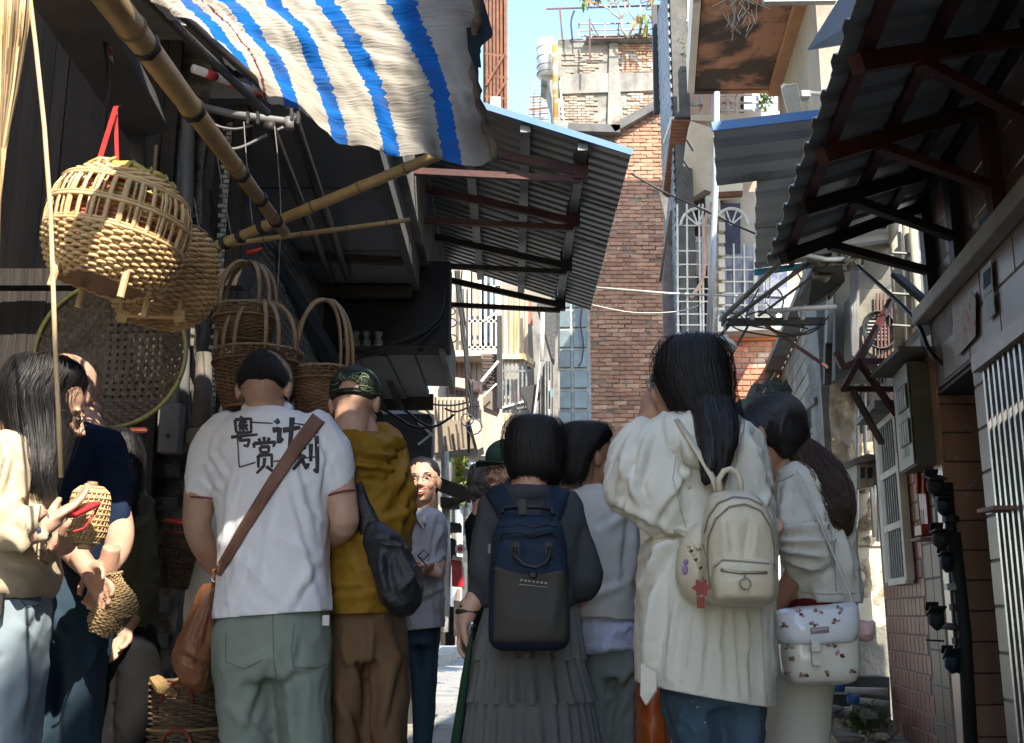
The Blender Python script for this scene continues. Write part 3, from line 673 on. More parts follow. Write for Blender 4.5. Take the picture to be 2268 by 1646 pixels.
# distant white tiled block left of it
t = thing('distant_tiled_block', 'far white tiled building sliver behind the curved bay', 'building')
b = MB(); b.box((P(1192,300,36).x, 37, P(1190,205,36).z/2), (.62, 1.6, P(1190,205,36).z)); b.build('wall', tw_, t)
for v in (215,228,241,254,267,280):
    bar('tile_joint', (1172,v), (1214,v-3), 36.1, .03, grout_dk, t)
for u in (1183,1198): bar('tile_joint', (u,206), (u,300), 36.1, .03, grout_dk, t)
for v in (200,190,180,170): bar('roof_wire', (1178,v), (1198,v), 36, .02, steel_gry, t)
for u in (1180,1188,1196): bar('roof_wire', (u,168), (u,206), 36, .02, steel_gry, t)
bar('band', (1172,243), (1214,238), 35.9, .06, rusty_iron, t)
# caged stair of the left neighbour
t = thing('caged_balcony_stack', 'rust-orange caged balconies in shade behind the tarp edge', 'balcony cage')
D = 14.0
for k, u in enumerate((1078,1086,1094,1102,1110,1119)): bar('upright', (u,-30), (u+1,262), D, .035, rusty_iron, t)
for v in (120,168,214,250): bar('cross_rail', (1074,v), (1124,v+6), D, .03, rusty_iron, t)
bar('brace', (1076,190), (1118,120), D-.05, .03, rusty_iron, t); bar('brace', (1076,250), (1118,185), D-.05, .03, rusty_iron, t)
poly('upper_panel', [(1074,-30),(1122,-30),(1120,118),(1074,110)], D+.1, .05, mat('lattice_brown', (.20,.15,.12), (.14,.10,.08), sc=20, bump=1), t)
poly('back_wall', [(1070,-30),(1124,-30),(1124,268),(1070,268)], D+.7, .2, mat('dim_red_wall', (.16,.07,.05), (.10,.05,.04), sc=6), t)
poly('side_wall', [(1117,-30),(1123,-30),(1124,272),(1118,272)], D+.05, .6, plaster_gry, t)
b = MB(); b.box(P(1098,240,12.5), (.12,.3,.16)); b.build('white_box', white_iron, t)
poly('lower_wall', [(1060,262),(1124,268),(1124,330),(1060,330)], D, .4, plaster_gry, t)
# ================================================================ lit alley buildings beyond the left canopy
cream = mat('cream_panel', (.47,.41,.32), (.38,.31,.24), sc=3, rough=.5, bump=.1, c3=(.42,.25,.13), t3=(.60,.72), sc3=2, stretch=(2,2,.4))
pinkw = mat('pink_tile_wall', (.46,.34,.28), (.38,.29,.24), sc=3, rough=.45, bump=.1, rnd=.08)
rustp = mat('rust_streaked_panel', (.50,.44,.32), (.42,.27,.13), sc=5, rough=.55, c3=(.38,.18,.06), t3=(.5,.62), sc3=4, stretch=(3,3,.25))
winb = mat('window_blue', (.10,.15,.20), (.05,.07,.10), sc=3, rough=.12)
curt = mat('beige_curtain', (.42,.33,.22), (.33,.26,.18), sc=12, stretch=(8,8,.3))
t = thing('caged_window_house', 'sunlit pale tiled house with white window cages beyond the left canopy', 'house')
D = 13.0
b = MB(); b.plate([P(u,v,D+.4) for u,v in ((960,500),(1112,500),(1112,1010),(960,1010))], .5, n=(0,1,0)); b.build('wall', cream, t)
poly('pink_wall', [(984,860),(1060,850),(1064,960),(1064,1000),(984,1000)], D+.3, .1, pinkw, t)
for k in range(7): bar('panel_joint', (990+k*11,800), (990+k*11,1000), D+.28, .012, grout_dk, t)
for v in (900,935,968): bar('panel_joint', (986,v), (1064,v), D+.28, .01, grout_dk, t)
poly('window_opening', [(1040,560),(1106,560),(1106,765),(1040,765)], D+.38, .05, iron_blk, t)
poly('curtain', [(1046,560),(1064,560),(1066,762),(1046,762)], D+.34, .02, curt, t)
poly('window_pane', [(1070,560),(1086,560),(1086,760),(1070,760)], D+.34, .02, winb, t)
poly('window_pane', [(1090,560),(1104,560),(1104,700),(1090,700)], D+.34, .02, winb, t)
for u in (1040,1052,1064,1076,1088,1100,1106): bar('cage_bar', (u,560), (u,778), D, .03, white_iron, t)
for v in (636,680,712,770): bar('cage_rail', (1038,v), (1108,v), D, .03, white_iron, t)
bar('cage_brace', (1070,712), (1104,690), D-.02, .025, white_iron, t)
poly('cage_sill', [(1000,776),(1108,776),(1108,786),(1000,790)], D-.05, .5, cream, t)
poly('awning_band', [(985,832),(1052,842),(1064,850),(1064,862),(1048,864),(985,852)], D+.1, .2, mat('pink_awning', (.55,.30,.24), (.5,.36,.3)), t)
poly('tile_pillar', [(984,640),(1006,640),(1004,830),(986,830)], D+.2, .2, cream, t)
bl = mat('brown_louvre', (.20,.15,.115), (.15,.11,.08), sc=6, rough=.6)
t2 = thing('louvred_box', 'brown louvred air-conditioner box under the white window cage', 'air conditioner')
poly('box_body', [(1066,784),(1106,784),(1106,900),(1100,912),(1070,900)], 12.5, .35, bl, t2)
for k in range(9): bar('louvre', (1069,790+k*8), (1098,790+k*8), 12.46, .02, mat('louvre_shadow', (.09,.065,.05)), t2)
bar('stay', (1066,845), (1104,800), 12.3, .03, white_iron, t2)
bar('side_strip', (1106,700), (1107,905), 12.4, .06, iron_blk, t2)
bar('stay', (1068,880), (1100,850), 12.3, .02, white_iron, t2)
t3 = thing('cable_bundle', 'thick bundle of black cables hanging down the pale tiled house', 'cables')
for k in range(5):
    pts = [(1012+k*2.5+random.uniform(-4,4)+ (v-620)*.09, v) for v in range(600, 960, 36)]
    cable(pts, 10.5, .016 if k < 3 else .009, plastic_blk, 'strand', t3)
for (u, v, r) in ((1000,690,9),(1002,715,10),(1004,750,9),(1035,930,14),(1050,945,18)):
    b = MB(); c = P(u,v,10.4); b.tube([c+V(math.cos(a)*px(r,10.4),0.02*math.sin(a*2),math.sin(a)*px(r,10.4)) for a in [k*.52 for k in range(13)]], .007, 5); b.build('cable_loop', plastic_blk if v < 900 else white_iron, t3, smooth=True)
cable([(985,905),(1010,912),(1042,900)], 10.5, .01, parent=t3); cable([(950,895),(1000,898),(1040,890)], 10.5, .01, parent=t3)
poly('hanging_rag', [(1032,935),(1042,930),(1041,1000),(1036,1006)], 10.6, .03, mat('navy_cloth', (.02,.045,.075)), t3)
t = thing('rusty_clad_house', 'sunlit house with rust-streaked balcony panels and open metal cages', 'house')
D = 15.5
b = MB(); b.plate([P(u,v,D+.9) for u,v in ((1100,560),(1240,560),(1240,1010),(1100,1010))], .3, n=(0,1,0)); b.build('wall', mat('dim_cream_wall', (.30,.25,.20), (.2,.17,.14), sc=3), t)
poly('rust_panel', [(1110,655),(1168,650),(1170,785),(1108,785)], D, .08, rustp, t)
poly('skirt', [(1108,785),(1168,783),(1186,803),(1182,808),(1160,795),(1108,795)], D-.1, .3, rustp, t)
for k in range(5): bar('seam', (1115+k*12,652), (1115+k*12,785), D-.01, .012, mat('seam_brown', (.3,.22,.14)), t)
for u in range(1112, 1172, 9): bar('cage_bar', (u,795), (u,925), D, .025, steel_gry, t)
for v in (822,905,925): bar('cage_rail', (1108,v), (1172,v), D, .03, steel_gry, t)
poly('curtain', [(1115,840),(1150,840),(1150,905),(1115,905)], D+.4, .02, curt, t)
bar('pale_frame', (1106,905), (1172,886), D-.05, .03, white_iron, t)
poly('rust_panel', [(1104,915),(1156,915),(1160,1000),(1100,1000)], D-.3, .1, rustp, t)
for k in range(5): bar('seam', (1108+k*11,918), (1110+k*11,1000), D-.31, .01, mat('seam_brown', (.3,.22,.14)), t)
poly('blue_sheet', [(1072,905),(1098,905),(1098,985),(1078,985)], D-1, .03, mat('pale_blue_sheet', (.35,.45,.52), (.30,.38,.44), sc=4), t)
poly('red_banner', [(1171,655),(1177,655),(1180,720),(1172,722)], D-.3, .02, mat('faded_red_cloth', (.5,.12,.06)), t)
poly('grey_wall', [(1176,660),(1236,660),(1236,1000),(1190,1000),(1182,800)], D+.4, .2, plaster_gry, t)
poly('window', [(1208,800),(1226,800),(1226,930),(1208,930)], D+.3, .08, iron_blk, t)
for u in (1208,1214,1220,1226): bar('cage_bar', (u,800), (u,930), D+.2, .02, steel_gry, t)
poly('black_hood', [(1154,858),(1196,850),(1198,866),(1180,880),(1186,940),(1178,935),(1168,885)], D-.8, .6, iron_blk, t)
poly('dark_awning', [(1190,672),(1232,680),(1229,800),(1222,790)], D-.6, .3, mat('awning_net', (.04,.04,.04), (.09,.085,.08), sc=30), t)
cable([(1200,710),(1196,800),(1188,880),(1180,940)], D-.9, .015, white_iron, parent=t)
pole('white_post', [(1202,690),(1200,800)], D-.9, .03, white_iron, t)
for k in range(14):       # laundry and things hung in the cages
    u, v = random.choice(((1118,850),(1134,860),(1150,865),(1170,780),(1176,840),(1178,890),(1214,850),(1218,900)))
    u += random.uniform(-6,6); v += random.uniform(-14,14); w_ = random.uniform(4,8); h = random.uniform(14,34)
    poly('hung_cloth', [(u,v),(u+w_,v+1),(u+w_-1,v+h),(u+1,v+h-2)], D+.2, .02, mat('cloth_%s' % 'abcde'[k % 5], ((.5,.2,.18),(.15,.3,.4),(.6,.6,.55),(.08,.08,.1),(.1,.22,.16))[k % 5]), t)
# ---- slab under balcony, utility structures low in the alley
t = thing('balcony_slab', 'brown underside of a low balcony slab above the smiling man', 'balcony')
poly('slab', [(961,932),(1040,930),(1058,992),(961,1003)], 11.2, .5, mat('slab_brown', (.28,.225,.16), (.20,.16,.12), sc=3, bump=.5), t)
poly('slab_side', [(1040,930),(1062,928),(1070,990),(1058,996)], 11.15, .5, cream, t)
for (a, c) in (((993,945),(1000,996)),((1010,940),(1018,994)),((1022,938),(1027,992))): bar('crack_strip', a, c, 11.1, .02, mat('dark_brown', (.07,.05,.035)), t)
poly('ribbed_front', [(961,880),(1040,880),(1040,930),(961,932)], 11.3, .2, cream, t)
for k in range(9): bar('rib', (965+k*9,880), (965+k*9,930), 11.27, .012, mat('seam_brown', (.3,.22,.14)), t)
t = thing('white_window_grille', 'white window cage beside the capped man with sunlit frames', 'window cage')
poly('wall_panel', [(838,885),(962,880),(962,1010),(838,1010)], 10.6, .1, cream, t)
poly('window_pane', [(850,905),(905,905),(905,1005),(850,1005)], 10.5, .04, mat('pale_blue_sheet', (.35,.45,.52)), t)
for u in (842,856,870,884,898,912,924): bar('cage_bar', (u,890), (u,1010), 10.2, .022, white_iron, t)
for v in (896,925,950,975,1000): bar('cage_rail', (838,v), (926,v), 10.2, .022, white_iron, t)
for (a, c) in (((926,935),(958,965)),((926,985),(958,960)),((926,890),(960,925))): bar('cage_brace', a, c, 10.1, .02, white_iron, t)
cable([(840,895),(890,905),(930,935),(960,945),(990,930),(1005,918)], 9.6, .012, parent=t)
cable([(845,905),(880,925),(915,945),(960,948)], 9.6, .012, parent=t)
for u in (868, 893):
    b = MB(); c = P(u,893,9.5); b.tube([c+V(math.cos(a)*.035,0,math.sin(a)*.035) for a in [k*.7 for k in range(10)]], .012, 6); b.build('insulator_ring', iron_blk, t, smooth=True)
# background end wall of the alley with clutter of the small trades
t = thing('alley_end_shack', 'dim jumble of sheds closing the alley behind the smiling man', 'shed')
b = MB(); b.plate([P(u,v,26) for u,v in ((900,900),(1330,900),(1330,1420),(900,1420))], .5, n=(0,1,0)); b.build('wall', mat('dim_shed', (.16,.14,.12), (.07,.065,.06), sc=1.5, c3=(.34,.30,.22), t3=(.52,.6), sc3=1.2), t)
for k in range(34):
    u = random.uniform(985,1060); v = random.uniform(1010,1330); w_ = random.uniform(2,9); h = random.uniform(8,50); Dq = random.uniform(15,24)
    c = random.choice(((.45,.38,.26),(.05,.05,.05),(.10,.09,.08),(.35,.2,.14),(.55,.52,.46),(.2,.22,.22),(.04,.04,.05)))
    poly('board', [(u,v),(u+w_,v+random.uniform(-2,2)),(u+w_,v+h),(u,v+h)], Dq, .15, mat('board_%d%d' % (int(c[0]*100), int(c[1]*100)), c), t)
poly('ribbed_sheet', [(1040,1024),(1092,1024),(1092,1062),(1040,1060)], 16, .05, mat('pale_blue_sheet', (.35,.45,.52)), t)
for k in range(7): bar('rib', (1042+k*7,1024), (1042+k*7,1062), 15.96, .02, winb, t)
t = thing('black_cloth_awning', 'black slanting cloth awning in the alley behind the smiling man', 'awning')
b = MB(); b.plate([P(1002,1040,13.4),P(1018,1030,13.8),P(1072,1056,13.8),P(1066,1062,13.2),P(1000,1062,12.8)], .02); b.build('cloth', iron_blk, t)
cable([(1000,1068),(1030,1072),(1055,1062),(1072,1052)], 12.7, .016, white_iron, 'front_cord', t)
t = thing('creeper_plant', 'sunlit green and orange leafy creeper on a post behind the smiling man', 'plant')
pole('stake', [(1003,1000),(1004,1230)], 12.0, .02, mat('pale_wood', (.5,.4,.25)), t)
lm = [mat('sun_leaf_%s' % 'abc'[i], c, tuple(x*.6 for x in c), trans=.4) for i, c in enumerate(((.25,.34,.05),(.12,.22,.03),(.45,.2,.05)))]
b3 = [MB(), MB(), MB()]
for k in range(520):
    v = random.uniform(1004,1120); u = random.gauss(1017,7+3*math.sin(v*.1)); p = P(u,v,12.0+random.uniform(-.3,.3)); s_ = random.uniform(.02,.045)
    a = Vector((random.uniform(-1,1),random.uniform(-1,1),random.uniform(-1,1))).normalized(); c = a.orthogonal().normalized()
    b3[random.choice((0,0,1,2))].add([p-a*s_, p+c*s_*.5, p+a*s_, p-c*s_*.5], [(0,1,2,3)])
for i, q in enumerate(b3): q.build('foliage', lm[i], t, fix=False, kind='stuff')
pole('white_downpipe', [(985,1000),(990,1250),(985,1400)], 9.5, .035, mat('bright_pipe', (.72,.70,.64)), None, label='white downpipe standing right of the smiling man', cat='pipe')
pole('white_downpipe', [(1014,1090),(1012,1250),(1010,1430)], 15.5, .08, mat('bright_pipe', (.72,.70,.64)), None, label='sunlit white post deep in the alley below the creeper', cat='post')
t = thing('stall_roof_frame', 'dark slanting stall roof frame between the smiling man and the woman in charcoal', 'stall')
bar('roof_beam', (965,1070), (1045,1100), 8.6, .09, wood_dk, t, h=.10); bar('roof_plank', (975,1085), (1042,1110), 8.7, .22, mat('plank_brown', (.16,.11,.08)), t, h=.02)
bar('brace', (990,1125), (1040,1100), 8.6, .03, wood_dk, t); bar('post', (962,1050), (966,1300), 8.8, .05, cane, t)
for k, (u, v, w_, h) in enumerate(((975,1100,40,22),(985,1155,35,20),(990,1190,18,60),(1005,1330,40,80),(975,1340,30,90))):
    poly('dark_goods', [(u,v),(u+w_,v+4),(u+w_,v+h),(u,v+h)], 9.3+.2*k, .3, mat('goods_dark', (.05,.045,.045), (.02,.02,.02), sc=9), t)
t = thing('red_crate', 'small bright red crate beside the woman in charcoal', 'crate')
poly('crate_body', [(1000,1238),(1022,1242),(1026,1300),(1001,1298)], 9.2, .3, mat('red_plastic', (.5,.02,.03), rough=.4), t)
poly('paper_top', [(1003,1230),(1023,1234),(1022,1243),(1001,1239)], 9.15, .25, tile_wm, t)
t = thing('round_tag', 'small round red and white paper tag hanging in the alley', 'tag')
b = MB(); c = P(1019,1216,9.0); b.tube([c, c+V(0,.01,0)], px(11,9), 16, up=(0,0,1)); b.build('disc', tile_wm, t)
b = MB(); b.tube([c-V(0,.003,0), c+V(0,.004,0)], px(6,9), 12, up=(0,0,1)); b.build('print', bred, t)
cable([(1018,1150),(1019,1180),(1019,1205)], 9, .004, parent=t)
# kerb stones and low things lit at the far end of the ground
for k, (u, v, D) in enumerate(((985,1440,24),(1000,1400,26),(975,1425,22))):
    b = MB(); b.box((P(u,v,D).x, D, .12), (.5,.5,.24)); b.build('kerb_block', slab_m, None, bevel=.02, label='pale stone block %s at the lane end' % ('nearest the lit paving','behind the others','at the left edge of the lane')[k], cat='block', group='stone blocks at the far lane end')
# ================================================================ RIGHT SIDE
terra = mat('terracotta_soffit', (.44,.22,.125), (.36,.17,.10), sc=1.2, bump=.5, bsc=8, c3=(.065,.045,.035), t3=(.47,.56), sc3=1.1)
stuc = mat('old_stucco', (.33,.27,.20), (.25,.19,.14), sc=2, bump=.8, bsc=8, c3=(.13,.11,.09), t3=(.55,.7), stretch=(1,1,.5))
wht = mat('stained_white_wall', (.66,.60,.50), (.52,.45,.35), sc=2, bump=.4, c3=(.30,.20,.12), t3=(.58,.72), sc3=1.5)
lat = mat('blue_grey_mosaic', (.22,.24,.25), (.14,.15,.16), sc=6, rough=.4, rnd=.25)
t = thing('balcony_house', 'tall old house with caged balconies and terracotta soffit on the right', 'house')
FY = 16.0
# solid body, butted so faces do not coincide
b = MB(); b.plate([P(u,v,FY+.5) for u,v in ((1486,-120),(1880,-120),(1880,1000),(1500,1000))], .4, n=(0,1,0)); b.build('wall', stuc, t)
# side wall facing left with diagonal mosaic
pa, pb_ = P(1484,0,15.4), P(1458,0,16.9)
sd_ = (pb_-pa); sd_.z = 0
b = MB(); b.plate([V(pa.x,pa.y,3), V(pb_.x,pb_.y,3), V(pb_.x,pb_.y,10.9), V(pa.x,pa.y,10.9)], .25, n=(1,0,0)); b.build('side_wall', grout_dk, t)
def inside_side(x, z): return True
lay(t, (pa.x-.02, pa.y, 3.0), sd_, (0,0,1), sd_.length, 7.9, .12, .075, .014, lat, 'mosaic_tile', .02, limit=300, prox=.01, stagger=True)
b = MB(); b.beam(V(pb_.x-.06,pb_.y+.1,9.2), V(pb_.x-.04,pb_.y+.1,11.2), .12, .10); b.build('dark_eave', iron_blk, t)
# cantilevered room with terracotta underside, near
D0, D1 = 11.0, 15.2
b = MB(); q = [P(1548,-90,11.5), P(1850,-90,11.2), P(1742,198,15.0), P(1538,196,15.2)]; z_ = 8.6
q = [V(*ray(u,v))*((z_-CAMZ)/ray(u,v).z)+CAM for u, v in ((1560,-60),(1800,-60),(1722,196),(1540,198))]
b.plate(q, .25, n=(0,0,1)); b.build('soffit', terra, t)
b = MB(); b.plate([q[0]-V(.02,0,.06), q[3]-V(.02,0,.06), q[3]+V(-.02,0,.5), q[0]+V(-.02,0,.5)], .1, n=(-1,0,0)); b.build('soffit_edge', wht, t)
b = MB(); b.plate([q[3]+V(0,.02,-.02), q[2]+V(0,.02,-.02), q[2]+V(0,.02,.9), q[3]+V(0,.02,.9)], .1, n=(0,1,0)); b.build('rear_edge', terra, t)
b = MB(); b.plate([q[1]+V(.01,0,-.1), q[2]+V(.01,0,-.1), q[2]+V(.01,0,-2.6), q[1]+V(.01,0,-2.6)], .3, n=(1,0,0)); b.build('stucco_side_wall', stuc, t)
b = MB(); b.beam(q[1]+V(-.06,0,-.07), q[2]+V(-.06,0,-.07), .16, .12); b.build('orange_rib', mat('orange_render', (.42,.22,.11), (.34,.17,.09), sc=3, bump=.6), t)
b = MB()
for k in range(26):       # dead twigs hanging under the soffit
    p = P(random.gauss(1642,16), random.uniform(-20,30), 11.8); d = V(random.uniform(-.5,.5),random.uniform(-.3,.3),-random.uniform(.3,1)).normalized()
    b.tube([p, p+d*.18+V(random.uniform(-.05,.05),0,0), p+d*.34+V(random.uniform(-.12,.12),0,0)], .006, 4)
b.build('dead_twigs', mat('dead_twig', (.05,.042,.034)), t, kind='stuff')
bar('top_pipe', (1690,0), (1850,-2), 11.0, .09, steel_gry, t)
# upper balcony
D = FY-.4
for (a, c) in (((1487,-60),(1490,258)),((1508,-40),(1513,255)),((1525,0),(1528,190)),((1553,205),(1553,258)),((1577,205),(1577,255)),((1610,200),(1612,252)),((1632,200),(1632,252)),((1682,200),(1684,252))):
    bar('balcony_bar', a, c, D, .045, white_iron, t)
for v in (46,108,160,198,232,257): bar('balcony_rail', (1487,v), (1528 if v < 190 else 1556,v), D, .04, white_iron, t)
for v in (85,95,130,143,172): bar('ladder_rung', (1508,v), (1530,v-2), D, .035, white_iron, t)
for v in (212,229,246): bar('balcony_rail', (1577,v), (1722,v-2), D, .03, white_iron, t)
bar('balcony_brace', (1612,220), (1632,250), D, .03, white_iron, t)
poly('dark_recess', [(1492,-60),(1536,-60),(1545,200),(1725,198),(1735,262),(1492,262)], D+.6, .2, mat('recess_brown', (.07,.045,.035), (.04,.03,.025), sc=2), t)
poly('window_pane', [(1648,200),(1722,200),(1722,248),(1648,248)], D+.5, .04, mat('sky_pane', (.42,.50,.60), (.36,.45,.56), sc=2, rough=.15), t)
bar('window_mullion', (1685,200), (1686,250), D+.42, .05, white_iron, t)
poly('balcony_ledge', [(1486,258),(1560,254),(1738,246),(1738,262),(1560,268),(1488,264)], D-.2, .9, wht, t)
pot = MB(); pot.tube([P(1498,252,D-.1),P(1522,252,D-.1)], .10, 10); pot.build('basin', wht, t, smooth=True)
b = MB()
for k in range(260):
    cx, cy = random.choice(((1514,110),(1518,90),(1690,225),(1700,215),(1510,130))); p = P(random.gauss(cx,7), random.gauss(cy,14), D+random.uniform(-.2,.2)); a = Vector((random.uniform(-1,1),random.uniform(-1,1),random.uniform(-1,1))).normalized()*.07
    c = a.orthogonal()*.3; b.add([p-a, p+c, p+a, p-c], [(0,1,2,3)])
b.build('balcony_weeds', mat('weed_green', (.10,.15,.05), (.06,.09,.03), trans=.3), t, fix=False, kind='stuff')
# rusty grille shelf + cream underside, seen from below
gz = MB()
A_, B_, C_, D_ = P(1490,268,15.2), P(1528,268,15.2), P(1496,436,15.9), P(1470,434,15.9)
for k in range(9):
    f = k/8; b = MB(); b.beam(A_.lerp(B_,f), D_.lerp(C_,f), .03, .02); b.build('grille_bar', rusty_iron, t)
for k in range(22):
    f = k/21; b = MB(); b.beam(A_.lerp(D_,f), B_.lerp(C_,f), .022, .03); b.build('grille_bar', rusty_iron, t)
poly('cream_underside', [(1530,268,15.0),(1583,285,15.0),(1576,436,15.6),(1500,440,15.7)], D, .3, wht, t)
poly('white_block', [(1576,370),(1645,374),(1645,425),(1576,430)], 15.6, .3, mat('bright_stain_wall', (.72,.68,.56), (.62,.55,.38), sc=3, bump=.3), t)
for (a, c) in (((1520,310),(1535,335)),((1512,355),(1528,378)),((1508,395),(1522,415))): bar('thin_bracket', a, c, 14.9, .02, iron_blk, t)
# lower window cage with arch, air conditioner
D = FY-.6
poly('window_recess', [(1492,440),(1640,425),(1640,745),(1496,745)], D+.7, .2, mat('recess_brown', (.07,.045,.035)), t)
poly('lower_wall_panel', [(1600,425),(1760,425),(1770,748),(1600,748)], D+.62, .15, mat('grey_white_wall', (.36,.33,.28), (.28,.25,.22), sc=2), t)
poly('pilaster', [(1562,430),(1595,430),(1600,745),(1572,745)], D+.2, .3, wht, t)
for k in range(10): bar('pilaster_block', (1590,478+k*27), (1604,478+k*27), D+.1, .14, wht, t, h=.13)
poly('violet_pane', [(1594,450),(1640,450),(1640,560),(1594,560)], D+.5, .05, mat('violet_pane', (.07,.07,.12), (.05,.05,.08), rough=.15), t)
for u0, u1 in ((1500,1502),(1521,1523),(1548,1552),(1556,1558)): bar('cage_bar', (u0,452), (u1,740), D, .026, white_iron, t)
for v in (500,556,586,614,640,668,696,720,740): bar('cage_rail', (1498,v), (1572,v), D, .018, white_iron, t)
for (cu, cv, r) in ((1546,500,38),(1620,498,36)):
    b = MB(); b.tube([P(cu-r+2*r*(1-math.cos(a))/2, cv-r*math.sin(a), D-.02) for a in [math.pi*k/14 for k in range(15)]], .025, 6); b.build('arch_rim', white_iron, t, smooth=True)
    for a in (R(40), R(70), R(110), R(140)): bar('arch_spoke', (cu,cv), (cu-r*math.cos(a),cv-r*math.sin(a)), D-.02, .022, white_iron, t)
cable([(1575,450),(1560,500),(1562,560),(1555,620),(1530,660)], D-.1, .03, mat('pink_conduit', (.5,.33,.26)), 'conduit', t)
poly('tile_lintel', [(1590,425),(1645,422),(1645,432),(1590,435)], D-.05, .1, rusty_iron, t)
# sloping brown hood left of the cage
b = MB(); b.plate([P(1562,420,15.2), P(1575,425,15.2), P(1508,462,15.6), P(1500,470,15.7), P(1468,618,16.1), P(1460,620,16.1), P(1484,468,15.7)], .1, n=(0,1,0)); b.build('hood_sheet', mat('hood_brown', (.15,.11,.09), (.10,.075,.06), sc=5), t)
poly('hood_wall', [(1484,470),(1500,462),(1502,745),(1470,745),(1468,620)], 15.9, .1, mat('brown_lattice', (.17,.13,.115), (.10,.08,.07), sc=14), t)
t2 = thing('air_conditioner', 'pale air conditioner standing inside the arched window cage', 'air conditioner')
poly('ac_body', [(1516,524),(1558,524),(1560,612),(1510,612)], D+.15, .3, mat('ac_pinkish', (.50,.42,.40), (.42,.35,.33), sc=3), t2)
poly('ac_lid', [(1520,524),(1556,524),(1556,536),(1520,536)], D+.12, .03, wht, t2)
bar('ac_bracket', (1505,618), (1566,612), D+.1, .04, rusty_iron, t2); bar('ac_bracket', (1508,636), (1560,612), D+.1, .03, rusty_iron, t2)
poly('ac_slot', [(1528,528),(1542,528),(1542,531),(1528,531)], D+.11, .01, iron_blk, t2)
# barred window in the middle
t2 = thing('barred_window', 'wide white barred window with checked blue curtain behind the conduit pipes', 'window')
D = FY-.5
poly('curtain', [(1598,545),(1742,545),(1748,690),(1598,690)], D+.45, .03, mat('checked_curtain', (.09,.10,.17), (.28,.29,.34), sc=1.8, t2=(.45,.55)), t2)
for k in range(5): poly('curtain_check', [(1600+k*24,548),(1610+k*24,548),(1610+k*24,688),(1600+k*24,688)], D+.43, .01, mat('check_pale', (.26,.27,.32)), t2)
for u in (1600,1625,1648,1672,1700,1722,1744): bar('grille_bar', (u,540), (u+2,700), D, .05 if u == 1672 else .022, white_iron, t2)
for v in (570,598,624,650,676,698): bar('grille_rail', (1598,v), (1746,v), D, .018, white_iron, t2)
poly('sill', [(1590,700),(1752,700),(1756,728),(1590,735)], D-.1, .4, wht, t2)
# bright brick below
bb = [mat('lit_brick_a', (.52,.19,.10), (.42,.14,.08), sc=8, bump=.8, rnd=.15, c3=(.6,.42,.3), t3=(.56,.66)), mat('lit_brick_b', (.48,.22,.13), (.4,.15,.09), sc=8, bump=.8, rnd=.2)]
poly('brick_backing', [(1590,735),(1760,730),(1770,1000),(1590,1000)], FY-.12, .4, mat('pale_mortar', (.46,.36,.28), (.34,.25,.19), sc=6), t)
brickfield(t, [(1592,745),(1752,740),(1752,905),(1592,905)], FY-.12, bb, bw=.24, bh=.085, th=.02, limit=200, prox=.012)
poly('orange_band', [(1590,735),(1748,733),(1745,752),(1590,756)], FY-.2, .1, mat('orange_paint', (.5,.17,.07), (.4,.15,.08), sc=4), t)
# flood light
t = thing('floodlight', 'beige box floodlight on an arm under the stucco wall', 'floodlight')
b = MB(); b.plate([P(1738,186,8.6),P(1766,182,8.4),P(1780,250,8.5),P(1755,256,8.7)], .12, n=(0,1,.2)); b.build('lamp_body', mat('beige_metal', (.33,.30,.24), (.27,.24,.19)), t, bevel=.01)
b = MB(); b.plate([P(1735,184,8.68),P(1741,186,8.6),P(1757,255,8.7),P(1752,254,8.75)], .10, n=(0,1,.2)); b.build('lamp_rim', wht, t)
pole('arm', [(1768,215,8.6),(1785,205,8.6),(1810,208,8.7),(1850,205,8.8)], 8.6, .02, steel_gry, t)
b = MB(); b.box(P(1782,212,8.5), (.09,.09,.07)); b.build('arm_joint', steel_gry, t, bevel=.01)
b = MB(); b.plate([P(1872,-20,5.4),P(1910,-30,5.2),P(1890,55,5.2),P(1868,100,5.3),P(1790,112,5.6),P(1820,80,5.6)], .015, n=(0,1,1)); b.build('hanging_canvas', mat('blue_grey_canvas', (.13,.16,.19), (.10,.13,.155), sc=2, rough=.7), None, label='blue grey canvas corner draped over the edge of the large right canopy', cat='canvas')
# ---- pole, pipes, lamp
pw = mat('galvanised_pole', (.42,.43,.45), (.34,.34,.36), sc=4, rough=.4)
pole('flag_pole', [(1588,205,9),(1585,420,9),(1577,600,9),(1570,748,9)], 9, .026, pw, None, n=12, label='tall slim pale metal pole crossing the front of the balcony house', cat='pole')
t = thing('service_pipes', 'long pale service pipe strung across the alley at canopy height', 'pipe')
pole('pipe_run', [(1318,637,9.5),(1480,650,9.5),(1740,660,9.6)], 9.5, .012, pvc, t); cable([(1310,675),(1400,692),(1500,690),(1560,672)], 9.5, .005, white_iron, 'wire', t)
o = cable([(1398,385,9.3),(1470,425,9.3),(1530,452,9.2),(1620,495,9.0),(1690,525,8.8)], 9, .010, plastic_blk, 'overhead_cable', label='black cable from the left canopy corner to the blue edged canopy', cat='cable')
b = MB(); b.plate([P(1460,425,9.2),P(1480,440,9.2),P(1475,490,9.2)], .01, n=(0,1,0)); b.build('splice_flag', plaster_gry, o)
t = thing('insulator_bracket', 'black street bracket with porcelain insulators and tangled wires on the right', 'wire bracket')
D = 9.2
bar('cross_arm', (1598,714), (1826,712), D, .06, iron_blk, t)
bar('mount_channel', (1836,672), (1832,852), D+.1, .06, iron_blk, t); bar('white_clip', (1838,640), (1836,760), D+.02, .05, steel_gry, t)
bar('stay', (1690,716), (1834,815), D, .025, iron_red, t); bar('stay', (1618,716), (1575,770), D, .03, iron_blk, t); bar('stay', (1660,716), (1610,805), D, .02, iron_blk, t)
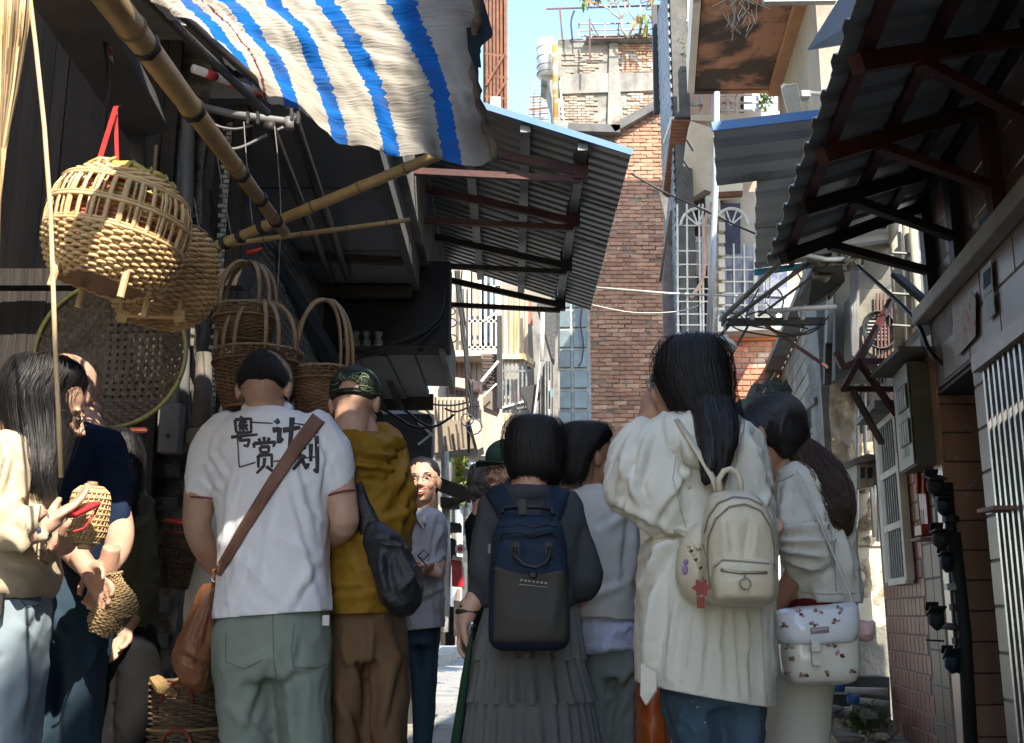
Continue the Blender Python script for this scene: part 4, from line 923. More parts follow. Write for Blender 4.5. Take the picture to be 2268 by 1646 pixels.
for u in (1600,1622,1664,1712,1738,1776):
    b = MB(); b.tube([P(u,v,D) for v in (688,694,699,705,711)], [.03,.034,.022,.036,.034], 12); b.build('insulator', mat('porcelain_white', (.5,.49,.46), (.4,.39,.37), rough=.25), t, smooth=True)
for pts in ([(1600,690),(1625,725),(1680,740),(1740,745),(1800,735),(1836,700)],[(1610,690),(1640,700),(1660,720),(1700,728),(1760,742),(1820,720)],[(1650,700),(1690,690),(1730,715),(1790,728)],[(1700,660),(1720,640),(1735,665),(1725,690),(1700,675)],[(1745,620),(1760,600),(1775,620)],[(1680,640),(1660,680),(1650,716)]):
    cable(pts, D-.1, .007, parent=t)
for (a, c, r) in (((1806,572,8.6),(1620,708,9.1),.020),((1735,575,8.2),(1600,705,9.0),.022),((1822,596,8.6),(1680,700,9.1),.012)):
    pole('conduit', [a, c], D, r, mat('dull_conduit', (.17,.155,.13), (.11,.10,.09), sc=6), t)
pole('elbow_pipe', [(1762,570,8.4),(1790,566,8.4),(1830,575,8.5),(1900,572,8.7)], D, .02, pvc, t); pole('pale_pipe', [(1700,690),(1780,683),(1852,680)], D-.2, .022, pvc, t)
t = thing('street_lamp', 'small grey enamel lamp shade on a thin arm above the long-haired woman', 'lamp')
b = MB(); c = P(1603,760,8.9); ax = V(.35,0,.94).normalized()
b.tube([c+ax*k for k in (.075,.05,.035,.0,-.012)], [.018,.028,.075,.118,.118], 20, cap=True); b.build('lamp_shade', mat('enamel_grey', (.45,.46,.46), (.38,.38,.38), rough=.3), t, smooth=True)
cable([(1608,742),(1604,722),(1612,712)], 8.9, .008, steel_gry, 'lamp_arm', t)
# ---- block wall house
blkm = [mat('grey_block_a', (.30,.27,.225), (.22,.20,.165), sc=5, bump=.7, bsc=20, rnd=.15, c3=(.13,.115,.10), t3=(.56,.7)), mat('grey_block_b', (.26,.24,.21), (.19,.175,.15), sc=5, bump=.7, bsc=20, rnd=.2)]
t = thing('block_wall_house', 'low house side of rough pale grey blocks with a tiled verge', 'house')
ak = V(.135,1,0).normalized(); def_ = lambda Y, z, off=0: V(1.87-off+.135*Y, Y, z)
ztop = 4.5
b = MB(); b.plate([def_(10.2,0), def_(17.5,0), def_(17.5,ztop), def_(10.2,ztop)], .3, n=(1,0,0)); b.build('wall', mat('block_mortar', (.17,.155,.13), (.11,.10,.09), sc=5, bump=.6), t)
lay(t, def_(10.25,1.2), ak, (0,0,1), 5.9, 3.25, .36, .19, .014, None, 'block', .02, mats=blkm, limit=150, prox=.012, vis=lambda u, v: u > 1715)
for k in range(16):
    y = 10.3+k*.37; b = MB(); b.tube([def_(y,ztop+.10,.2), def_(y,ztop+.05,-.1)], .085, 8); b.build('verge_tile', mat('old_roof_tile', (.14,.125,.105), (.09,.08,.07), sc=8, rnd=.25), t, smooth=True)
b = MB(); b.beam(def_(10.2,ztop+.02,.14), def_(16.2,ztop+.02,.14), .22, .07); b.build('verge_board', plaster_gry, t)
b = MB(); b.plate([def_(10.2,3.05,.02),def_(11.3,3.05,.02),def_(11.3,3.22,.55),def_(10.2,3.22,.55)], .07, n=(0,0,1))
b = MB(); b.box(def_(10.9,2.95,.22), (.5,1.4,.07)); b.build('concrete_lintel', plaster_gry, t, bevel=.01)
b = MB(); b.box(def_(11.1,2.3,.0), (.06,1.1,1.1)); b.build('shutter', mat('grey_shutter', (.20,.19,.17), (.13,.12,.11), sc=8), t)
for yy in (10.55, 11.7): 
    b = MB(); b.box(def_(yy,2.3,.03), (.07,.07,1.15)); b.build('shutter_frame', wht, t)
# mossy ridge
t = thing('mossy_lean_to', 'dark mossy hump of old roof between the two women and the brick', 'roof')
mossm = mat('moss_black', (.045,.045,.03), (.02,.02,.016), sc=8, bump=1.5, bsc=30, c3=(.10,.095,.06), t3=(.56,.7), sc3=8)
b = MB()
def hump(s, q):
    u = 1600+150*s; top = 905-75*min(1, s*1.25)+10*math.sin(s*9)+ (12 if s > .9 else 0); v = top+ (1010-top)*q
    return P(u, v, 13.2-1.2*q)+noise.noise_vector(V(u*.05,v*.05,0))*.10
b.grid(hump, 34, 20); b.build('roof_mass', mossm, t, smooth=True)
b = MB()
for k in range(500):
    s = random.random(); q = random.random()**2*.6; p = hump(s, q)-V(0,.05,0); d = V(random.uniform(-1,1),random.uniform(-.6,0),random.uniform(-.2,1)).normalized()*random.uniform(.02,.06)
    c = d.orthogonal().normalized()*.006; b.add([p-c, p+c, p+d], [(0,1,2)])
b.build('moss_tufts', mat('moss_green', (.09,.10,.035), (.05,.055,.02)), t, fix=False, kind='stuff')
# ---- cracked column with pipes
t = thing('cracked_column', 'crumbling plaster and brick column carrying pale water pipes', 'wall')
D = 9.9
cr = mat('crumbling_plaster', (.46,.37,.25), (.34,.27,.18), sc=4, bump=1.5, bsc=16, c3=(.13,.115,.09), t3=(.5,.58), sc3=3)
b = MB()
def colf(s, q):
    u = 1838+122*s; v = 690+650*q; p = P(u, v, D); return V(p.x, D+.10*noise.noise(p*2.4)+.05*noise.noise(p*9), p.z)
b.grid(colf, 36, 90); b.build('rough_face', cr, t, smooth=True)
b = MB(); b.box(((P(1838,1000,D).x+P(1960,1000,D).x)/2, D+.35, 2.2), (P(1960,1000,D).x-P(1838,1000,D).x, .4, 4.4)); b.build('wall', plaster_gry, t)
for k, pts in enumerate(([(1898,820),(1899,1000),(1898,1150),(1886,1210),(1885,1290)],[(1914,830),(1916,990),(1930,1090),(1936,1190)],[(1908,820),(1909,960)],[(1944,980),(1945,1200)],[(1936,1010),(1938,1190)],[(1922,1000),(1926,1060),(1940,1150)])):
    pole('water_pipe', pts, D-.14, .016, pvc if k != 2 else steel_gry, t, n=10)
for (u, v, s_) in ((1893,870,.05),(1912,1080,.06),(1920,1160,.07),(1890,1100,.05),(1926,940,.06),(1915,1040,.08)):
    b = MB(); b.ell(P(u,v,D-.05), (s_,s_*.6,s_), n=8, m=6)
    for q in b.v: q += noise.noise_vector(q*30)*.02
    b.build('loose_stone', cr, t)
t2 = thing('meter_box', 'small stained two-door meter box under a tiny ledge on the column', 'meter box')
mbm = mat('stained_cream_metal', (.40,.37,.29), (.30,.27,.21), sc=6, c3=(.2,.1,.05), t3=(.6,.7), sc3=8)
b = MB(); b.plate([P(u,v,9.3) for u,v in ((1898,1022),(1944,1016),(1948,1072),(1898,1084))], .3, n=(0,1,0)); b.build('box_body', mbm, t2, bevel=.006)
b = MB(); b.plate([P(u,v,9.2) for u,v in ((1888,1018),(1920,1005),(1950,1008),(1948,1016),(1902,1026))], .4, n=(0,1,0)); b.build('ledge', plaster_gry, t2)
for (a, c) in ((1905,1918),(1922,1935)):
    poly('door', [(a-2,1030),(c+1,1027),(c+1,1078),(a-2,1080)], 9.28, .02, mbm, t2)
    poly('door_window', [(a+1,1036),(c-2,1034),(c-2,1058),(a+1,1060)], 9.26, .02, iron_blk, t2)
# cream lit wall low with open pipes and rubble
t = thing('cream_low_wall', 'cream plaster wall with peeling base and capped pipes behind the right woman', 'wall')
D = 9.9
clm = mat('cream_plaster', (.50,.45,.34), (.42,.37,.28), sc=2.5, bump=.5, bsc=10, c3=(.20,.18,.145), t3=(.56,.64), sc3=1.3)
b = MB(); b.plate([P(u,v,D) for u,v in ((1780,1082),(1963,1082),(1972,1500),(1780,1500))], .3, n=(0,1,0)); b.build('wall', clm, t)
bar('joint_line', (1870,1210), (1962,1210), D-.01, .012, grout_dk, t)
poly('peeled_base', [(1842,1400),(1900,1370),(1950,1390),(1972,1380),(1974,1520),(1842,1520)], D-.03, .05, mat('peeled_grey', (.24,.22,.18), (.15,.14,.11), sc=5, bump=1.2), t)
pole('vent_pipe', [(1898,1330),(1900,1400)], D-.2, .022, pvc, t)
t = thing('ground_pipe_run', 'pale pipes with blue valves along the foot of the wall', 'pipes')
for (a, c, r) in (((1830,1529),(1965,1532),.03),((1880,1548),(1968,1560),.026),((1885,1565),(1968,1600),.02)): pole('pipe', [a, c], 9.3, r, pvc, t, n=10)
bv = mat('blue_valve', (.02,.10,.26), rough=.4)
for (u, v) in ((1890,1548),(1858,1519)):
    b = MB(); b.tube([P(u-12,v,9.25),P(u+10,v+1,9.25)], .045, 12); b.build('valve', bv, t, smooth=True)
t = thing('rubble_heap', 'heap of broken stones and weeds at the foot of the wall', 'rubble')
for k in range(70):
    u = random.uniform(1795,1962); v = random.uniform(1575,1640); s_ = random.uniform(.03,.10)*(1.4 if k < 8 else 1)
    b = MB(); b.ell((0,0,0), (s_*1.4, s_, s_*.6), n=7, m=5)
    for q in b.v: q += noise.noise_vector(q*14+V(k,0,0))*s_*.5
    c = P(u, v, 9.0); 
    if c.z < .03: c = CAM+ray(u,v)*((CAMZ-.04)/-ray(u,v).z)
    for q in b.v: q += c
    b.build('stone', random.choice((plaster_gry, plaster_rough, cr)), t)
poly('rubble_bank', [(1780,1500),(1970,1500),(1975,1640),(1780,1640)], 9.6, .3, mat('dark_bank', (.04,.038,.03), (.02,.02,.018), sc=6, bump=1), t)
b = MB()
for k in range(400):
    p = P(random.gauss(1915,25), random.gauss(1600,16), 8.9); d = V(random.uniform(-.6,.6),random.uniform(-.5,.5),random.uniform(.2,1)).normalized()*random.uniform(.03,.08); c = d.orthogonal().normalized()*.008; b.add([p-c, p+c, p+d], [(0,1,2)])
b.build('weeds', mat('weed_green', (.10,.15,.05)), t, fix=False, kind='stuff')
# ---- tiled wall with window (plane RW)
t = thing('tiled_house', 'right-hand house clad in brown and terracotta tiles with a folding shop gate', 'house')
tl_b = mat('brown_tile', (.44,.26,.18), (.37,.215,.15), sc=2.5, rough=.28, bump=.05, rnd=.10, c3=(.17,.095,.068), t3=(.6,.8))
tl_r = mat('red_tile', (.28,.13,.09), (.225,.105,.075), sc=2.5, rough=.3, bump=.05, rnd=.14)
tl_p = mat('pinkish_tile', (.20,.133,.10), (.165,.108,.082), sc=2.5, rough=.3, bump=.05, rnd=.10)
grt = mat('tile_grout', (.19,.145,.115), (.12,.09,.075), sc=6)
grd = mat('tile_grout_dark', (.09,.06,.045))
akw = V(.135,1,0).normalized()
def rwp(Y, z, off=0): return V(1.87+.135*Y-off, Y, z)
b = MB(); b.plate([rwp(7.16,-.2), rwp(9.42,-.2), rwp(9.42,2.95), rwp(7.16,2.95)], .25, n=(1,0,0)); b.build('lower_wall', grt, t)
lay(t, rwp(7.9,.0), akw, (0,0,1), 1.52, 1.75, .135, .135, .007, tl_r, 'red_tile', .006, stagger=True, prox=.002, limit=300)
lay(t, rwp(7.17,.0), akw, (0,0,1), .72, 2.9, .24, .24, .008, tl_p, 'pink_tile', .006, stagger=False, prox=.002, limit=120)
lay(t, rwp(7.9,1.76), akw, (0,0,1), 1.52, .92, .135, .135, .007, mat('orange_tile', (.36,.17,.10), (.30,.14,.085), rough=.3, bump=.05, rnd=.12), 'orange_tile', .006, stagger=True, prox=.002, limit=200)
# window
w0, w1 = 7.95, 8.75; z0, z1 = RW(2000,1290).z, RW(2000,925).z
w0 = RW(2030,1285).y; w1 = RW(1975,1100).y; z0 = RW(2028,1285).z; z1 = RW(1990,925).z
b = MB(); b.plate([rwp(w0,z0,.012), rwp(w1,z0,.012), rwp(w1,z1,.012), rwp(w0,z1,.012)], .02, n=(1,0,0)); b.build('window_pane', mat('dark_pane', (.05,.055,.05), rough=.15), t)
for (a, c) in (((w0,z0),(w0,z1)),((w1,z0),(w1,z1)),((w0,z0),(w1,z0)),((w0,z1),(w1,z1)),((w0,(z0*2+z1)/3),(w1,(z0*2+z1)/3)),((w0,(z0+z1*2)/3),(w1,(z0+z1*2)/3))):
    b = MB(); b.beam(rwp(*a,.05), rwp(*c,.05), .06, .05); b.build('window_frame', wht if a[0] != c[0] or a[0] == w0 else mat('frame_cream', (.5,.46,.38)), t)
for k in range(1, 8):
    y = w0+(w1-w0)*k/8; b = MB(); b.tube([rwp(y,z0,.06), rwp(y,z1,.06)], .010, 6); b.build('window_bar', steel_gry, t)
b = MB(); b.beam(rwp(w0-.1,z1+.06,.12), rwp(w1+.08,z1+.06,.12), .22, .05); b.build('window_ledge', plaster_gry, t)
b = MB(); b.beam(rwp(w1+.02,z0,.02), rwp(w1+.02,z1,.02), .12, .14); b.build('window_reveal', wht, t)
# pillar (far jamb of the recess) facing the camera
Y7 = 7.13; xl = rwp(Y7,0).x
b = MB(); b.box((xl+.75, Y7+.12, 1.48), (1.5, .2, 2.96)); b.build('jamb_wall', grd, t)
lay(t, (xl+.004, Y7+.02, .02), (1,0,0), (0,0,1), 1.0, 2.75, .62, .192, .008, tl_b, 'brown_tile', .012, stagger=False, prox=.002, limit=60)
b = MB(); b.box((xl-.006, Y7+.06, 1.4), (.02, .14, 2.8)); b.build('corner_strip', tl_b, t)
# lintel and upper wall on the outer plane
zl = 2.42; HB = 6.3
b = MB(); b.plate([rwp(-7,zl), rwp(7.14,zl), rwp(7.14,HB), rwp(-7,HB)], .22, n=(1,0,0)); b.build('upper_wall', grt, t)
lay(t, rwp(2.6,zl+.01), akw, (0,0,1), 4.5, 2.3, .62, .25, .009, tl_p, 'wall_tile', .008, stagger=True, prox=.002, limit=120)
b = MB(); b.plate([rwp(6.26,zl-.02), rwp(7.13,zl-.02), rwp(7.13,zl-.02,-1.2), rwp(6.26,zl-.02,-1.2)], .02, n=(0,0,-1)); b.build('recess_soffit', mat('soffit_brown', (.05,.035,.028)), t)
b = MB(); b.beam(rwp(2.0,2.95,.06), rwp(7.2,2.93,.06), .10, .10); b.build('cornice', mat('cornice_grey', (.33,.29,.25), (.26,.22,.19), sc=4), t, bevel=.008)
# near pier strip + gate
b = MB(); b.plate([rwp(5.98,-.1), rwp(6.28,-.1), rwp(6.28,zl-.03), rwp(5.98,zl-.03)], 1.2, n=(1,0,0)); b.build('pier_wall', grt, t)
b = MB(); b.plate([rwp(6.2,-.1,-1.22), rwp(7.2,-.1,-1.22), rwp(7.2,zl+.3,-1.22), rwp(6.2,zl+.3,-1.22)], .1, n=(1,0,0)); b.build('recess_back_wall', grd, t)
lay(t, rwp(5.99,.0), akw, (0,0,1), .29, 2.4, .29, .25, .009, tl_p, 'pier_tile', .008, stagger=False, prox=.002, limit=20)
b = MB(); b.plate([rwp(-7,-.1,-.25), rwp(5.96,-.1,-.25), rwp(5.96,zl,-.25), rwp(-7,zl,-.25)], .1, n=(1,0,0)); b.build('shop_dark', iron_blk, t)
gate = mat('steel_gate', (.42,.40,.37), (.30,.28,.26), sc=4, rough=.3, metal=.6)
for k in range(34):
    y = 5.93-k*.045-.0*k
    b = MB(); b.beam(rwp(y,-.0,.0 if k % 2 else .04), rwp(y,2.28,.0 if k % 2 else .04), .022, .022, up=(0,1,0)); b.build('gate_bar', gate, t)
b = MB(); b.beam(rwp(2.0,2.33,.03), rwp(6.0,2.33,.03), .12, .09); b.build('gate_rail', mat('rail_brown', (.26,.20,.17), (.18,.14,.12), sc=5, metal=.3, rough=.4), t)
# red patches of a torn bill, notices
nm = mat('torn_paper', (.42,.35,.30), (.33,.27,.23), sc=9, c3=(.42,.10,.04), t3=(.60,.63), sc3=14)
def onrw(name, pts, th, m, parent, off=.012, **k):
    b = MB(); b.plate([RW(u,v,off) for u,v in pts], th, n=(1,0,0)); return b.build(name, m, parent, **k)
t3 = onrw('torn_poster', [(2113,690),(2135,672),(2150,645),(2160,660),(2160,745),(2120,790),(2108,770)], .004, nm, None, .03, label='torn remains of a poster with orange scraps on the brown tiles', cat='poster')
nw = mat('notice_white', (.50,.52,.52), (.40,.42,.43), sc=6); nb = mat('notice_blue', (.05,.13,.22), (.03,.10,.17), sc=5)
o = onrw('notice_sheet', [(2172,600),(2194,575),(2198,640),(2176,662)], .004, nw, None, .03, label='upper white paper notice with blue lines beside the shop gate', cat='notice')
for k in range(4): onrw('printed_line', [(2177+k*4,606-k*4),(2179+k*4,604-k*4),(2180+k*4,640-k*4),(2178+k*4,642-k*4)], .003, nb, o, .036)
onrw('notice_sheet', [(2177,665),(2199,642),(2203,694),(2184,714)], .004, nw, None, .03, label='lower blank white paper notice beside the shop gate', cat='notice')
o = onrw('number_plate', [(2168,490),(2190,470),(2192,528),(2171,552)], .006, nb, None, .03, label='faded blue plate on the tiles between the canopy posts', cat='sign')
for (a, c) in (((2175,500),(2187,490)),((2174,518),(2188,506)),((2181,492),(2182,530)),((2175,536),(2187,524))):
    b = MB(); b.beam(RW(*a,.04), RW(*c,.04), .012, .004); b.build('lettering', mat('faint_blue_ink', (.16,.27,.38)), o)
cable([(2130,640,6.6),(2140,740,6.5),(2160,790,6.4),(2190,815,6.2)], 6.5, .006, pvc_dk, 'thin_wall_wire', label='thin grey wire dangling over the torn poster', cat='wire')
cable([(1900,590,7.9),(2020,700,7.3),(2060,780,7.0),(2110,815,6.9),(2190,818,6.6)], 7, .018, plastic_blk, 'sagging_cable', label='thick black cable sagging from the canopy to the recess', cat='cable')
for k in range(9):
    p = P(random.uniform(2118,2180), random.uniform(860,1120), Y7-.005); b = MB(); b.ell(p, (random.uniform(.01,.022), .003, random.uniform(.008,.015)), n=8, m=4)
    for q in b.v: q.x += noise.noise(q*90)*.008
    b.build('plaster_scar', mat('scar_white', (.5,.44,.40)), t)
# meter cabinet
t = thing('meter_cabinet', 'tall olive electricity meter cabinet with two barred windows on the right wall', 'meter cabinet')
cg = mat('cabinet_green', (.085,.085,.06), (.07,.07,.05), sc=3, rough=.5, bump=.05, c3=(.15,.14,.11), t3=(.68,.76), sc3=9)
cgf = mat('cabinet_front', (.26,.25,.20), (.22,.21,.17), sc=3, rough=.5)
Yc = 7.2; xA, xB = P(2020,900,Yc).x, P(2108,900,Yc).x; zt, zb_ = P(2060,800,Yc).z, P(2060,1030,Yc).z
fk = V(.135,1,0).normalized()*.47
b = MB(); lo = [V(xA,Yc,zb_), V(xB,Yc,zb_), V(xB,Yc,zb_)+fk, V(xA,Yc,zb_)+fk]; hi = [p+V(0,0,zt-zb_) for p in lo]
b.add(lo+hi, [(0,1,2,3),(7,6,5,4),(0,1,5,4),(1,2,6,5),(2,3,7,6),(3,0,4,7)]); b.build('cabinet_body', cg, t, bevel=.004)
b = MB(); e = .006; f0 = [V(xA-e,Yc+.01,zb_+.01), V(xA-e,Yc+.01,zt-.01), V(xA-e,Yc+.01,zt-.01)+fk*.96, V(xA-e,Yc+.01,zb_+.01)+fk*.96]; b.plate(f0, .008, n=(-1,0,0)); b.build('front_door', cgf, t)
b = MB(); cc = V((xA+xB)/2-.03, Yc+.2, zt+.035); b.box(cc, (xB-xA+.14, .62, .03), Matrix.Rotation(R(-5),3,'X')); b.build('lid', mat('lid_grey', (.16,.15,.12), (.12,.11,.09)), t)
for (f, h) in ((.56,.80),(.22,.42)):
    za, zc = zb_+(zt-zb_)*f*1.0, zb_+(zt-zb_)*(f+.24)
    b = MB(); q = [V(xA-.018,Yc+.03,za), V(xA-.018,Yc+.03,zc), V(xA-.018,Yc+.03,zc)+fk*.62, V(xA-.018,Yc+.03,za)+fk*.62]; b.plate(q, .006, n=(-1,0,0)); b.build('window_frame', iron_blk, t)
    for k in range(4):
        s0 = .09+k*.145; q = [V(xA-.028,Yc,za+.012)+fk*s0, V(xA-.028,Yc,zc-.012)+fk*s0, V(xA-.028,Yc,zc-.012)+fk*(s0+.085), V(xA-.028,Yc,za+.012)+fk*(s0+.085)]; b = MB(); b.plate(q, .003, n=(-1,0,0)); b.build('meter_window', mat('meter_pane', (.36,.36,.33), rough=.25), t)
for (f, g_) in ((.50,.3),(.50,.5),(.16,.3),(.16,.52)):
    b = MB(); c = V(xA-.02,Yc,zb_+(zt-zb_)*f)+fk*g_; b.box(c, (.004,.055,.06)); b.build('paper_sticker', mat('sticker_cream', (.4,.39,.3)), t)
# red bracket with AC and jumble
t = thing('iron_ac_bracket', 'red oxide iron bracket carrying an old air conditioner beside the conduit pipes', 'bracket')
D = 7.9
bar('front_leg', (1868,815), (1850,780), D, .045, iron_red, t)
for (a, c) in (((1988,640,8.3),(1902,800,7.6)),((1902,800,7.6),(2012,800,8.2)),((2012,660,8.3),(2012,805,8.2)),((1902,800,7.6),(1868,862,7.6)),((1868,862,7.6),(1990,862,8.3)),((1905,805,7.6),(2005,945,8.3)),((1890,868,7.6),(1952,980,8.4)),((1902,800,7.6),(1868,815,7.7))):
    bar('bracket_member', a, c, D, .04, iron_red, t)
bar('dark_plank', (1985,610,7.3), (2085,700,7.0), D, .10, mat('plank_slate', (.05,.052,.045)), t, h=.03)
t = thing('old_air_conditioner', 'old cream air conditioner tucked behind the red bracket', 'air conditioner')
b = MB(); b.plate([P(u,v,8.8) for u,v in ((1900,640),(1990,640),(1990,800),(1900,800))], .4, n=(0,1,0)); b.build('ac_body', mat('ac_dull', (.20,.185,.14), (.14,.13,.10), sc=4, c3=(.07,.06,.05), t3=(.55,.7)), t, bevel=.01)
poly('ac_grille', [(1920,700),(1965,700),(1965,760),(1920,760)], 8.77, .02, iron_blk, t)
for v in range(704, 760, 8): bar('grille_fin', (1921,v), (1964,v), 8.76, .012, steel_gry, t)
b = MB(); c = P(1948,730,8.7)
for k in range(5): b.tube([c+V(math.cos(a)*.14+.01*k, .01*k, math.sin(a)*.16) for a in [q*.42+k for q in range(16)]], .008, 5)
b.build('wire_coil', plastic_blk, t, smooth=True, kind='stuff')
b = MB()
for k in range(6): b.tube([P(1886+k*3,600,8.2), P(1884+k*3.5,700,8.15), P(1888+k*2.4,786,8.2), P(1892+k*2,795,8.2)], .008, 5)
b.build('cable_hank', pvc_dk, t, smooth=True, kind='stuff')
t = thing('low_awning', 'small sagging dark grey concrete awning under the blue canopy corner', 'awning')
b = MB(); b.plate([P(1770,660,9.6),P(1800,604,8.6),P(1868,600,8.4),P(1872,622,8.8),P(1838,664,9.2),P(1790,682,9.7)], .05, n=(0,0,1)); b.build('awning_slab', mat('slab_dark', (.07,.065,.055), (.05,.045,.04), sc=5, bump=1.2), t)
b = MB(); b.grid(lambda s, q: P(1800+110*s, 560+50*q+12*math.sin(s*7), 8.6)+noise.noise_vector(V(s*7,q*5,0))*.09, 24, 12); b.build('crumpled_sheet', mat('dusty_sheet', (.17,.155,.12), (.10,.09,.075), sc=6, bump=1.2), t, smooth=True)
# soil pipes between
t = thing('downpipe_group', 'three tall beige downpipes beside the dark doorway on the right', 'pipes')
for k, (u, r) in enumerate(((1992,.05),(2018,.035),(2032,.03))): pole('downpipe', [(u-10,500),(u-2,640),(u+4,795)], 8.0-.1*k, r, mat('beige_pipe', (.40,.36,.28), (.30,.27,.21), sc=4), t, n=12)
for v in (560, 650, 720): bar('pipe_clamp', (1975,v), (2034,v+4), 7.85, .03, steel_gry, t, h=.012)
t = thing('grille_doorway', 'dark red barred window in deep shade beside the downpipes', 'window')
poly('opening', [(1940,650),(1985,620),(1992,850),(1950,850)], 8.9, .1, iron_blk, t)
for k in range(7): bar('door_bar', (1942+k*8,650), (1946+k*8,850), 8.75, .015, iron_red, t)
poly('backing_wall', [(1850,470),(2110,470),(2110,840),(1850,840)], 9.35, .2, mat('recess_grey', (.13,.125,.11), (.08,.075,.065), sc=3, c3=(.22,.22,.2), t3=(.6,.65)), t)
# incense shrine
t = thing('incense_shrine', 'small red incense holder shelf hanging on the tiles by the window', 'shrine')
shr = mat('shrine_red', (.30,.03,.02), (.2,.02,.015), sc=9, rough=.4)
c = RW(2046,1195,.08); b = MB(); b.box(c, (.12,.20,.02)); b.build('shelf', mat('shelf_pink', (.35,.2,.16)), t)
b = MB(); b.box(RW(2048,1120,.03), (.02,.12,.42)); b.build('back_board', shr, t)
b = MB(); b.box(c+V(0,0,.06), (.07,.14,.08)); b.build('incense_box', shr, t, bevel=.008)
b = MB(); q = [RW(2030+18*s_,1050+6*math.sin(s_*5),.06) for s_ in (0,.25,.5,.75,1)]
b.grid(lambda s, q_: RW(2028+20*s, 1048+46*q_, .05+.02*math.sin(s*9)), 10, 4); b.build('orange_cloth', mat('orange_cloth', (.62,.17,.04), (.5,.12,.03), sc=9, trans=.3), t, smooth=True)
for k in range(3):
    b = MB(); b.tube([c+V(0,(k-1)*.03,.08), c+V(0,(k-1)*.035,.2)], .003, 5); b.build('incense_stick', rusty_iron, t)
o = MB(); c = RW(2216,1128,.10); o.box(c, (.16,.20,.02)); o.build('door_shelf', mat('shelf_pink', (.35,.2,.16)), None, label='tiny pink shelf projecting by the folding gate at the right', cat='shelf')
t = thing('water_meters', 'stack of black water meters on a vertical pipe against the brown tiled pillar', 'water meters')
dkp = mat('meter_black', (.010,.012,.013), (.018,.018,.016), sc=10, rough=.75); mtb = mat('meter_blue', (.008,.02,.035), rough=.6)
Dm = 7.0
pole('riser', [(2098,1070),(2108,1200),(2122,1380),(2130,1480)], Dm, .035, dkp, t, n=12)
pole('lower_riser', [(2112,1180),(2136,1400),(2150,1646)], Dm-.05, .042, dkp, t, n=12)
for k, (u, v, r) in enumerate(((2072,1078,.058),(2090,1122,.052),(2084,1197,.056),(2096,1247,.042),(2074,1374,.052),(2108,1470,.048))):
    c = P(u, v, Dm-.05); b = MB(); b.tube([c+V(0,-.02,.045),c+V(0,0,.02),c+V(0,.0,-.02),c+V(.01,.02,-.05)], [r*.8,r*.95,r*.9,r*.4], 14); b.tube([c+V(0,-r*.9,-.005),c+V(0,0,-.005)], r*.55, 12); b.build('meter_body', mtb if k % 2 else dkp, t, smooth=True)
    b = MB(); b.box(c+V(0,-.01,.058), (r*1.9,r*2,.012), Matrix.Rotation(.3-.2*k,3,'X')); b.box(c+V(-.01,r*.6,.085), (r*1.5,.010,r*1.1), Matrix.Rotation(.5,3,'X')); b.build('meter_lid', dkp, t)
    b = MB(); b.tube([c+V(.02,0,-.03), P(2098+(v-1070)*.075, v+16, Dm)], .022, 10); b.build('branch_pipe', steel_gry if k in (2,4) else dkp, t, smooth=True)
for (u, v) in ((2106,1150),(2114,1250),(2110,1300),(2122,1345),(2128,1420)):
    c = P(u, v, Dm-.03); b = MB(); b.tube([c-V(0,0,.02), c+V(0,0,.02)], .052, 6); b.build('pipe_union', dkp if v != 1300 else steel_gry, t)
bar('valve_lever', (2052,1418), (2090,1420), Dm-.1, .02, dkp, t, h=.012)
# ---- things that stand outside the view but shade the place: the street wall behind and the opposite upper floors


# ================================================================ BASKETS
def frame(c, up, fwd=(0,1,0)):
    u = Vector(up).normalized(); f = Vector(fwd); x = f.cross(u).normalized(); y = u.cross(x)
    return lambda p: Vector(c)+x*p[0]+y*p[1]+u*p[2]
def lerpprof(prof, z):
    for (a, ra), (b, rb) in zip(prof, prof[1:]):
        if z <= b: return ra+(rb-ra)*(z-a)/(b-a) if b > a else rb
    return prof[-1][1]
def weave(t, fr, prof, zones, n, wr, sr, m, ms, sq=0, start=0, seg=3, swid=None):
    """stakes rise along the profile, weft strands run round them, in and out"""
    H = prof[-1][0]; k = 0; sup = lambda a, z: 1+sq*max(0, 1-z/(.35*H))*(.22*abs(math.cos(2*a))-.1)
    for i in range(n):
        a = 2*math.pi*(i+.5)/n; pts = []
        for j in range(13):
            z = H*j/12; r = lerpprof(prof, z)*sup(a, z); pts.append(fr((math.cos(a)*r, math.sin(a)*r, z)))
        b = MB(); b.tube(pts, sr, 5, flat=1.0); o = b.build('stake', ms, t, smooth=True, fix=False)
    for (z0, z1, pitch) in zones:
        z = z0
        while z <= z1+1e-6:
            pts = []; M_ = n*seg
            for j in range(M_+1):
                a = 2*math.pi*j/M_; zz = z+.0015*math.sin(a*3+k)
                r = lerpprof(prof, zz)*sup(a, zz)+(sr+wr*.55)*math.cos(n/2*a+math.pi*k)
                pts.append(fr((math.cos(a)*r, math.sin(a)*r, zz)))
            b = MB(); b.tube(pts, wr, 5, cap=False, up=None); b.build('weft', m, t, smooth=True, fix=False); z += pitch; k += 1
def ring(t, fr, r, z, tr, m, name='rim', wob=0, n=48):
    b = MB(); b.tube([fr((math.cos(a)*r, math.sin(a)*r, z+wob*math.sin(a*9))) for a in [2*math.pi*k/n for k in range(n+1)]], tr, 8, cap=False); return b.build(name, m, t, smooth=True)
grn = mat('green_bamboo_skin', (.27,.27,.08), (.36,.29,.10), sc=20, rough=.35, c3=(.08,.06,.03), t3=(.6,.68), sc3=26)
yel = mat('yellow_rim', (.55,.40,.08), (.30,.28,.06), sc=26, rough=.4)
redt = mat('red_dyed_strip', (.5,.13,.08), (.42,.2,.1), sc=12, rough=.5)
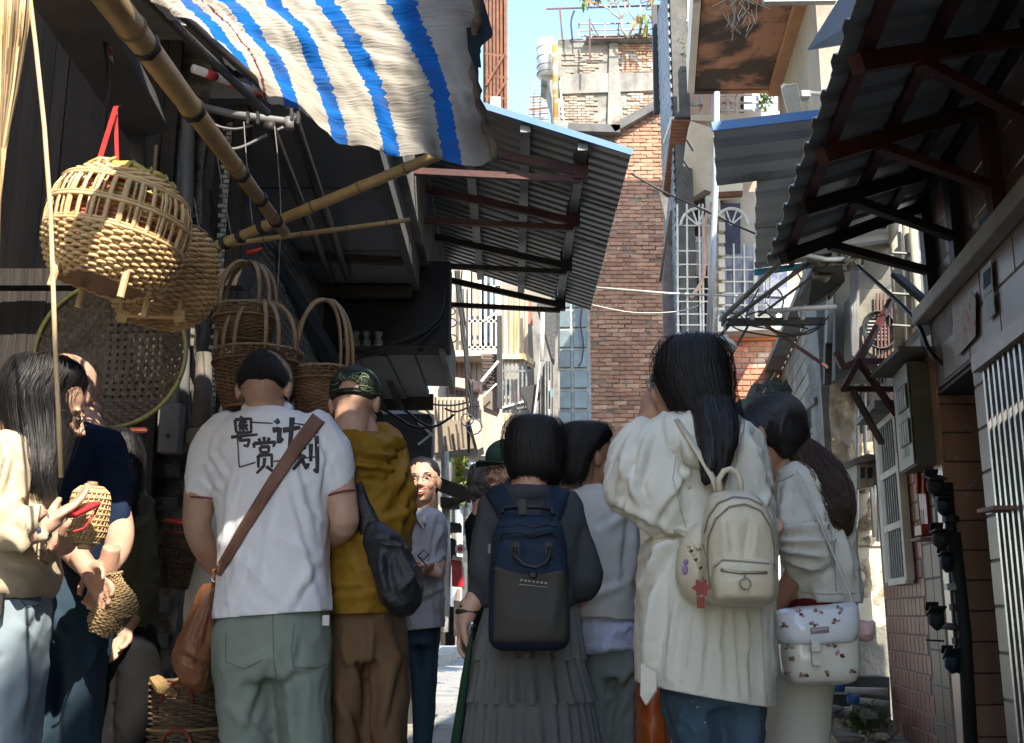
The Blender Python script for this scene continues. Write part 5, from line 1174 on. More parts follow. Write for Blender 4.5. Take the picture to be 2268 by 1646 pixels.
# front lattice basket
D = 2.62
t = thing('lattice_basket', 'round pale rattan basket with open lattice band hanging from a red strap', 'basket')
c = P(228,632,D); up = V(.17,.02,1).normalized(); fr = frame(c, up)
prof = [(0,.105),(.03,.132),(.08,.160),(.13,.171),(.17,.172),(.215,.165),(.245,.150),(.268,.125),(.285,.098)]
weave(t, fr, prof, [(0,.104,.0080),(.243,.285,.0078)], 44, .0050, .0032, rattan, cane, sq=1)
for k in range(32):
    a = 2*math.pi*k/32; b = MB(); b.tube([fr((math.cos(a)*(lerpprof(prof,z)+.004), math.sin(a)*(lerpprof(prof,z)+.004), z)) for z in (.09,.12,.15,.18,.21,.235,.25)], .0062, 6, flat=.4, up=(math.cos(a),math.sin(a),0)); b.build('lattice_stake', cane, t, smooth=True)
for z in (.112, .172, .236): 
    ring(t, fr, lerpprof(prof, z)+.003, z, .0048, rattan, 'lattice_ring'); ring(t, fr, lerpprof(prof, z)+.002, z+.008, .004, rattan, 'lattice_ring')
for z, m_ in ((.130,redt),(.142,redt),(.154,redt),(.196,yel),(.222,yel),(.209,redt)): ring(t, fr, lerpprof(prof, z)-.025, z, .006, m_, 'lining_ring', wob=.002)
ring(t, fr, .100, .288, .010, yel, 'rim', wob=.004)
for k in range(14):
    a = k*.45; b = MB(); b.tube([fr((math.cos(a)*.098, math.sin(a)*.098, .27)), fr((math.cos(a+.06)*.115, math.sin(a+.06)*.115, .288)), fr((math.cos(a+.12)*.1, math.sin(a+.12)*.1, .302))], .005, 5); b.build('rim_lashing', grn, t, smooth=True)
b = MB(); b.add([fr((math.cos(a)*.105*(1+.12*abs(math.cos(2*a))), math.sin(a)*.105*(1+.12*abs(math.cos(2*a))), .0)) for a in [2*math.pi*k/24 for k in range(24)]], [tuple(range(24))]); b.build('woven_base', rattan_dk, t)
for (x, y) in ((.085,-.085),(-.085,-.085),(.085,.085),(-.085,.085)):
    b = MB(); b.tube([fr((x,y,.03)), fr((x*1.02,y*1.02,-.045))], .009, 8); b.build('foot_peg', cane, t)
t = thing('red_strap', 'red strap and pale knot holding up the round lattice basket', 'strap')
b = MB(); b.beam(P(257,236,2.72), P(219,358,2.56), .013, .003, up=(0,1,0)); b.build('strap_band', cord_red, t)
b = MB(); b.beam(P(256,236,2.74), P(260,376,2.74), .010, .003, up=(0,1,0)); b.build('strap_band', cord_red, t)
pkc = mat('pale_pink_twine', (.66,.42,.36), (.6,.36,.32))
b = MB(); cc = P(228,362,2.50); b.tube([cc+V(math.cos(a)*.011,0,math.sin(a)*.014) for a in [k*.6 for k in range(12)]], .0035, 6); b.tube([cc-V(0,0,.012), P(190,392,2.48), P(170,400,2.49)], .004, 6); b.tube([cc-V(0,0,.012), P(215,388,2.48), P(212,402,2.49)], .003, 6); b.build('knot', pkc, t, smooth=True, kind='stuff')
for pts in (([(205,392),(240,385),(285,392),(320,405)]),([(240,388),(255,400),(300,398)])):
    b = MB(); b.tube([P(u,v,2.50) for u,v in pts], .006, 6); b.build('red_tape', cord_red, t, smooth=True)
# basket behind
t = thing('barrel_basket', 'golden rattan barrel basket hanging half behind the lattice basket', 'basket')
c = P(352,712,2.98); fr = frame(c, V(.06,.0,1))
prof = [(0,.085),(.03,.115),(.08,.138),(.14,.143),(.20,.136),(.24,.122),(.262,.10)]
weave(t, fr, prof, [(0,.258,.0078)], 34, .0049, .003, rattan, cane, sq=1)
ring(t, fr, .100, .265, .008, rattan_dk)
for (x, y) in ((.08,-.08),(-.08,-.08)):
    b = MB(); b.tube([fr((x,y,.05)), fr((x,y,-.03))], .008, 8); b.build('foot_peg', cane, t)
for (u, v) in ((272,700),(397,702)):
    b = MB(); b.box(P(u,v,2.86), (.030,.006,.032), Matrix.Rotation(.4 if u < 300 else -.1,3,'Y')); b.build('flat_tab', cane, t)
b = MB(); b.beam(P(262,700,2.86), P(405,705,2.86), .008, .008); b.build('base_slat', cane, t)
# big tray
t = thing('winnowing_tray', 'large flat round bamboo tray with open-weave centre and green rim behind the heads', 'tray')
D = 3.75; c = P(246,785,D); Rr = px(172,D); fr = lambda p: c+V(p[0], p[2]*.25*0+p[1], p[2])
tray_m = mat('tray_strip', (.095,.063,.037), (.065,.043,.026), sc=14, rough=.5, rnd=.15)
def strip(i, vert, pos, w_, amp, fq):
    h = math.sqrt(max(0, Rr*Rr-pos*pos)); n_ = 26; b = MB()
    for k in range(n_+1):
        s_ = -h+2*h*k/n_; y = amp*math.sin(fq*s_+(math.pi if i % 2 else 0)); 
        q = [(pos-w_/2, y, s_),(pos+w_/2, y, s_)] if vert else [(s_, -y, pos-w_/2),(s_, -y, pos+w_/2)]
        for p in q: b.v.append(fr((p[0], p[1]+ .05*((p[0]**2+p[2]**2)/(Rr*Rr)-1)*-1, p[2])))
    N0 = len(b.v)
    b.v += [v+V(0,.0016,0) for v in b.v]
    for k in range(n_):
        a = 2*k; b.f += [(a,a+1,a+3,a+2),(N0+a,N0+a+2,N0+a+3,N0+a+1),(a,a+2,N0+a+2,N0+a),(a+1,N0+a+1,N0+a+3,a+3)]
    b.build('bamboo_strip', tray_m, t, fix=False)
pos = -Rr*.97; i = 0
while pos < Rr*.97:
    op = -.16*Rr < pos < .60*Rr; st = px(17,D) if op else px(9,D); strip(i, True, pos, px(10.5 if op else 8.2,D), .0035, 200/1.4); pos += st; i += 1
pos = -Rr*.97
while pos < Rr*.97:
    op = -.60*Rr < pos < .52*Rr; st = px(17,D) if op else px(8,D); strip(i, False, pos, px(10 if op else 7.2,D), .0035, 200/1.4); pos += st; i += 1
b = MB(); b.tube([c+V(math.cos(a)*Rr, -.01, math.sin(a)*Rr) for a in [2*math.pi*k/72 for k in range(73)]], .0085, 8, cap=False); b.build('rim', grn, t, smooth=True)
b = MB(); b.box(P(300,953,D-.02), (.085,.02,.02)); b.build('red_tag', mat('tray_red', (.5,.12,.06)), t, bevel=.006)
def handled(label, u, v, D, r, h, taper, n, hand, hy, tilt=(0,0,1), m=rattan_dk, band=.04):
    t = thing('handled_basket', label, 'basket', 'handled baskets'); c = P(u, v, D); fr = frame(c, tilt)
    prof = [(0,r*taper),(h*.3,r*(taper+(1-taper)*.55)),(h*.75,r*.97),(h,r)]
    weave(t, fr, prof, [(0,h-band,.0066),(h-band+.002,h,.0100)], n, .0036, .0026, m, cane_dull, seg=3)
    ring(t, fr, r+.002, h+.004, .0055, cane_dull, 'rim', wob=.001); ring(t, fr, r+.007, h-band, .005, m, 'band'); ring(t, fr, r*taper, -.004, .006, m, 'foot_ring')
    for k in range(20):
        a = 2*math.pi*k/20; b = MB(); b.tube([fr((math.cos(a)*(r-.006), math.sin(a)*(r-.006), h+.01)), fr((math.cos(a+.05)*(r+.009), math.sin(a+.05)*(r+.009), h+.006)), fr((math.cos(a+.08)*(r+.006), math.sin(a+.08)*(r+.006), h-.012))], .0028, 5); b.build('rim_lashing', cane_dull, t, smooth=True)
    for (aL, aR) in hand:
        pts = []
        for k in range(25):
            q = math.pi*k/24; z = h+math.sin(q)**.8*hy if 0 < k < 24 else h-.05; f = (1-math.cos(q))/2
            pts.append(fr((r*(math.cos(R(aL))*(1-f)+math.cos(R(aR))*f), r*(math.sin(R(aL))*(1-f)+math.sin(R(aR))*f)*abs(math.cos(q))**.8, z+.002*len(t.children)%.006)))
        b = MB(); b.tube(pts, .0085, 6, flat=.30, up=(0,1,0)); b.build('handle_strip', cane_dull, t, smooth=True)
    return t
t1 = handled('uppermost handled basket with a red clip on its bunched handles', 541, 760, 3.9, .112, .125, .80, 26, ((150,-5),(195,-30),(228,-52),(170,20)), .185)
b = MB(); b.tube([P(548,560,3.85), P(566,556,3.84), P(580,550,3.83)], [.010,.008,.004], 6); b.build('red_clip', cord_red, t1, smooth=True)
handled('wide dark handled basket right above the bowed head of the man in white', 566, 905, 3.9, .155, .20, .72, 34, ((200,-20),(230,-50),(250,-68)), .20)
handled('tall-handled deep basket directly left of the camouflage cap', 712, 945, 3.95, .112, .205, .62, 28, ((190,-10),(215,-30),(165,-48)), .275, m=rattan_dk)
t = thing('tilted_basket', 'dark brown basket with red rim leaning behind the brown shoulder bag', 'basket')
fr = frame(P(385,1300,3.95), V(.12,-.1,1)); prof = [(0,.045),(.1,.055),(.23,.062)]
weave(t, fr, prof, [(0,.225,.007)], 20, .0036, .0026, mat('basket_brown', (.12,.07,.04), (.07,.045,.03), sc=14, rough=.6, rnd=.2), cane_dull)
ring(t, fr, .064, .228, .006, cord_red); ring(t, fr, .064, .195, .004, mat('dull_red', (.25,.05,.035)), 'band')
for k, (v, l) in enumerate(((1600,'upper of two dark floor baskets at the feet of the man in white'),(1700,'lower of two dark floor baskets at the bottom edge'))):
    t = thing('floor_basket', l, 'basket', 'floor baskets'); fr = frame(P(402,v+4,3.8), V(0,0,1)); r = .135+.008*k; prof = [(0,r*.92),(.07,r*.98),(.13,r)]
    weave(t, fr, prof, [(0,.13,.0088)], 26, .0046, .003, mat('floor_basket_brown', (.15,.10,.065), (.09,.06,.04), sc=14, rough=.6, rnd=.2), cane_dull)
    ring(t, fr, r+.003, .135, .0065, cane_dull); 
    b = MB(); b.tube([fr((.02+.05*math.cos(a), -r-.006, .08+.06*math.sin(a))) for a in [math.pi*q/10 for q in range(11)]], .006, 6); b.build('red_handle', mat('dull_red', (.25,.05,.035)), t, smooth=True)
t = thing('bamboo_offcuts', 'bundle of short brown bamboo offcuts lying on the floor baskets', 'bamboo bundle')
for k in range(7):
    b = MB(); b.beam(P(325+k*5,1490+k*2,3.75), P(352+k*6,1530+k*1.5,3.6), .012, .012); b.build('offcut', bamboo, t)
for k in range(6):
    b = MB(); b.tube([P(370+k*16,1512+4*(k % 2),3.8), P(400+k*14,1504+6*(k % 3),3.75)], .006, 6); b.build('offcut', cane_dull, t, smooth=True)
# plinth that carries the floor baskets
t = thing('low_bench', 'low dark bench below the floor baskets', 'bench')
zb_ = P(402,1704,3.8).z; b = MB(); b.box((P(402,1700,3.8).x, 3.85, zb_-.03), (.5,.34,.04)); b.build('seat', wood_dk, t)
for sx_ in (-1,1):
    for sy_ in (-1,1):
        b = MB(); b.box((P(402,1700,3.8).x+sx_*.2, 3.85+sy_*.13, (zb_-.05)/2), (.04,.04,zb_-.05)); b.build('leg', wood_dk, t)
# strips top left and the long cane
t = thing('bamboo_strip_bundle', 'bundle of split bamboo strips hanging down at the far left edge', 'bamboo strips')
for k in range(26):
    u = -34+k*4.1+random.uniform(-2,2); vb = random.uniform(300,900) if k < 14 else random.uniform(150,480)
    tgt = -6+(u+34)*.10
    pts = [P(u+random.uniform(-3,3),-40,1.72+.02*(k % 4)), P(u*.9-2,60,1.75+.02*(k % 4)), P(u*.55+tgt*.45-2,200,1.78+.02*(k % 3)), P(tgt*.8+u*.2-6,max(330,vb*.8),1.8), P(tgt-8,max(500,vb),1.82)]
    b = MB(); b.tube(pts, random.uniform(.0022,.0042), 5, flat=.5); b.build('strip', random.choice((cane, rattan, cane_dull)), t, smooth=True)
b = MB(); b.tube([P(u,v,D_) for u,v,D_ in ((62,-40,2.05),(80,110,2.04),(98,280,2.03),(112,470,2.02),(122,760,2.0),(130,920,2.0),(136,1058,2.0))], .0048, 8, flat=.8); b.build('hanging_cane', cane, None, smooth=True, label='long single pale cane hanging in front of the woman in the hoodie', cat='cane')
# ================================================================ PEOPLE
import numpy as np
from mathutils.bvhtree import BVHTree
def remesh(b, voxel, smooth=4, fac=.5):
    me = b.mesh('tmp', None); bm = bmesh.new(); bm.from_mesh(me); bmesh.ops.recalc_face_normals(bm, faces=bm.faces); bm.to_mesh(me); bm.free()
    o = bpy.data.objects.new('tmp', me); COL.objects.link(o)
    m = o.modifiers.new('r', 'REMESH'); m.mode = 'VOXEL'; m.voxel_size = voxel
    if smooth: s_ = o.modifiers.new('s', 'SMOOTH'); s_.factor = fac; s_.iterations = smooth
    dg = bpy.context.evaluated_depsgraph_get(); me2 = bpy.data.meshes.new_from_object(o.evaluated_get(dg))
    bpy.data.objects.remove(o); bpy.data.meshes.remove(me); return me2
def proj(co):
    q = co-np.array(CAM); pz = q[:,1]*CT+q[:,2]*ST
    return 1134+F*q[:,0]/pz, 823-F*(q[:,2]*CT-q[:,1]*ST)/pz
def getco(me):
    n = len(me.vertices); a = np.empty(n*3); me.vertices.foreach_get('co', a); nn = np.empty(n*3); me.vertices.foreach_get('normal', nn); return a.reshape(-1,3), nn.reshape(-1,3)
def folds(me, amp=.006, fr=(7,7,2.2), ridge=True, strokes=(), seed=0, fine=.0015, pull=None, cr=0):
    co, no = getco(me); d = np.zeros(len(co)); f = Vector(fr); s_ = Vector((seed*3.1, seed*1.7, seed))
    nz = noise.noise
    for i in range(len(co)):
        p = Vector(co[i]); w_ = noise.noise_vector(p*2.1+s_)*.16
        q = Vector(((p.x+w_.x)*f.x, (p.y+w_.y)*f.y, (p.z+w_.z)*f.z))+s_
        v = nz(q)
        if ridge:
            r2 = nz(Vector((q.z*1.3+q.x*.7, q.y*1.5, q.x*1.2-q.z*.9))*1.5)
            v = max(0,1-abs(v)*3.2)**1.4*.9-.3+max(0,1-abs(r2)*3.6)**1.3*.55-.15+nz(q*.6)*.5
        d[i] = v*amp+nz(p*38+s_)*fine
        if cr: c_ = p*15+noise.noise_vector(p*6+s_)*1.5; d[i] += (max(0,1-abs(nz(c_))*4.5)**1.2-.3)*cr+(max(0,1-abs(nz(c_*1.9+s_))*4.5)-.3)*cr*.5
    if strokes:
        u, v = proj(co); facing = np.clip(-(no[:,1])*2+.3, 0, 1)
        for (a, b_, w_, h) in strokes:
            ax, ay = a; bx, by = b_; L2 = (bx-ax)**2+(by-ay)**2
            tt = np.clip(((u-ax)*(bx-ax)+(v-ay)*(by-ay))/L2, 0, 1)
            sn = ((u-ax)*(by-ay)-(v-ay)*(bx-ax))/math.sqrt(L2)
            wob = np.sin(tt*7+ax)*w_*.25
            dist2 = (u-(ax+tt*(bx-ax)))**2+(v-(ay+tt*(by-ay)))**2
            env = np.sin(np.pi*np.clip(tt*.9+.05,0,1))**.5
            h = h*1.5; d += h*env*np.exp(-dist2/(2*w_*w_))*facing - h*.6*env*np.exp(-(sn+wob-w_*1.9)**2/(2*(w_*.8)**2))*facing*np.where((tt > .02) & (tt < .98), 1, 0)
    co = co+no*d[:,None]; me.vertices.foreach_set('co', co.ravel()); me.update(); return me
def cut(me, a, c, D):
    p, q = P(a[0],a[1],D), P(c[0],c[1],D); n = (q-p).cross(V(0,1,0)).normalized()
    if n.z > 0: n = -n
    bm = bmesh.new(); bm.from_mesh(me); bmesh.ops.bisect_plane(bm, geom=bm.verts[:]+bm.edges[:]+bm.faces[:], plane_co=p, plane_no=n, clear_outer=True)
    bm.to_mesh(me); bm.free(); return me
def hemmed(o, th=.004):
    m = o.modifiers.new('s', 'SOLIDIFY'); m.thickness = th; m.offset = -1; return o
def finish(me, name, m, parent, **k):
    me.name = name; me.materials.clear(); me.materials.append(m); me.polygons.foreach_set('use_smooth', [True]*len(me.polygons))
    return link(name, me, parent, **k)
def loft(b, rows, D, n=40, ex=2.3, cap=True):
    """rows: (v, uL, uR, thickness, dy) silhouettes read at depth D"""
    base = len(b.v); N = len(rows)
    for r in rows:
        v, uL, uR, th = r[:4]; dy = r[4] if len(r) > 4 else 0; sl = r[5] if len(r) > 5 else 0
        c0, c1 = P(uL, v, D), P(uR, v, D); cx, hw = (c0.x+c1.x)/2, (c1.x-c0.x)/2
        for k in range(n):
            a = 2*math.pi*k/n; ca, sa = math.cos(a), math.sin(a)
            x = hw*math.copysign(abs(ca)**(2/ex), ca); y = th/2*math.copysign(abs(sa)**(2/ex), sa)
            b.v.append(V(cx+x, D+dy+y, c0.z+sl*ca))
    for j in range(N-1):
        for k in range(n):
            a = base+j*n+k; c = base+j*n+(k+1) % n; b.f.append((a, c, c+n, a+n))
    b.f.append(tuple(base+k for k in range(n-1,-1,-1))); b.f.append(tuple(base+(N-1)*n+k for k in range(n)))
    return b
def limb(b, pts, n=16, flat=1):
    """pts: (u, v, D, r)"""
    P3 = [P(p[0],p[1],p[2]) for p in pts]; rr = [p[3] for p in pts]; out = []; ro = []
    for i in range(len(P3)-1):
        a, b_, c, d = P3[max(i-1,0)], P3[i], P3[i+1], P3[min(i+2,len(P3)-1)]
        for s in range(4):
            q = s/4; out.append(.5*((2*b_)+(c-a)*q+(2*a-5*b_+4*c-d)*q*q+(3*b_-a-3*c+d)*q**3)); ro.append(rr[i]*(1-q)+rr[i+1]*q)
    out.append(P3[-1]); ro.append(rr[-1])
    # rounded ends
    d0 = (out[0]-out[1]).normalized(); d1 = (out[-1]-out[-2]).normalized()
    out = [out[0]+d0*ro[0]*.5]+out+[out[-1]+d1*ro[-1]*.5]; ro = [ro[0]*.75]+ro+[ro[-1]*.75]
    b.tube(out, ro, n, flat=flat); return b
def hbasis(fwd, up):
    f = Vector(fwd).normalized(); u = Vector(up); u = (u-f*u.dot(f)).normalized(); x = f.cross(u).normalized()
    return Matrix((x, f, u)).transposed()
def head(b, c, fwd, up=(0,0,1), s=1.0, face=True, ears=True, smile=0, neck=True):
    M_ = hbasis(fwd, up); W = lambda p: Vector(c)+M_@(Vector(p)*s)
    e = lambda p, r, **k: b.ell(W(p), tuple(x*s for x in r), M_, n=20, m=14)
    e((0,-.012,.030), (.077,.094,.082)); e((0,.028,-.030), (.061,.064,.082)); e((0,.040,-.083), (.036,.036,.026))
    e((0,-.03,-.01), (.068,.07,.07))
    if neck: b.tube([W((0,-.03,-.02)), W((0,-.035,-.09)), W((0,-.045,-.15))], [.060*s,.056*s,.060*s], 16)
    if ears:
        for q in (-1,1):
            e((q*.077,-.008,-.016), (.010,.018,.030)); e((q*.083,-.016,-.008), (.007,.014,.022))
    if face:
        b.tube([W((0,.083,.022)), W((0,.098,-.010)), W((0,.112,-.030)), W((0,.098,-.038))], [.008*s,.0095*s,.013*s,.008*s], 10)
        for q in (-1,1):
            e((q*.012,.094,-.033), (.010,.010,.008)); e((q*.036,.066,-.030), (.026,.022,.022)); e((q*.030,.074,.022), (.026,.012,.007))
        e((0,.086,-.056), (.022,.010,.005)); e((0,.086,-.068), (.020,.010,.006)); e((0,.068,-.095), (.018,.016,.012))
    return W, M_
def facebits(o, W, M_, s=1, smile=False, glasses=None, brow=hair_m):
    eyem = mat('eye_white', (.55,.5,.46), rough=.25, bump=0); iris = mat('dark_iris', (.02,.012,.01), rough=.15, bump=0); lip = mat('lip', (.42,.13,.10), (.36,.10,.08), rough=.4)
    for q in (-1,1):
        b = MB(); b.ell(W((q*.030,.083,.002)), (.014*s,.006*s,(.0035 if smile else .0055)*s*(.6 if smile else 1)), M_, n=12, m=8); b.build('eye', eyem, o, smooth=True)
        b = MB(); b.ell(W((q*.030,.087,.002)), (.0052*s,.004*s,(.0032 if smile else .005)*s), M_, n=10, m=6); b.build('iris', iris, o, smooth=True)
        b = MB(); b.tube([W((q*(.014+.034*k/6),.089-.010*(k/6)**2,.006+.004*math.sin(math.pi*k/6))) for k in range(7)], .0022*s, 6); b.build('eyelid', iris, o, smooth=True)
        b = MB(); b.tube([W((q*(.012+.040*k/6),.090-.013*(k/6)**2,.021+.006*math.sin(math.pi*(k/6*.8+.1)))) for k in range(7)], [.0012*s,.0018*s,.002*s,.002*s,.0018*s,.0014*s,.0008*s], 6); b.build('eyebrow', brow, o, smooth=True)
        b = MB(); b.ell(W((q*.0075,.108,-.038)), (.0035*s,.004*s,.0022*s), M_, n=8, m=6); b.build('nostril', mat('nostril', (.10,.03,.02)), o, smooth=True)
    if smile:
        b = MB(); b.grid(lambda x, z: W(((x-.5)*.046, .0985-.016*(2*x-1)**2-.002*z, -.056+.008*(2*x-1)**2-.017*z*(1-(2*x-1)**2))), 14, 6); b.build('mouth', mat('mouth_dark', (.09,.02,.02)), o)
        b = MB(); b.grid(lambda x, z: W(((x-.5)*.040, .101-.015*(2*x-1)**2, -.0565+.0065*(2*x-1)**2-.008*z*(1-(2*x-1)**2))), 12, 3); b.build('teeth', mat('teeth', (.75,.71,.64), rough=.25, bump=0), o)
        b = MB(); b.tube([W(((k/12-.5)*.050, .1005-.017*(k/6-1)**2, -.054+.009*(k/6-1)**2)) for k in range(13)], .003*s, 6); b.build('upper_lip', lip, o, smooth=True)
        b = MB(); b.tube([W(((k/12-.5)*.048, .0985-.016*(k/6-1)**2, -.075+.028*(k/6-1)**2)) for k in range(13)], .0038*s, 6); b.build('lower_lip', lip, o, smooth=True)
    else:
        b = MB(); b.tube([W(((k/8-.5)*.040, .0985-.012*(k/4-1)**2, -.060)) for k in range(9)], .0032*s, 6); b.build('lips', lip, o, smooth=True)
    if glasses:
        for q in (-1,1):
            b = MB(); b.tube([W((q*.032+.021*math.cos(a), .101-.008*abs(math.cos(a)), .001+.017*math.sin(a))) for a in [2*math.pi*k/20 for k in range(21)]], .0013*s, 5, cap=False); b.build('glasses_rim', glasses, o, smooth=True)
            b = MB(); b.tube([W((q*.053,.092,.004)), W((q*.076,.05,.006)), W((q*.080,-.01,.004))], .0013*s, 5); b.build('glasses_temple', glasses, o, smooth=True)
        b = MB(); b.tube([W((-.011,.102,.004)), W((0,.106,.007)), W((.011,.102,.004))], .0013*s, 5); b.build('glasses_bridge', glasses, o, smooth=True)
def hand(b, wrist, tip, nrm, s=1.0, curl=.5, thumb=1, spread=.06):
    """palm from wrist towards tip, nrm points out of the palm; four unequal bent fingers and a thumb"""
    w_ = Vector(wrist); f = (Vector(tip)-w_).normalized(); n = Vector(nrm); n = (n-f*n.dot(f)).normalized(); x = f.cross(n).normalized()
    M_ = Matrix((x, f, n)).transposed(); W = lambda p: w_+M_@(Vector(p)*s)
    b.ell(W((0,.045,0)), (.041*s,.050*s,.015*s), M_, n=16, m=10); b.tube([W((0,-.06,0)),W((0,.0,0)),W((0,.03,0))], [.025*s,.027*s,.025*s], 12)
    for k, (fx, L) in enumerate(((-.031,.066),(-.0105,.078),(.0105,.072),(.030,.056))):
        L *= s; p = W((fx,.075,0)); a = 0; pts = [W((fx*.7,.05,0)), p]; dx = x*(fx*spread*8)
        for q, part in enumerate((.45,.32,.23)):
            a += curl*(.75 if q == 0 else .9); d = (f*math.cos(a)+n*math.sin(a)+dx).normalized(); p = p+d*L*part; pts.append(p)
        b.tube(pts, [.010*s,.0098*s,.0088*s,.0080*s,.0066*s], 10)
    t_ = thumb; pts = [W((t_*.022,.012,.004)), W((t_*.044,.036,.014)), W((t_*.050,.062,.026)), W((t_*.044,.082,.032+.01*curl))]
    b.tube(pts, [.014*s,.0125*s,.0105*s,.0080*s], 10)
def bvh(*objs):
    vs, fs = [], []
    for o in objs:
        n = len(vs); vs += [v.co for v in o.data.vertices]; fs += [tuple(i+n for i in p.vertices) for p in o.data.polygons]
    return BVHTree.FromPolygons(vs, fs)
def hit(tree_, u, v, off=.0):
    d = ray(u, v).normalized(); r = tree_.ray_cast(CAM, d, 20)
    return (CAM+d*(r[3]-off)) if r[0] is not None else None
def band(tree_, pts, wpx, th, m, name, parent, off=.004, fallback=3.3, sub=8, n=7, wtab=None):
    """a strap laid on the surface it crosses"""
    P2 = []
    for i in range(len(pts)-1):
        for s in range(sub): f = s/sub; P2.append((pts[i][0]*(1-f)+pts[i+1][0]*f, pts[i][1]*(1-f)+pts[i+1][1]*f))
    P2.append(pts[-1]); rows = []
    for i, (u, v) in enumerate(P2):
        a = P2[max(i-1,0)]; c = P2[min(i+1,len(P2)-1)]; dx, dy = c[0]-a[0], c[1]-a[1]; L_ = math.hypot(dx,dy); nx, ny = -dy/L_, dx/L_
        w_ = wpx if wtab is None else wtab[0]+(wtab[1]-wtab[0])*i/(len(P2)-1)
        row = []
        for k in range(n):
            s = (k/(n-1)-.5)*w_; row.append((u+nx*s, v+ny*s))
        rows.append(row)
    deps = []
    for row in rows:
        hs = [hit(tree_, u, v) for u, v in row]; ys = [h.y for h in hs if h is not None]
        deps.append([ (h.y if h is not None else (min(ys) if ys else None)) for h in hs])
    flat = [d for r in deps for d in r if d is not None]; dm = sum(flat)/len(flat) if flat else fallback
    last = None
    g = np.array([[d if d is not None else np.nan for d in r] for r in deps])
    for i in range(len(g)):
        if np.isnan(g[i]).all(): g[i] = g[i-1] if i and not np.isnan(g[i-1]).all() else dm
    for it in range(3):      # a strap bridges small folds
        h_ = g.copy(); h_[1:-1] = np.minimum(g[1:-1], (g[:-2]+g[1:-1]*2+g[2:])/4); g = h_
    b = MB(); R_, C = len(rows), n
    for layer in (off+th, off):
        for i in range(R_):
            for k in range(C):
                edge = 0 if 0 < k < C-1 else -.3*th
                b.v.append(P(rows[i][k][0], rows[i][k][1], g[i][k]-layer-(edge if layer > off else 0)))
    for i in range(R_-1):
        for k in range(C-1):
            a = i*C+k; b.f.append((a,a+1,a+C+1,a+C)); a += R_*C; b.f.append((a,a+C,a+C+1,a+1))
        for k in (0, C-1):
            a = i*C+k; b.f.append((a, a+C, a+C+R_*C, a+R_*C))
    for i in (0, R_-1):
        for k in range(C-1):
            a = i*C+k; b.f.append((a,a+1,a+1+R_*C,a+R_*C))
    return b.build(name, m, parent, smooth=True)
def strands(rows, D, parent, m, n=420, wid=.0008, out=.0016, seed=1, name='hair_strands', front=True, wav=.0, t0=0.0, jag=.05, ex=2.2):
    """fine locks that follow a lofted hair volume"""
    rg = random.Random(seed); b = MB(); K = 14; n = int(n*2.2)
    def S(a, t):
        f = t*(len(rows)-1); i = min(int(f), len(rows)-2); f -= i; r0, r1 = rows[i], rows[i+1]
        L = lambda k: (r0[k] if len(r0) > k else 0)*(1-f)+(r1[k] if len(r1) > k else 0)*f
        v, uL, uR, th, dy = L(0), L(1), L(2), L(3), L(4)
        c0, c1 = P(uL, v, D), P(uR, v, D); cx, hw = (c0.x+c1.x)/2, (c1.x-c0.x)/2; ca, sa = math.cos(a), math.sin(a)
        return V(cx+(hw+out)*math.copysign(abs(ca)**(2/ex), ca), D+dy+(th/2+out)*math.copysign(abs(sa)**(2/ex), sa), c0.z)
    for k in range(n):
        fly = rg.random() < .16; over = rg.uniform(.0,.035) if rg.random() < .6 else 0
        a = rg.uniform(math.pi, 2*math.pi) if front and rg.random() < .85 else rg.uniform(0, 2*math.pi)
        ta = t0+rg.random()**2*.35; tb = min(1.0+rg.uniform(-jag,jag), 1.0) if rg.random() < .75 else rg.uniform(.5,1)
        dr = rg.uniform(-.12,.12); ph = rg.uniform(0,6); ww = wid*rg.uniform(.5,1.3); base = len(b.v); o_ = rg.uniform(-.3,1.2)*out
        for j in range(K+1):
            t = ta+(tb-ta)*j/K; aa = a+dr*j/K+wav*math.sin(ph+t*11); p = S(aa, max(0,min(1,t))); q = S(aa+.02, max(0,min(1,t)))
            tx = (q-p); tx = tx.normalized() if tx.length > 1e-7 else V(1,0,0); nn = V(math.cos(aa), math.sin(aa), .2); p = p+nn*(.016*math.sin(ph+j*.25)**2 if fly else 0)-V(0,0,over*(j/K)**6)
            w_ = ww*(1-.8*(j/K)**3); p = p+nn*o_
            b.v += [p-tx*w_, p+nn*w_*.6, p+tx*w_]
        for j in range(K):
            c = base+3*j; b.f += [(c,c+1,c+4,c+3),(c+1,c+2,c+5,c+4)]
    return b.build(name, m, parent, smooth=True, fix=False, kind='stuff')
def shoes(t, pts, m, D):
    for (x, y) in pts:
        b = MB(); b.ell(V(x, y+.04, .045), (.045,.13,.045)); b.ell(V(x, y-.03, .06), (.042,.06,.06)); finish(remesh(b, .012, 2), 'shoe', m, t)
def trousers(rows_hip, legs, D, voxel=.011, **k):
    b = MB(); loft(b, rows_hip, D)
    for L_ in legs: loft(b, L_, D, n=28, ex=2.1)
    me = remesh(b, voxel, 5); return folds(me, **k)
FLOORV = lambda D: 1364+.93*2420/D      # photo row of a point just above the ground at depth D
denim = fabric('denim_blue', (.045,.085,.13), (.09,.14,.19), sc3=3, c3=(.03,.05,.08), t3=(.5,.7))
denim_dk = fabric('denim_dark', (.022,.042,.062), (.04,.065,.09))
denim_lt = fabric('denim_light', (.25,.30,.33), (.20,.245,.28))
shoe_m = mat('shoe_dark', (.03,.03,.03), rough=.6)
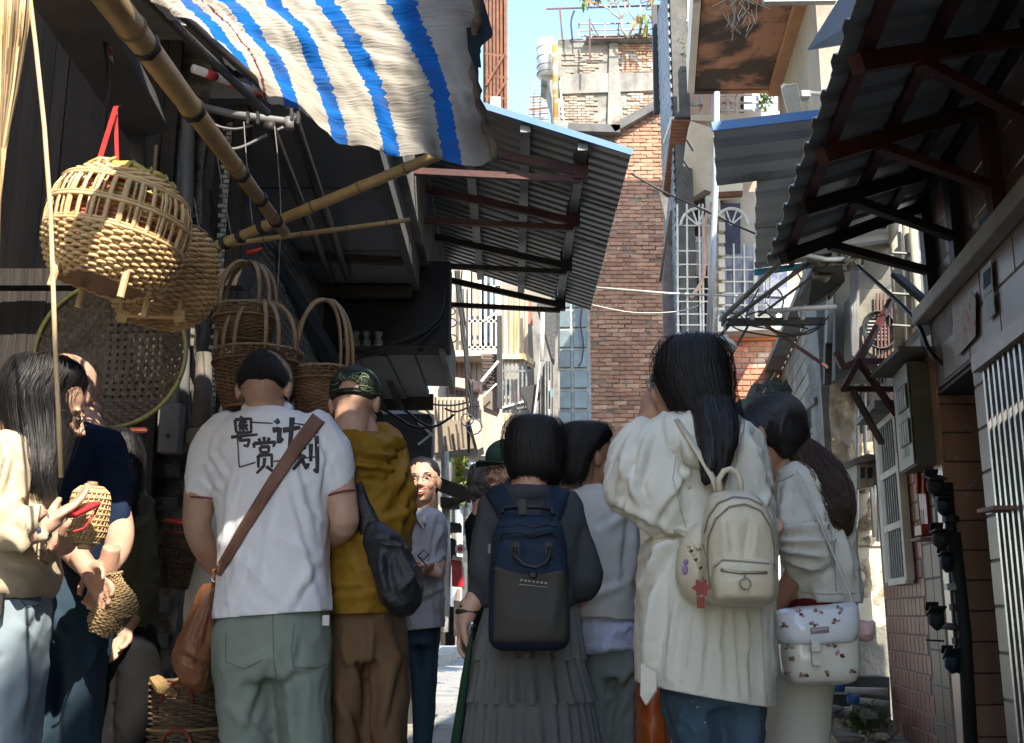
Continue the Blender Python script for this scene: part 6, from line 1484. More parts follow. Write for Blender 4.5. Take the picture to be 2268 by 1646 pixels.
# ---------------------------------------------------------------- man in the white tee
D = 3.5
t = thing('person', 'man seen from behind in white printed tee and sage trousers, head bowed', 'person')
b = MB(); W, M_ = head(b, P(587,864,D+.02), (.04,.80,-.60), (0,.6,.8), s=1.05, face=True, neck=False)
limb(b, [(590,895,D+.02,.060),(595,935,D+.03,.062)])
loft(b, [(925,540,655,.14,0),(960,490,705,.18,0),(1050,500,715,.2,0),(1200,500,712,.22,0),(1400,490,720,.22,0)], D)
limb(b, [(500,965,D,.055),(450,1050,D,.050),(441,1120,D,.050),(437,1165,D,.044),(452,1210,D+.04,.042),(482,1262,D+.12,.030)])
limb(b, [(700,965,D,.055),(745,1050,D,.052),(757,1120,D,.052),(762,1162,D,.046),(735,1190,D+.14,.042),(690,1200,D+.28,.030)])
hand(b, P(484,1265,D+.13), P(520,1290,D+.2), (.3,.8,.3), curl=.5, thumb=-1); hand(b, P(690,1200,D+.28), P(660,1195,D+.36), (0,.3,-1), curl=.4)
body = finish(remesh(b, .0055, 3), 'body', skin, t)
shirt_m = fabric('white_jersey', (.80,.80,.82), (.77,.77,.80), wr=.14, wsc=9)
b = MB(); loft(b, [(904,566,640,.12,-.01),(918,528,672,.17,-.01),(934,492,706,.21,0),(958,470,728,.25,0),(1010,470,735,.28,0),(1080,476,732,.29,0),(1150,482,728,.29,0),(1220,485,727,.30,0),(1290,480,730,.31,0),(1350,472,735,.31,0),(1400,470,736,.31,0)], D, n=56)
limb(b, [(515,955,D,.080),(470,1005,D,.076),(452,1060,D,.062),(448,1094,D,.056)]); limb(b, [(690,952,D,.080),(728,1005,D,.075),(745,1055,D,.060),(751,1084,D,.053)])
me = remesh(b, .0085, 6)
st = [((600,1010),(560,1300),9,.008),((640,1000),(690,1180),8,.007),((690,960),(735,1060),6,.006),((540,980),(500,1120),7,.007),((620,1040),(700,1330),8,.006),((500,1200),(640,1345),10,.007),
      ((470,1000),(505,1060),5,.007),((455,1020),(490,1085),5,.006),((715,1000),(700,1100),6,.007),((600,1180),(720,1240),10,.006),((560,1160),(505,1330),9,.007),((660,1120),(720,1160),6,.006),((440,1060),(480,1100),4,.005),((700,1240),(640,1340),9,.006),((480,960),(462,1040),5,.005),((520,1060),(500,1180),6,.006)]
folds(me, amp=.006, fr=(6,6,2.4), strokes=st, seed=2, fine=.001, cr=.0012)
cut(me, (470,1372), (738,1352), D); shirt = hemmed(finish(me, 'tee_shirt', shirt_m, t)); bt = bvh(shirt)
ring_pts = lambda cu, cv, ru, rv, tilt, D_, dd: [P(cu+ru*math.cos(a)-0*tilt, cv+rv*math.sin(a)+tilt*math.cos(a), D_+dd*math.sin(a)) for a in [2*math.pi*k/28 for k in range(29)]]
maroon = fabric('maroon_trim', (.25,.06,.09), (.2,.05,.08))
b = MB(); b.tube(ring_pts(592,906,47,-12,0,D,.075), .017, 10, cap=False); finish(remesh(b,.006,3), 'collar', shirt_m, t)
b = MB(); b.tube(ring_pts(592,902,50,-12,0,D,.083), .0030, 6, cap=False); b.build('collar_stripe', maroon, t, smooth=True)
for (a, c, dd) in (((409,1103),(489,1112),.06),((719,1103),(786,1088),.06)):
    cu, cv = (a[0]+c[0])/2, (a[1]+c[1])/2; b = MB(); b.tube(ring_pts(cu,cv,abs(c[0]-a[0])/2,6,(c[1]-a[1])/2,D,dd), .0032, 6, cap=False); b.build('cuff_stripe', maroon, t, smooth=True)
# print on the back
inkm = mat('shirt_ink', (.045,.04,.045), (.07,.06,.07), sc=40, rough=.8, bump=.05)
def textmesh(body_, off=0.02):
    cu = bpy.data.curves.new('txt', 'FONT'); cu.body = body_; cu.size = 1; cu.offset = off; cu.align_x = 'CENTER'; cu.align_y = 'CENTER'
    o = bpy.data.objects.new('txt', cu); COL.objects.link(o); dg = bpy.context.evaluated_depsgraph_get(); me = bpy.data.meshes.new_from_object(o.evaluated_get(dg)); bpy.data.objects.remove(o)
    bm = bmesh.new(); bm.from_mesh(me); bmesh.ops.triangulate(bm, faces=bm.faces)
    for _ in range(2):
        bmesh.ops.subdivide_edges(bm, edges=[e for e in bm.edges if e.calc_length() > .10], cuts=1)
        bmesh.ops.triangulate(bm, faces=bm.faces)
    bm.to_mesh(me); bm.free(); return me
def print_on(tree_, ch, cu, cv, w_, h, m, parent, rot=0, off=.02, name='print', lift=.0025, fb=3.3):
    me = textmesh(ch, off); xs = [v.co.x for v in me.vertices]; ys = [v.co.y for v in me.vertices]
    if not xs: return
    cx, cy = (min(xs)+max(xs))/2, (min(ys)+max(ys))/2; sx_, sy_ = w_/(max(xs)-min(xs)), h/(max(ys)-min(ys)); ca, sa = math.cos(rot), math.sin(rot)
    for v in me.vertices:
        x, y = (v.co.x-cx)*sx_, (v.co.y-cy)*sy_; u, vv = cu+x*ca+y*sa, cv-(y*ca-x*sa); hp = hit(tree_, u, vv, lift)
        v.co = hp if hp is not None else P(u, vv, fb)
    o = link(name, me, parent); me.materials.append(m); return o
CH = {'yue': [[(.45,1.02),(.38,.92)],[(.16,.9),(.19,.46)],[(.15,.9),(.82,.93),(.8,.46)],[(.28,.69),(.7,.71)],[(.49,.88),(.48,.5)],[(.34,.83),(.4,.76)],[(.63,.85),(.56,.77)],[(.44,.65),(.31,.54)],[(.54,.65),(.67,.55)],[(.2,.46),(.8,.48)],[(-.04,.31),(.5,.36),(1.06,.40)],[(.36,.33),(.32,.2),(.72,.23),(.62,.0),(.45,.05)]],
      'ji': [[(.12,.95),(.25,.82)],[(.02,.6),(.28,.64),(.27,.2),(.42,.34)],[(.40,.6),(.7,.64),(1.04,.70)],[(.72,1.02),(.71,.5),(.68,-.04)]],
      'shang': [[(.5,1.02),(.5,.88)],[(.28,.97),(.36,.88)],[(.72,.99),(.62,.88)],[(.08,.84),(.1,.70)],[(.08,.83),(.94,.87),(.84,.73)],[(.33,.73),(.35,.57)],[(.33,.73),(.68,.74),(.66,.57)],[(.35,.57),(.66,.58)],[(.25,.49),(.24,.14)],[(.25,.49),(.78,.51),(.77,.15)],[(.5,.42),(.46,.2),(.16,-.02)],[(.55,.18),(.92,-.02)]],
      'hua': [[(.0,.60),(.56,.72)],[(.26,.98),(.34,.5),(.56,.12),(.64,.27)],[(.52,.5),(.08,.08)],[(.42,.92),(.5,.84)],[(.74,.82),(.72,.32)],[(.95,1.04),(.96,.4),(.95,.0),(.82,.10)]]}
for key, cu, cv, w_, h, sk_, wd in (('yue',540,956,54,66,-.05,7.2),('ji',632,960,60,68,.05,11.5),('shang',586,1008,56,78,-.03,7.6),('hua',674,1008,62,78,-.02,9.5)):
    for st_ in CH[key]:
        pts = [(cu+(x-.5)*w_+(y-.5)*sk_*h, cv-(y-.5)*h) for x, y in st_]
        band(bt, pts, wd, .0006, inkm, 'printed_stroke', t, off=.0014, n=3, sub=6, wtab=(wd*1.1, wd*.75))
for pts in (((524,945),(530,1035)),((530,1035),(566,1024)),((606,1022),(700,1012)),((552,935),(604,938)),((652,938),(700,944)),((700,944),(702,960))): band(bt, pts, 3.2, .0006, mat('frame_ink', (.10,.06,.085)), 'print_frame_line', t, off=.0012, n=2)
# hair: short, shaved nape
b = MB(); e = lambda p, r: b.ell(W(p), tuple(x*1.05 for x in r), M_, n=24, m=16)
e((0,-.016,.034), (.082,.100,.088)); e((0,-.044,.006), (.079,.075,.066))
me = remesh(b, .006, 2); folds(me, amp=.0015, fr=(40,40,40), ridge=False, fine=.003); hp = finish(me, 'hair', mat('cropped_hair', (.022,.019,.018), (.04,.034,.03), sc=90, bump=.8, bsc=400, rough=.6), t)
b = MB(); rg = random.Random(4); co, no = getco(me)
for k in range(2600):
    i = rg.randrange(len(co)); p = Vector(co[i]); n_ = Vector(no[i]); d = (n_+V(rg.uniform(-.4,.4),rg.uniform(-.4,.4),rg.uniform(-.1,.5))).normalized()*rg.uniform(.005,.012); c = d.orthogonal().normalized()*.0007; b.add([p-c, p+c, p+d], [(0,1,2)])
for k in range(1500):
    a = rg.uniform(-1.5,1.5); z = -.02-.055*rg.random()**2; y = -.03-.074*math.cos(a)*math.sqrt(max(.05,1-((z+.01)/.085)**2)); p = W((.072*math.sin(a)*math.sqrt(max(.05,1-((z+.01)/.085)**2)), y, z))
    d = (M_@V(0,-.4,-1)+V(rg.uniform(-.3,.3),rg.uniform(-.2,.1),0)).normalized()*rg.uniform(.004,.009); c = d.orthogonal().normalized()*.0006; b.add([p-c, p+c, p+d], [(0,1,2)])
b.build('hair_tips', hair_m, t, fix=False, kind='stuff')
for q in (-1,1):
    b = MB(); b.tube([W((q*.070,.03,-.02)), W((q*.086,-.012,-.008)), W((q*.085,-.02,-.03))], .0012, 5); b.build('mask_loop', mat('mask_white', (.7,.7,.7)), t, smooth=True)
sage = fabric('sage_cotton', (.235,.27,.225), (.20,.235,.20), wr=.12, wsc=10)
V0 = FLOORV(D)
me = trousers([(1330,482,724,.26,0),(1400,474,730,.30,0),(1470,474,728,.30,0),(1500,477,726,.29,0)], [[(1440,474,612,.27,0),(1560,486,610,.25,0),(1646,494,612,.23,0),(1800,500,610,.21,0),(V0,506,600,.2,0)],[(1440,598,728,.27,0),(1560,612,732,.25,0),(1646,622,737,.23,0),(1800,626,735,.21,0),(V0,634,730,.2,0)]], D, amp=.009, fr=(5,5,3),
    strokes=[((590,1450),(530,1620),9,.009),((600,1440),(660,1560),9,.009),((500,1480),(600,1450),9,.006),((640,1520),(650,1646),10,.008),((690,1470),(610,1500),8,.006),((505,1560),(590,1646),9,.008),((560,1390),(575,1480),7,.005),((655,1400),(640,1500),7,.006)], seed=5)
trs = finish(me, 'trousers', sage, t); tb = bvh(trs)
seam = fabric('sage_seam', (.15,.18,.15))
band(tb, [(652,1380),(645,1440),(650,1478),(700,1480),(722,1470)], 2.4, .001, seam, 'pocket_seam', t, off=.001, n=2); band(tb, [(500,1400),(500,1465),(540,1482),(580,1462)], 2.4, .001, seam, 'pocket_seam', t, off=.001, n=2); band(tb, [(604,1360),(606,1460),(612,1500)], 2.4, .001, seam, 'centre_seam', t, off=.001, n=2)
b = MB(); c = P(722,1374,D-.16); b.box(c, (.02,.006,.03)); b.build('waist_label', tile_wm, t)
shoes(t, [(P(555,1950,D).x, D), (P(680,1950,D).x, D)], shoe_m, D)
leather = mat('tan_leather', (.26,.105,.045), (.20,.075,.03), sc=8, rough=.42, bump=.25, bsc=50, c3=(.12,.05,.025), t3=(.6,.75))
strap_m = mat('strap_brown', (.22,.11,.075), (.18,.09,.06), sc=12, rough=.6, bump=.15, bsc=80)
tb_ = thing('shoulder_bag', 'tan leather shoulder bag slung across the man in white tee', 'bag')
band(bt, [(706,925),(660,985),(600,1075),(540,1170),(496,1245),(480,1272)], 30, .003, strap_m, 'strap', tb_, off=.005, n=7, wtab=(34,19))
b = MB(); loft(b, [(1292,452,478,.05),(1330,432,482,.10),(1370,415,480,.14),(1415,398,476,.17),(1455,388,470,.18),(1480,390,466,.18),(1510,408,462,.15),(1532,430,456,.06)], D-.03, n=36, ex=2.5)
me = remesh(b, .007, 4); folds(me, amp=.005, fr=(9,9,4), strokes=[((470,1300),(440,1420),6,.008),((455,1310),(405,1440),6,.007),((400,1450),(465,1480),6,-.008),((470,1380),(462,1500),5,.007)], seed=3); bagb = finish(me, 'bag_body', leather, tb_)
bb_ = bvh(bagb); band(bb_, [(392,1462),(430,1492),(462,1478)], 3, .003, strap_m, 'bag_seam', tb_, off=.001, n=3); band(bb_, [(468,1310),(440,1400),(430,1470)], 3, .003, strap_m, 'bag_seam', tb_, off=.001, n=3)
b = MB(); c = P(478,1280,D-.06); b.tube([c+V(math.cos(a)*.013,0,math.sin(a)*.013) for a in [k*.52 for k in range(13)]], .0028, 6, cap=False); b.build('ring_buckle', mat('silver', (.6,.6,.6), metal=1, rough=.25, bump=0), tb_, smooth=True)
b = MB(); b.tube([P(474,1262,D-.02), P(478,1284,D-.03), P(470,1300,D-.03)], .007, 8); b.build('strap_end', leather, tb_, smooth=True)
# ---------------------------------------------------------------- woman in cream hoodie, far left
D = 2.75
t = thing('person', 'long-haired woman in cream hoodie and light jeans holding a phone at far left', 'person')
b = MB(); W, M_ = head(b, P(104,902,D), (.84,.42,-.34), (.3,0,.95), s=.94, ears=False)
limb(b, [(95,930,D,.052),(40,990,D,.06)]); loft(b, [(975,-40,60,.16,0),(1060,-50,70,.2,0),(1250,-50,70,.2,0),(1380,-45,75,.2,0)], D)
limb(b, [(15,1010,D-.1,.05),(-12,1140,D-.14,.045),(40,1168,D-.18,.036),(88,1166,D-.2,.026),(105,1160,D-.2,.025)])
hand(b, P(104,1160,D-.2), P(165,1118,D-.16), (.25,.3,.9), s=.92, curl=.25, thumb=-1, spread=.04)
limb(b, [(60,1020,D+.14,.045),(60,1180,D+.12,.04),(130,1205,D+.02,.03),(150,1200,D+.0,.026)])
hand(b, P(146,1200,D), P(200,1172,D-.03), (.1,-.2,1), s=.92, curl=.35, thumb=1)
body = finish(remesh(b, .005, 3), 'body', skin, t)
facebits(body, W, M_, s=.98, glasses=mat('gold_frame', (.5,.4,.25), metal=1, rough=.3, bump=0))
hood_m = fabric('cream_fleece', (.50,.41,.28), (.45,.365,.25), wr=.14, wsc=18)
b = MB(); loft(b, [(966,-70,40,.18,0),(985,-85,66,.24,0),(1030,-90,88,.3,0),(1080,-90,112,.32,0),(1150,-90,122,.32,0),(1230,-88,118,.32,0),(1275,-80,124,.33,0),(1302,-72,108,.32,0,-.01),(1318,-62,94,.3,0,-.01)], D, n=48)
limb(b, [(22,1005,D-.08,.070),(0,1060,D-.14,.072),(-18,1135,D-.18,.072),(20,1166,D-.2,.058),(62,1166,D-.21,.046),(90,1166,D-.21,.040)])
b.tube([P(u,v,D_) for u,v,D_ in ((-20,1000,D-.08),(30,1000,D-.07),(62,1015,D-.06),(78,1058,D-.05),(86,1085,D-.04))], [.022,.026,.026,.024,.020], 14)
me = remesh(b, .0085, 6); folds(me, amp=.008, fr=(5,5,4), strokes=[((60,1090),(10,1140),8,.012),((100,1110),(40,1220),9,.010),((10,1180),(110,1230),9,.010),((20,1260),(115,1290),8,-.010),((70,1200),(120,1180),7,.008),((20,1010),(-5,1100),8,.010),((60,1150),(80,1185),4,.006),((40,1150),(55,1185),4,.006)], seed=7, cr=.0015)
hd = finish(me, 'hoodie', hood_m, t); hb = bvh(hd)
band(hb, [(96,1085),(90,1120),(86,1150),(100,1140),(108,1125)], 4, .003, strap_m, 'drawstring', t, off=.002, n=3); band(hb, [(84,1095),(98,1120),(110,1150)], 4, .003, strap_m, 'drawstring', t, off=.002, n=3)
pr = mat('faded_print_brown', (.32,.2,.12), (.4,.3,.2))
for pts in (((86,1215),(100,1222),(92,1240),(108,1248)),((70,1238),(84,1246),(96,1262)),((96,1190),(104,1206),(112,1228)),((78,1225),(88,1232))): band(hb, list(pts), 5, .0008, pr, 'print_stroke', t, off=.0012, n=3)
hr = [(791,80,150,.10,0),(804,45,172,.19,.01),(840,26,182,.23,.01),(880,20,183,.235,.0),(930,22,170,.21,0),(980,40,164,.17,-.02),(1030,58,158,.13,-.05),(1060,78,152,.09,-.07),(1090,95,150,.03,-.08)]
b = MB(); loft(b, [(r[0],r[1],min(r[2],158 if 850 < r[0] < 1000 else r[2]),r[3],r[4]) for r in hr], D, n=40); me = remesh(b, .008, 3); folds(me, amp=.004, fr=(16,16,1.5), seed=2); finish(me, 'hair', hair_m, t)
strands([(r[0],r[1],min(r[2],160 if 850 < r[0] < 1000 else r[2]),r[3],r[4]) for r in hr], D, t, hair_m, n=700, seed=3)
me = trousers([(1296,-60,92,.26,0),(1350,-62,94,.28,0),(1440,-62,90,.28,0)], [[(1400,-62,20,.25,0),(1646,-60,10,.2,0),(FLOORV(D),-60,0,.18,0)],[(1400,10,92,.25,0),(1520,18,84,.24,0),(1646,10,66,.2,0),(FLOORV(D),10,55,.18,0)]], D, amp=.008, fr=(5,5,3), seed=8, strokes=[((88,1320),(40,1400),8,.008),((30,1380),(90,1440),8,.008),((60,1460),(40,1600),9,.008)])
jn_ = finish(me, 'jeans', denim_lt, t); jb = bvh(jn_)
band(jb, [(40,1322),(60,1345),(88,1340)], 2.5, .001, denim, 'pocket_seam', t, off=.001, n=2); band(jb, [(-20,1318),(30,1322),(60,1324),(92,1328)], 9, .002, mat('purple_belt', (.09,.06,.11)), 'belt', t, off=.001, n=3)
shoes(t, [(P(-20,1900,D).x, D), (P(40,1900,D).x, D)], shoe_m, D)
b = MB(); c = P(97,1163,D-.205); ax = (P(110,1157,D-.2)-P(88,1168,D-.2)).normalized()
b.tube([c-ax*.006+ (ax.orthogonal().normalized()*math.cos(a)+ax.cross(ax.orthogonal().normalized())*math.sin(a))*.030 for a in [2*math.pi*k/20 for k in range(21)]], .0075, 6, cap=False)
b.build('bracelet', mat('navy_beads', (.03,.03,.06), (.08,.07,.12), sc=120), t, smooth=True)
b = MB(); b.box(P(-2,1338,D-.16), (.02,.012,.05)); b.build('key_fob', iron_blk, t)
tp = thing('phone', 'red-edged phone held in front of the woven lantern', 'phone')
fx = (P(212,1104,D-.12)-P(150,1134,D-.18)).normalized(); fy = V(.25,.85,.45).normalized(); fy = (fy-fx*fy.dot(fx)).normalized(); fz = fx.cross(fy)
Mp = Matrix((fx,fy,fz)).transposed(); cc = P(182,1128,D-.15)
b = MB(); b.box(cc, (.074,.05,.010), Mp); b.build('phone_body', mat('phone_case_red', (.55,.03,.035), rough=.4), tp, bevel=.003)
b = MB(); b.box(cc-fz*.007, (.066,.043,.002), Mp); b.build('phone_back', mat('phone_maroon', (.20,.05,.04), (.3,.12,.08), sc=30, rough=.25), tp)
b = MB(); b.tube([cc+fx*.037+fy*-.02, cc+fx*.045-V(0,.01,.03), cc+fx*.02-V(0,.02,.055), cc-fx*.01-V(0,.02,.05)], .0028, 6); b.build('wrist_cord', cord_red, tp, smooth=True)
# woven lantern
tl_ = thing('woven_lantern', 'pale woven bamboo lantern hanging just beyond the red phone', 'lantern')
DL = 2.72; top, bot = P(204,1078,DL), P(190,1206,DL); up = (top-bot); H = up.length; fr = frame(bot, up, (0,1,.0))
lpap = mat('lantern_lining', (.70,.55,.32), (.62,.46,.25), sc=20, rough=.6, trans=.3)
prof = [(0,.030),(.012,.040),(.03,.0455),(H*.5,.0475),(H-.03,.046),(H-.012,.041),(H,.026)]
b = MB(); b.grid(lambda s, q: fr(((lerpprof(prof,H*q)-.004)*math.cos(2*math.pi*s), (lerpprof(prof,H*q)-.004)*math.sin(2*math.pi*s), H*q)), 28, 12, wrap=True); b.build('lining', lpap, tl_, smooth=True)
for k in range(24):
    for sg in (-1,1):
        pts = [fr(((lerpprof(prof,H*q/10)+.0008*sg)*math.cos(2*math.pi*k/24+sg*q*.14), (lerpprof(prof,H*q/10)+.0008*sg)*math.sin(2*math.pi*k/24+sg*q*.14), H*q/10)) for q in range(11)]
        b = MB(); b.tube(pts, .0016, 4); b.build('weave_strip', cane, tl_, smooth=True)
for k in range(11):
    z = .004+(H-.008)*k/10; ring(tl_, fr, lerpprof(prof,z)+.0015, z, .0016, cane, 'weave_hoop', n=32)
b = MB(); b.tube([bot+up.normalized()*.0, bot-up.normalized()*.012], [.022,.018], 16); b.build('base_knob', cane, tl_, smooth=True)
b = MB(); b.tube([top, top+up.normalized()*.012], [.016,.012], 12); b.build('top_knob', cane_dull, tl_, smooth=True)
# ---------------------------------------------------------------- bald man in navy
D = 3.2
t = thing('person', 'bald man in navy shirt and dark jeans holding his hands behind his back', 'person')
b = MB(); W, M_ = head(b, P(152,872,D), (.35,.9,-.15), (0,.1,1), s=1.04)
limb(b, [(172,925,D,.058),(180,950,D,.07)])
loft(b, [(945,140,235,.15,0),(1000,120,255,.2,0),(1150,110,265,.2,0),(1350,105,255,.2,0)], D)
limb(b, [(120,1010,D,.055),(112,1120,D-.02,.047),(130,1175,D-.08,.042),(168,1228,D-.15,.034),(198,1262,D-.19,.026)]); limb(b, [(236,1010,D,.055),(244,1100,D,.050),(264,1175,D-.05,.042),(258,1222,D-.12,.036),(238,1258,D-.17,.027)])
hand(b, P(196,1262,D-.20), P(228,1305,D-.22), (-.2,-.9,-.3), s=1.0, curl=.35, thumb=-1); hand(b, P(238,1256,D-.17), P(228,1300,D-.15), (.0,-.6,-.2), s=1.0, curl=.8, thumb=1)
body = finish(remesh(b, .0055, 3), 'body', skin, t)
navy = fabric('navy_cotton', (.012,.022,.048), (.010,.018,.040))
b = MB(); loft(b, [(940,150,218,.14,0),(955,120,240,.2,0),(985,98,268,.25,0),(1040,92,284,.28,0),(1120,92,285,.29,0),(1190,95,275,.29,0),(1235,98,262,.28,0),(1252,100,256,.28,0)], D, n=44)
limb(b, [(128,985,D,.08),(105,1080,D-.02,.072),(108,1150,D-.05,.062)]); limb(b, [(222,990,D,.078),(236,1080,D,.072),(248,1158,D-.04,.058)])
me = remesh(b, .009, 6); folds(me, amp=.008, fr=(5,5,3), seed=11, strokes=[((250,1020),(280,1140),8,.007),((200,1000),(190,1180),10,.006)]); finish(me, 'shirt', navy, t)
me = trousers([(1240,100,252,.24,0),(1320,92,248,.27,0),(1400,90,242,.27,0)], [[(1370,90,168,.25,0),(1646,82,150,.2,0),(FLOORV(D),85,145,.2,0)],[(1370,158,242,.25,0),(1500,160,226,.23,0),(1646,150,216,.2,0),(FLOORV(D),150,205,.2,0)]], D, amp=.008, fr=(5,5,3), seed=12, strokes=[((230,1400),(180,1500),8,.008),((190,1520),(200,1640),8,.007),((110,1340),(150,1420),8,.006)])
jn_ = finish(me, 'jeans', denim_dk, t); jb = bvh(jn_); band(jb, [(112,1248),(180,1256),(252,1250)], 14, .002, iron_blk, 'belt', t, off=.002, n=3)
for u in (196,206,232): band(jb, [(u,1238),(u,1264)], 3.5, .002, pvc, 'belt_loop', t, off=.006, n=3)
shoes(t, [(P(115,1900,D).x, D), (P(185,1900,D).x, D)], shoe_m, D)
for k, (u, v, ax, l) in enumerate(((262,1322,(-.2,-.1,.95),'right-hand pear-shaped woven pouch of the two behind the navy shirt man'),(236,1368,(.35,.1,.9),'lower left rounded woven pouch of the two behind the navy shirt man'))):
    tt_ = thing('woven_pouch', l, 'basket', 'small woven pouches'); ax = Vector(ax).normalized(); H = .12 if k == 0 else .10; c = P(u, v, 2.98)-ax*H*.45; fr = frame(c, ax)
    prof = [(0,.034),(.02,.044),(H*.45,.038),(H*.75,.017),(H*.88,.013),(H,.019)] if k == 0 else [(0,.022),(.025,.040),(H*.5,.041),(H*.8,.022),(H,.012)]
    weave(tt_, fr, prof, [(0,H,.0058)], 20, .0029, .002, mat('straw', (.40,.28,.13), (.28,.18,.08), sc=20, rough=.6, rnd=.15), cane_dull, seg=3)
    b = MB(); b.grid(lambda s, q: fr(((lerpprof(prof,H*q)-.003)*math.cos(2*math.pi*s), (lerpprof(prof,H*q)-.003)*math.sin(2*math.pi*s), H*q)), 20, 8, wrap=True); b.build('lining', mat('straw_dark', (.12,.08,.04)), tt_, smooth=True)
# ---------------------------------------------------------------- figure in olive jacket behind him
D = 3.75
t = thing('person', 'long-haired person in olive jacket half hidden behind the navy shirt man', 'person')
b = MB(); W, M_ = head(b, P(262,1022,D), (.3,.9,-.2), (0,0,1), s=.92)
loft(b, [(1080,235,320,.15,0),(1200,225,330,.2,0),(1400,225,320,.2,0)], D); limb(b, [(290,1110,D,.05),(308,1220,D,.045),(300,1330,D-.05,.034),(280,1392,D-.1,.025)]); hand(b, P(280,1392,D-.1), P(258,1425,D-.12), (-.3,-.8,-.2), s=.95, curl=.35, thumb=-1)
finish(remesh(b, .006, 3), 'body', skin, t)
b = MB(); loft(b, [(1070,225,300,.16,0),(1110,205,335,.24,0),(1200,200,345,.27,0),(1300,200,342,.28,0),(1400,205,335,.27,0)], D); limb(b, [(290,1120,D-.03,.07),(306,1200,D-.03,.068),(308,1290,D-.04,.06),(298,1340,D-.07,.05)])
me = remesh(b, .010, 5); folds(me, amp=.012, fr=(6,6,5), seed=14, cr=.004); finish(me, 'jacket', fabric('olive_cotton', (.115,.105,.065), (.09,.085,.05)), t)
hr = [(948,235,290,.08,0),(965,215,308,.17,0),(1010,205,318,.2,0),(1080,215,322,.2,-.02),(1140,240,325,.16,-.05),(1185,262,318,.06,-.07)]
b = MB(); loft(b, hr, D); me = remesh(b, .009, 3); folds(me, amp=.006, fr=(12,12,1.5), seed=4); finish(me, 'hair', hair_m, t); strands(hr, D, t, hair_m, n=260, seed=5, wav=.05)
me = trousers([(1380,210,335,.24,0),(1450,205,350,.26,0)], [[(1430,205,275,.22,0),(FLOORV(D),205,265,.18,0)],[(1430,262,350,.24,0),(FLOORV(D),262,345,.2,0)]], D, amp=.006, fr=(5,5,3), seed=15); finish(me, 'trousers', fabric('black_cotton', (.010,.010,.011)), t)
shoes(t, [(P(240,1900,D).x, D), (P(290,1900,D).x, D)], shoe_m, D)
# ---------------------------------------------------------------- person in white coat behind the tee man
D = 4.15
t = thing('person', 'person in plain white coat mostly hidden behind the man in the white tee', 'person')
b = MB(); W, M_ = head(b, P(548,1010,D), (.2,.9,-.3), (0,.2,1), s=.95); loft(b, [(1090,500,600,.16,0),(1300,490,610,.2,0)], D); finish(remesh(b, .008, 3), 'body', skin, t)
b = MB(); b.ell(W((0,-.01,.03)), (.085,.10,.09), M_); me = remesh(b,.008,2); finish(me, 'hair', hair_m, t)
b = MB(); loft(b, [(1080,505,590,.16,0),(1110,450,640,.22,0),(1160,425,650,.26,0),(1260,420,650,.28,0),(1400,412,655,.3,0),(1480,410,655,.3,0)], D); limb(b, [(470,1120,D,.06),(458,1200,D-.03,.055),(458,1290,D-.06,.05)])
me = remesh(b, .010, 5); folds(me, amp=.011, fr=(6,6,2), seed=17, cr=.003); cw = finish(me, 'coat', fabric('white_cotton', (.62,.61,.57), (.56,.55,.52)), t)
b = MB(); b.ell(P(446,1247,D-.18), (.007,.004,.007)); b.build('button', iron_blk, t)
me = trousers([(1470,430,640,.2,0),(1500,430,640,.22,0)], [[(1480,430,530,.2,0),(FLOORV(D),445,520,.16,0)],[(1480,525,640,.2,0),(1700,560,645,.18,0),(FLOORV(D),560,640,.16,0)]], D, amp=.006, seed=15); finish(me, 'trousers', denim_dk, t)
# ---------------------------------------------------------------- man in ochre jacket and cap
D = 3.72
t = thing('person', 'man seen from behind in ochre hooded jacket, brown trousers and dark camouflage cap', 'person')
b = MB(); W, M_ = head(b, P(787,892,D), (.10,.97,-.22), (0,.2,1), s=1.02)
limb(b, [(790,935,D,.060),(795,965,D,.075)]); loft(b, [(965,745,860,.16,0),(1050,750,880,.2,0),(1350,750,880,.2,0)], D)
limb(b, [(850,1010,D,.05),(866,1110,D,.045),(860,1200,D+.12,.035),(850,1220,D+.25,.028)]); limb(b, [(745,1010,D,.05),(738,1120,D+.04,.045),(760,1210,D+.2,.035)]); hand(b, P(850,1220,D+.25), P(830,1215,D+.32), (0,0,1), curl=.4); hand(b, P(760,1210,D+.2), P(775,1215,D+.28), (0,0,1), curl=.4)
finish(remesh(b, .0055, 3), 'body', skin, t)
ochre = fabric('ochre_nylon', (.28,.155,.020), (.23,.125,.015), rough=.55, wr=.2, wsc=18)
b = MB(); loft(b, [(962,760,850,.17,-.02),(985,742,880,.24,0),(1020,735,903,.29,0),(1080,731,915,.31,0),(1150,730,916,.32,0),(1200,729,908,.32,0),(1280,729,902,.32,0),(1340,730,896,.32,0),(1400,731,893,.31,0)], D, n=48)
limb(b, [(852,1010,D-.02,.088),(868,1080,D-.03,.080),(872,1150,D-.02,.072),(862,1200,D+.03,.055)]); limb(b, [(780,1010,D,.085),(778,1090,D+.02,.075),(775,1170,D+.08,.06)])
me = remesh(b, .009, 5); folds(me, amp=.012, fr=(6,6,4.5), seed=21, strokes=[((900,1020),(870,1100),8,.012),((760,1060),(860,1080),8,.010),((900,1100),(880,1180),7,.012),((740,1180),(840,1200),9,.010),((735,1290),(850,1300),8,.010),((850,1150),(915,1130),7,.010),((880,1060),(918,1090),6,.010),((740,1110),(780,1250),8,.008),((760,1330),(870,1300),8,.008)], cr=.004)
cut(me, (730,1362), (895,1356), D); jk = hemmed(finish(me, 'jacket', ochre, t))
b = MB(); cu, cv = 803, 970
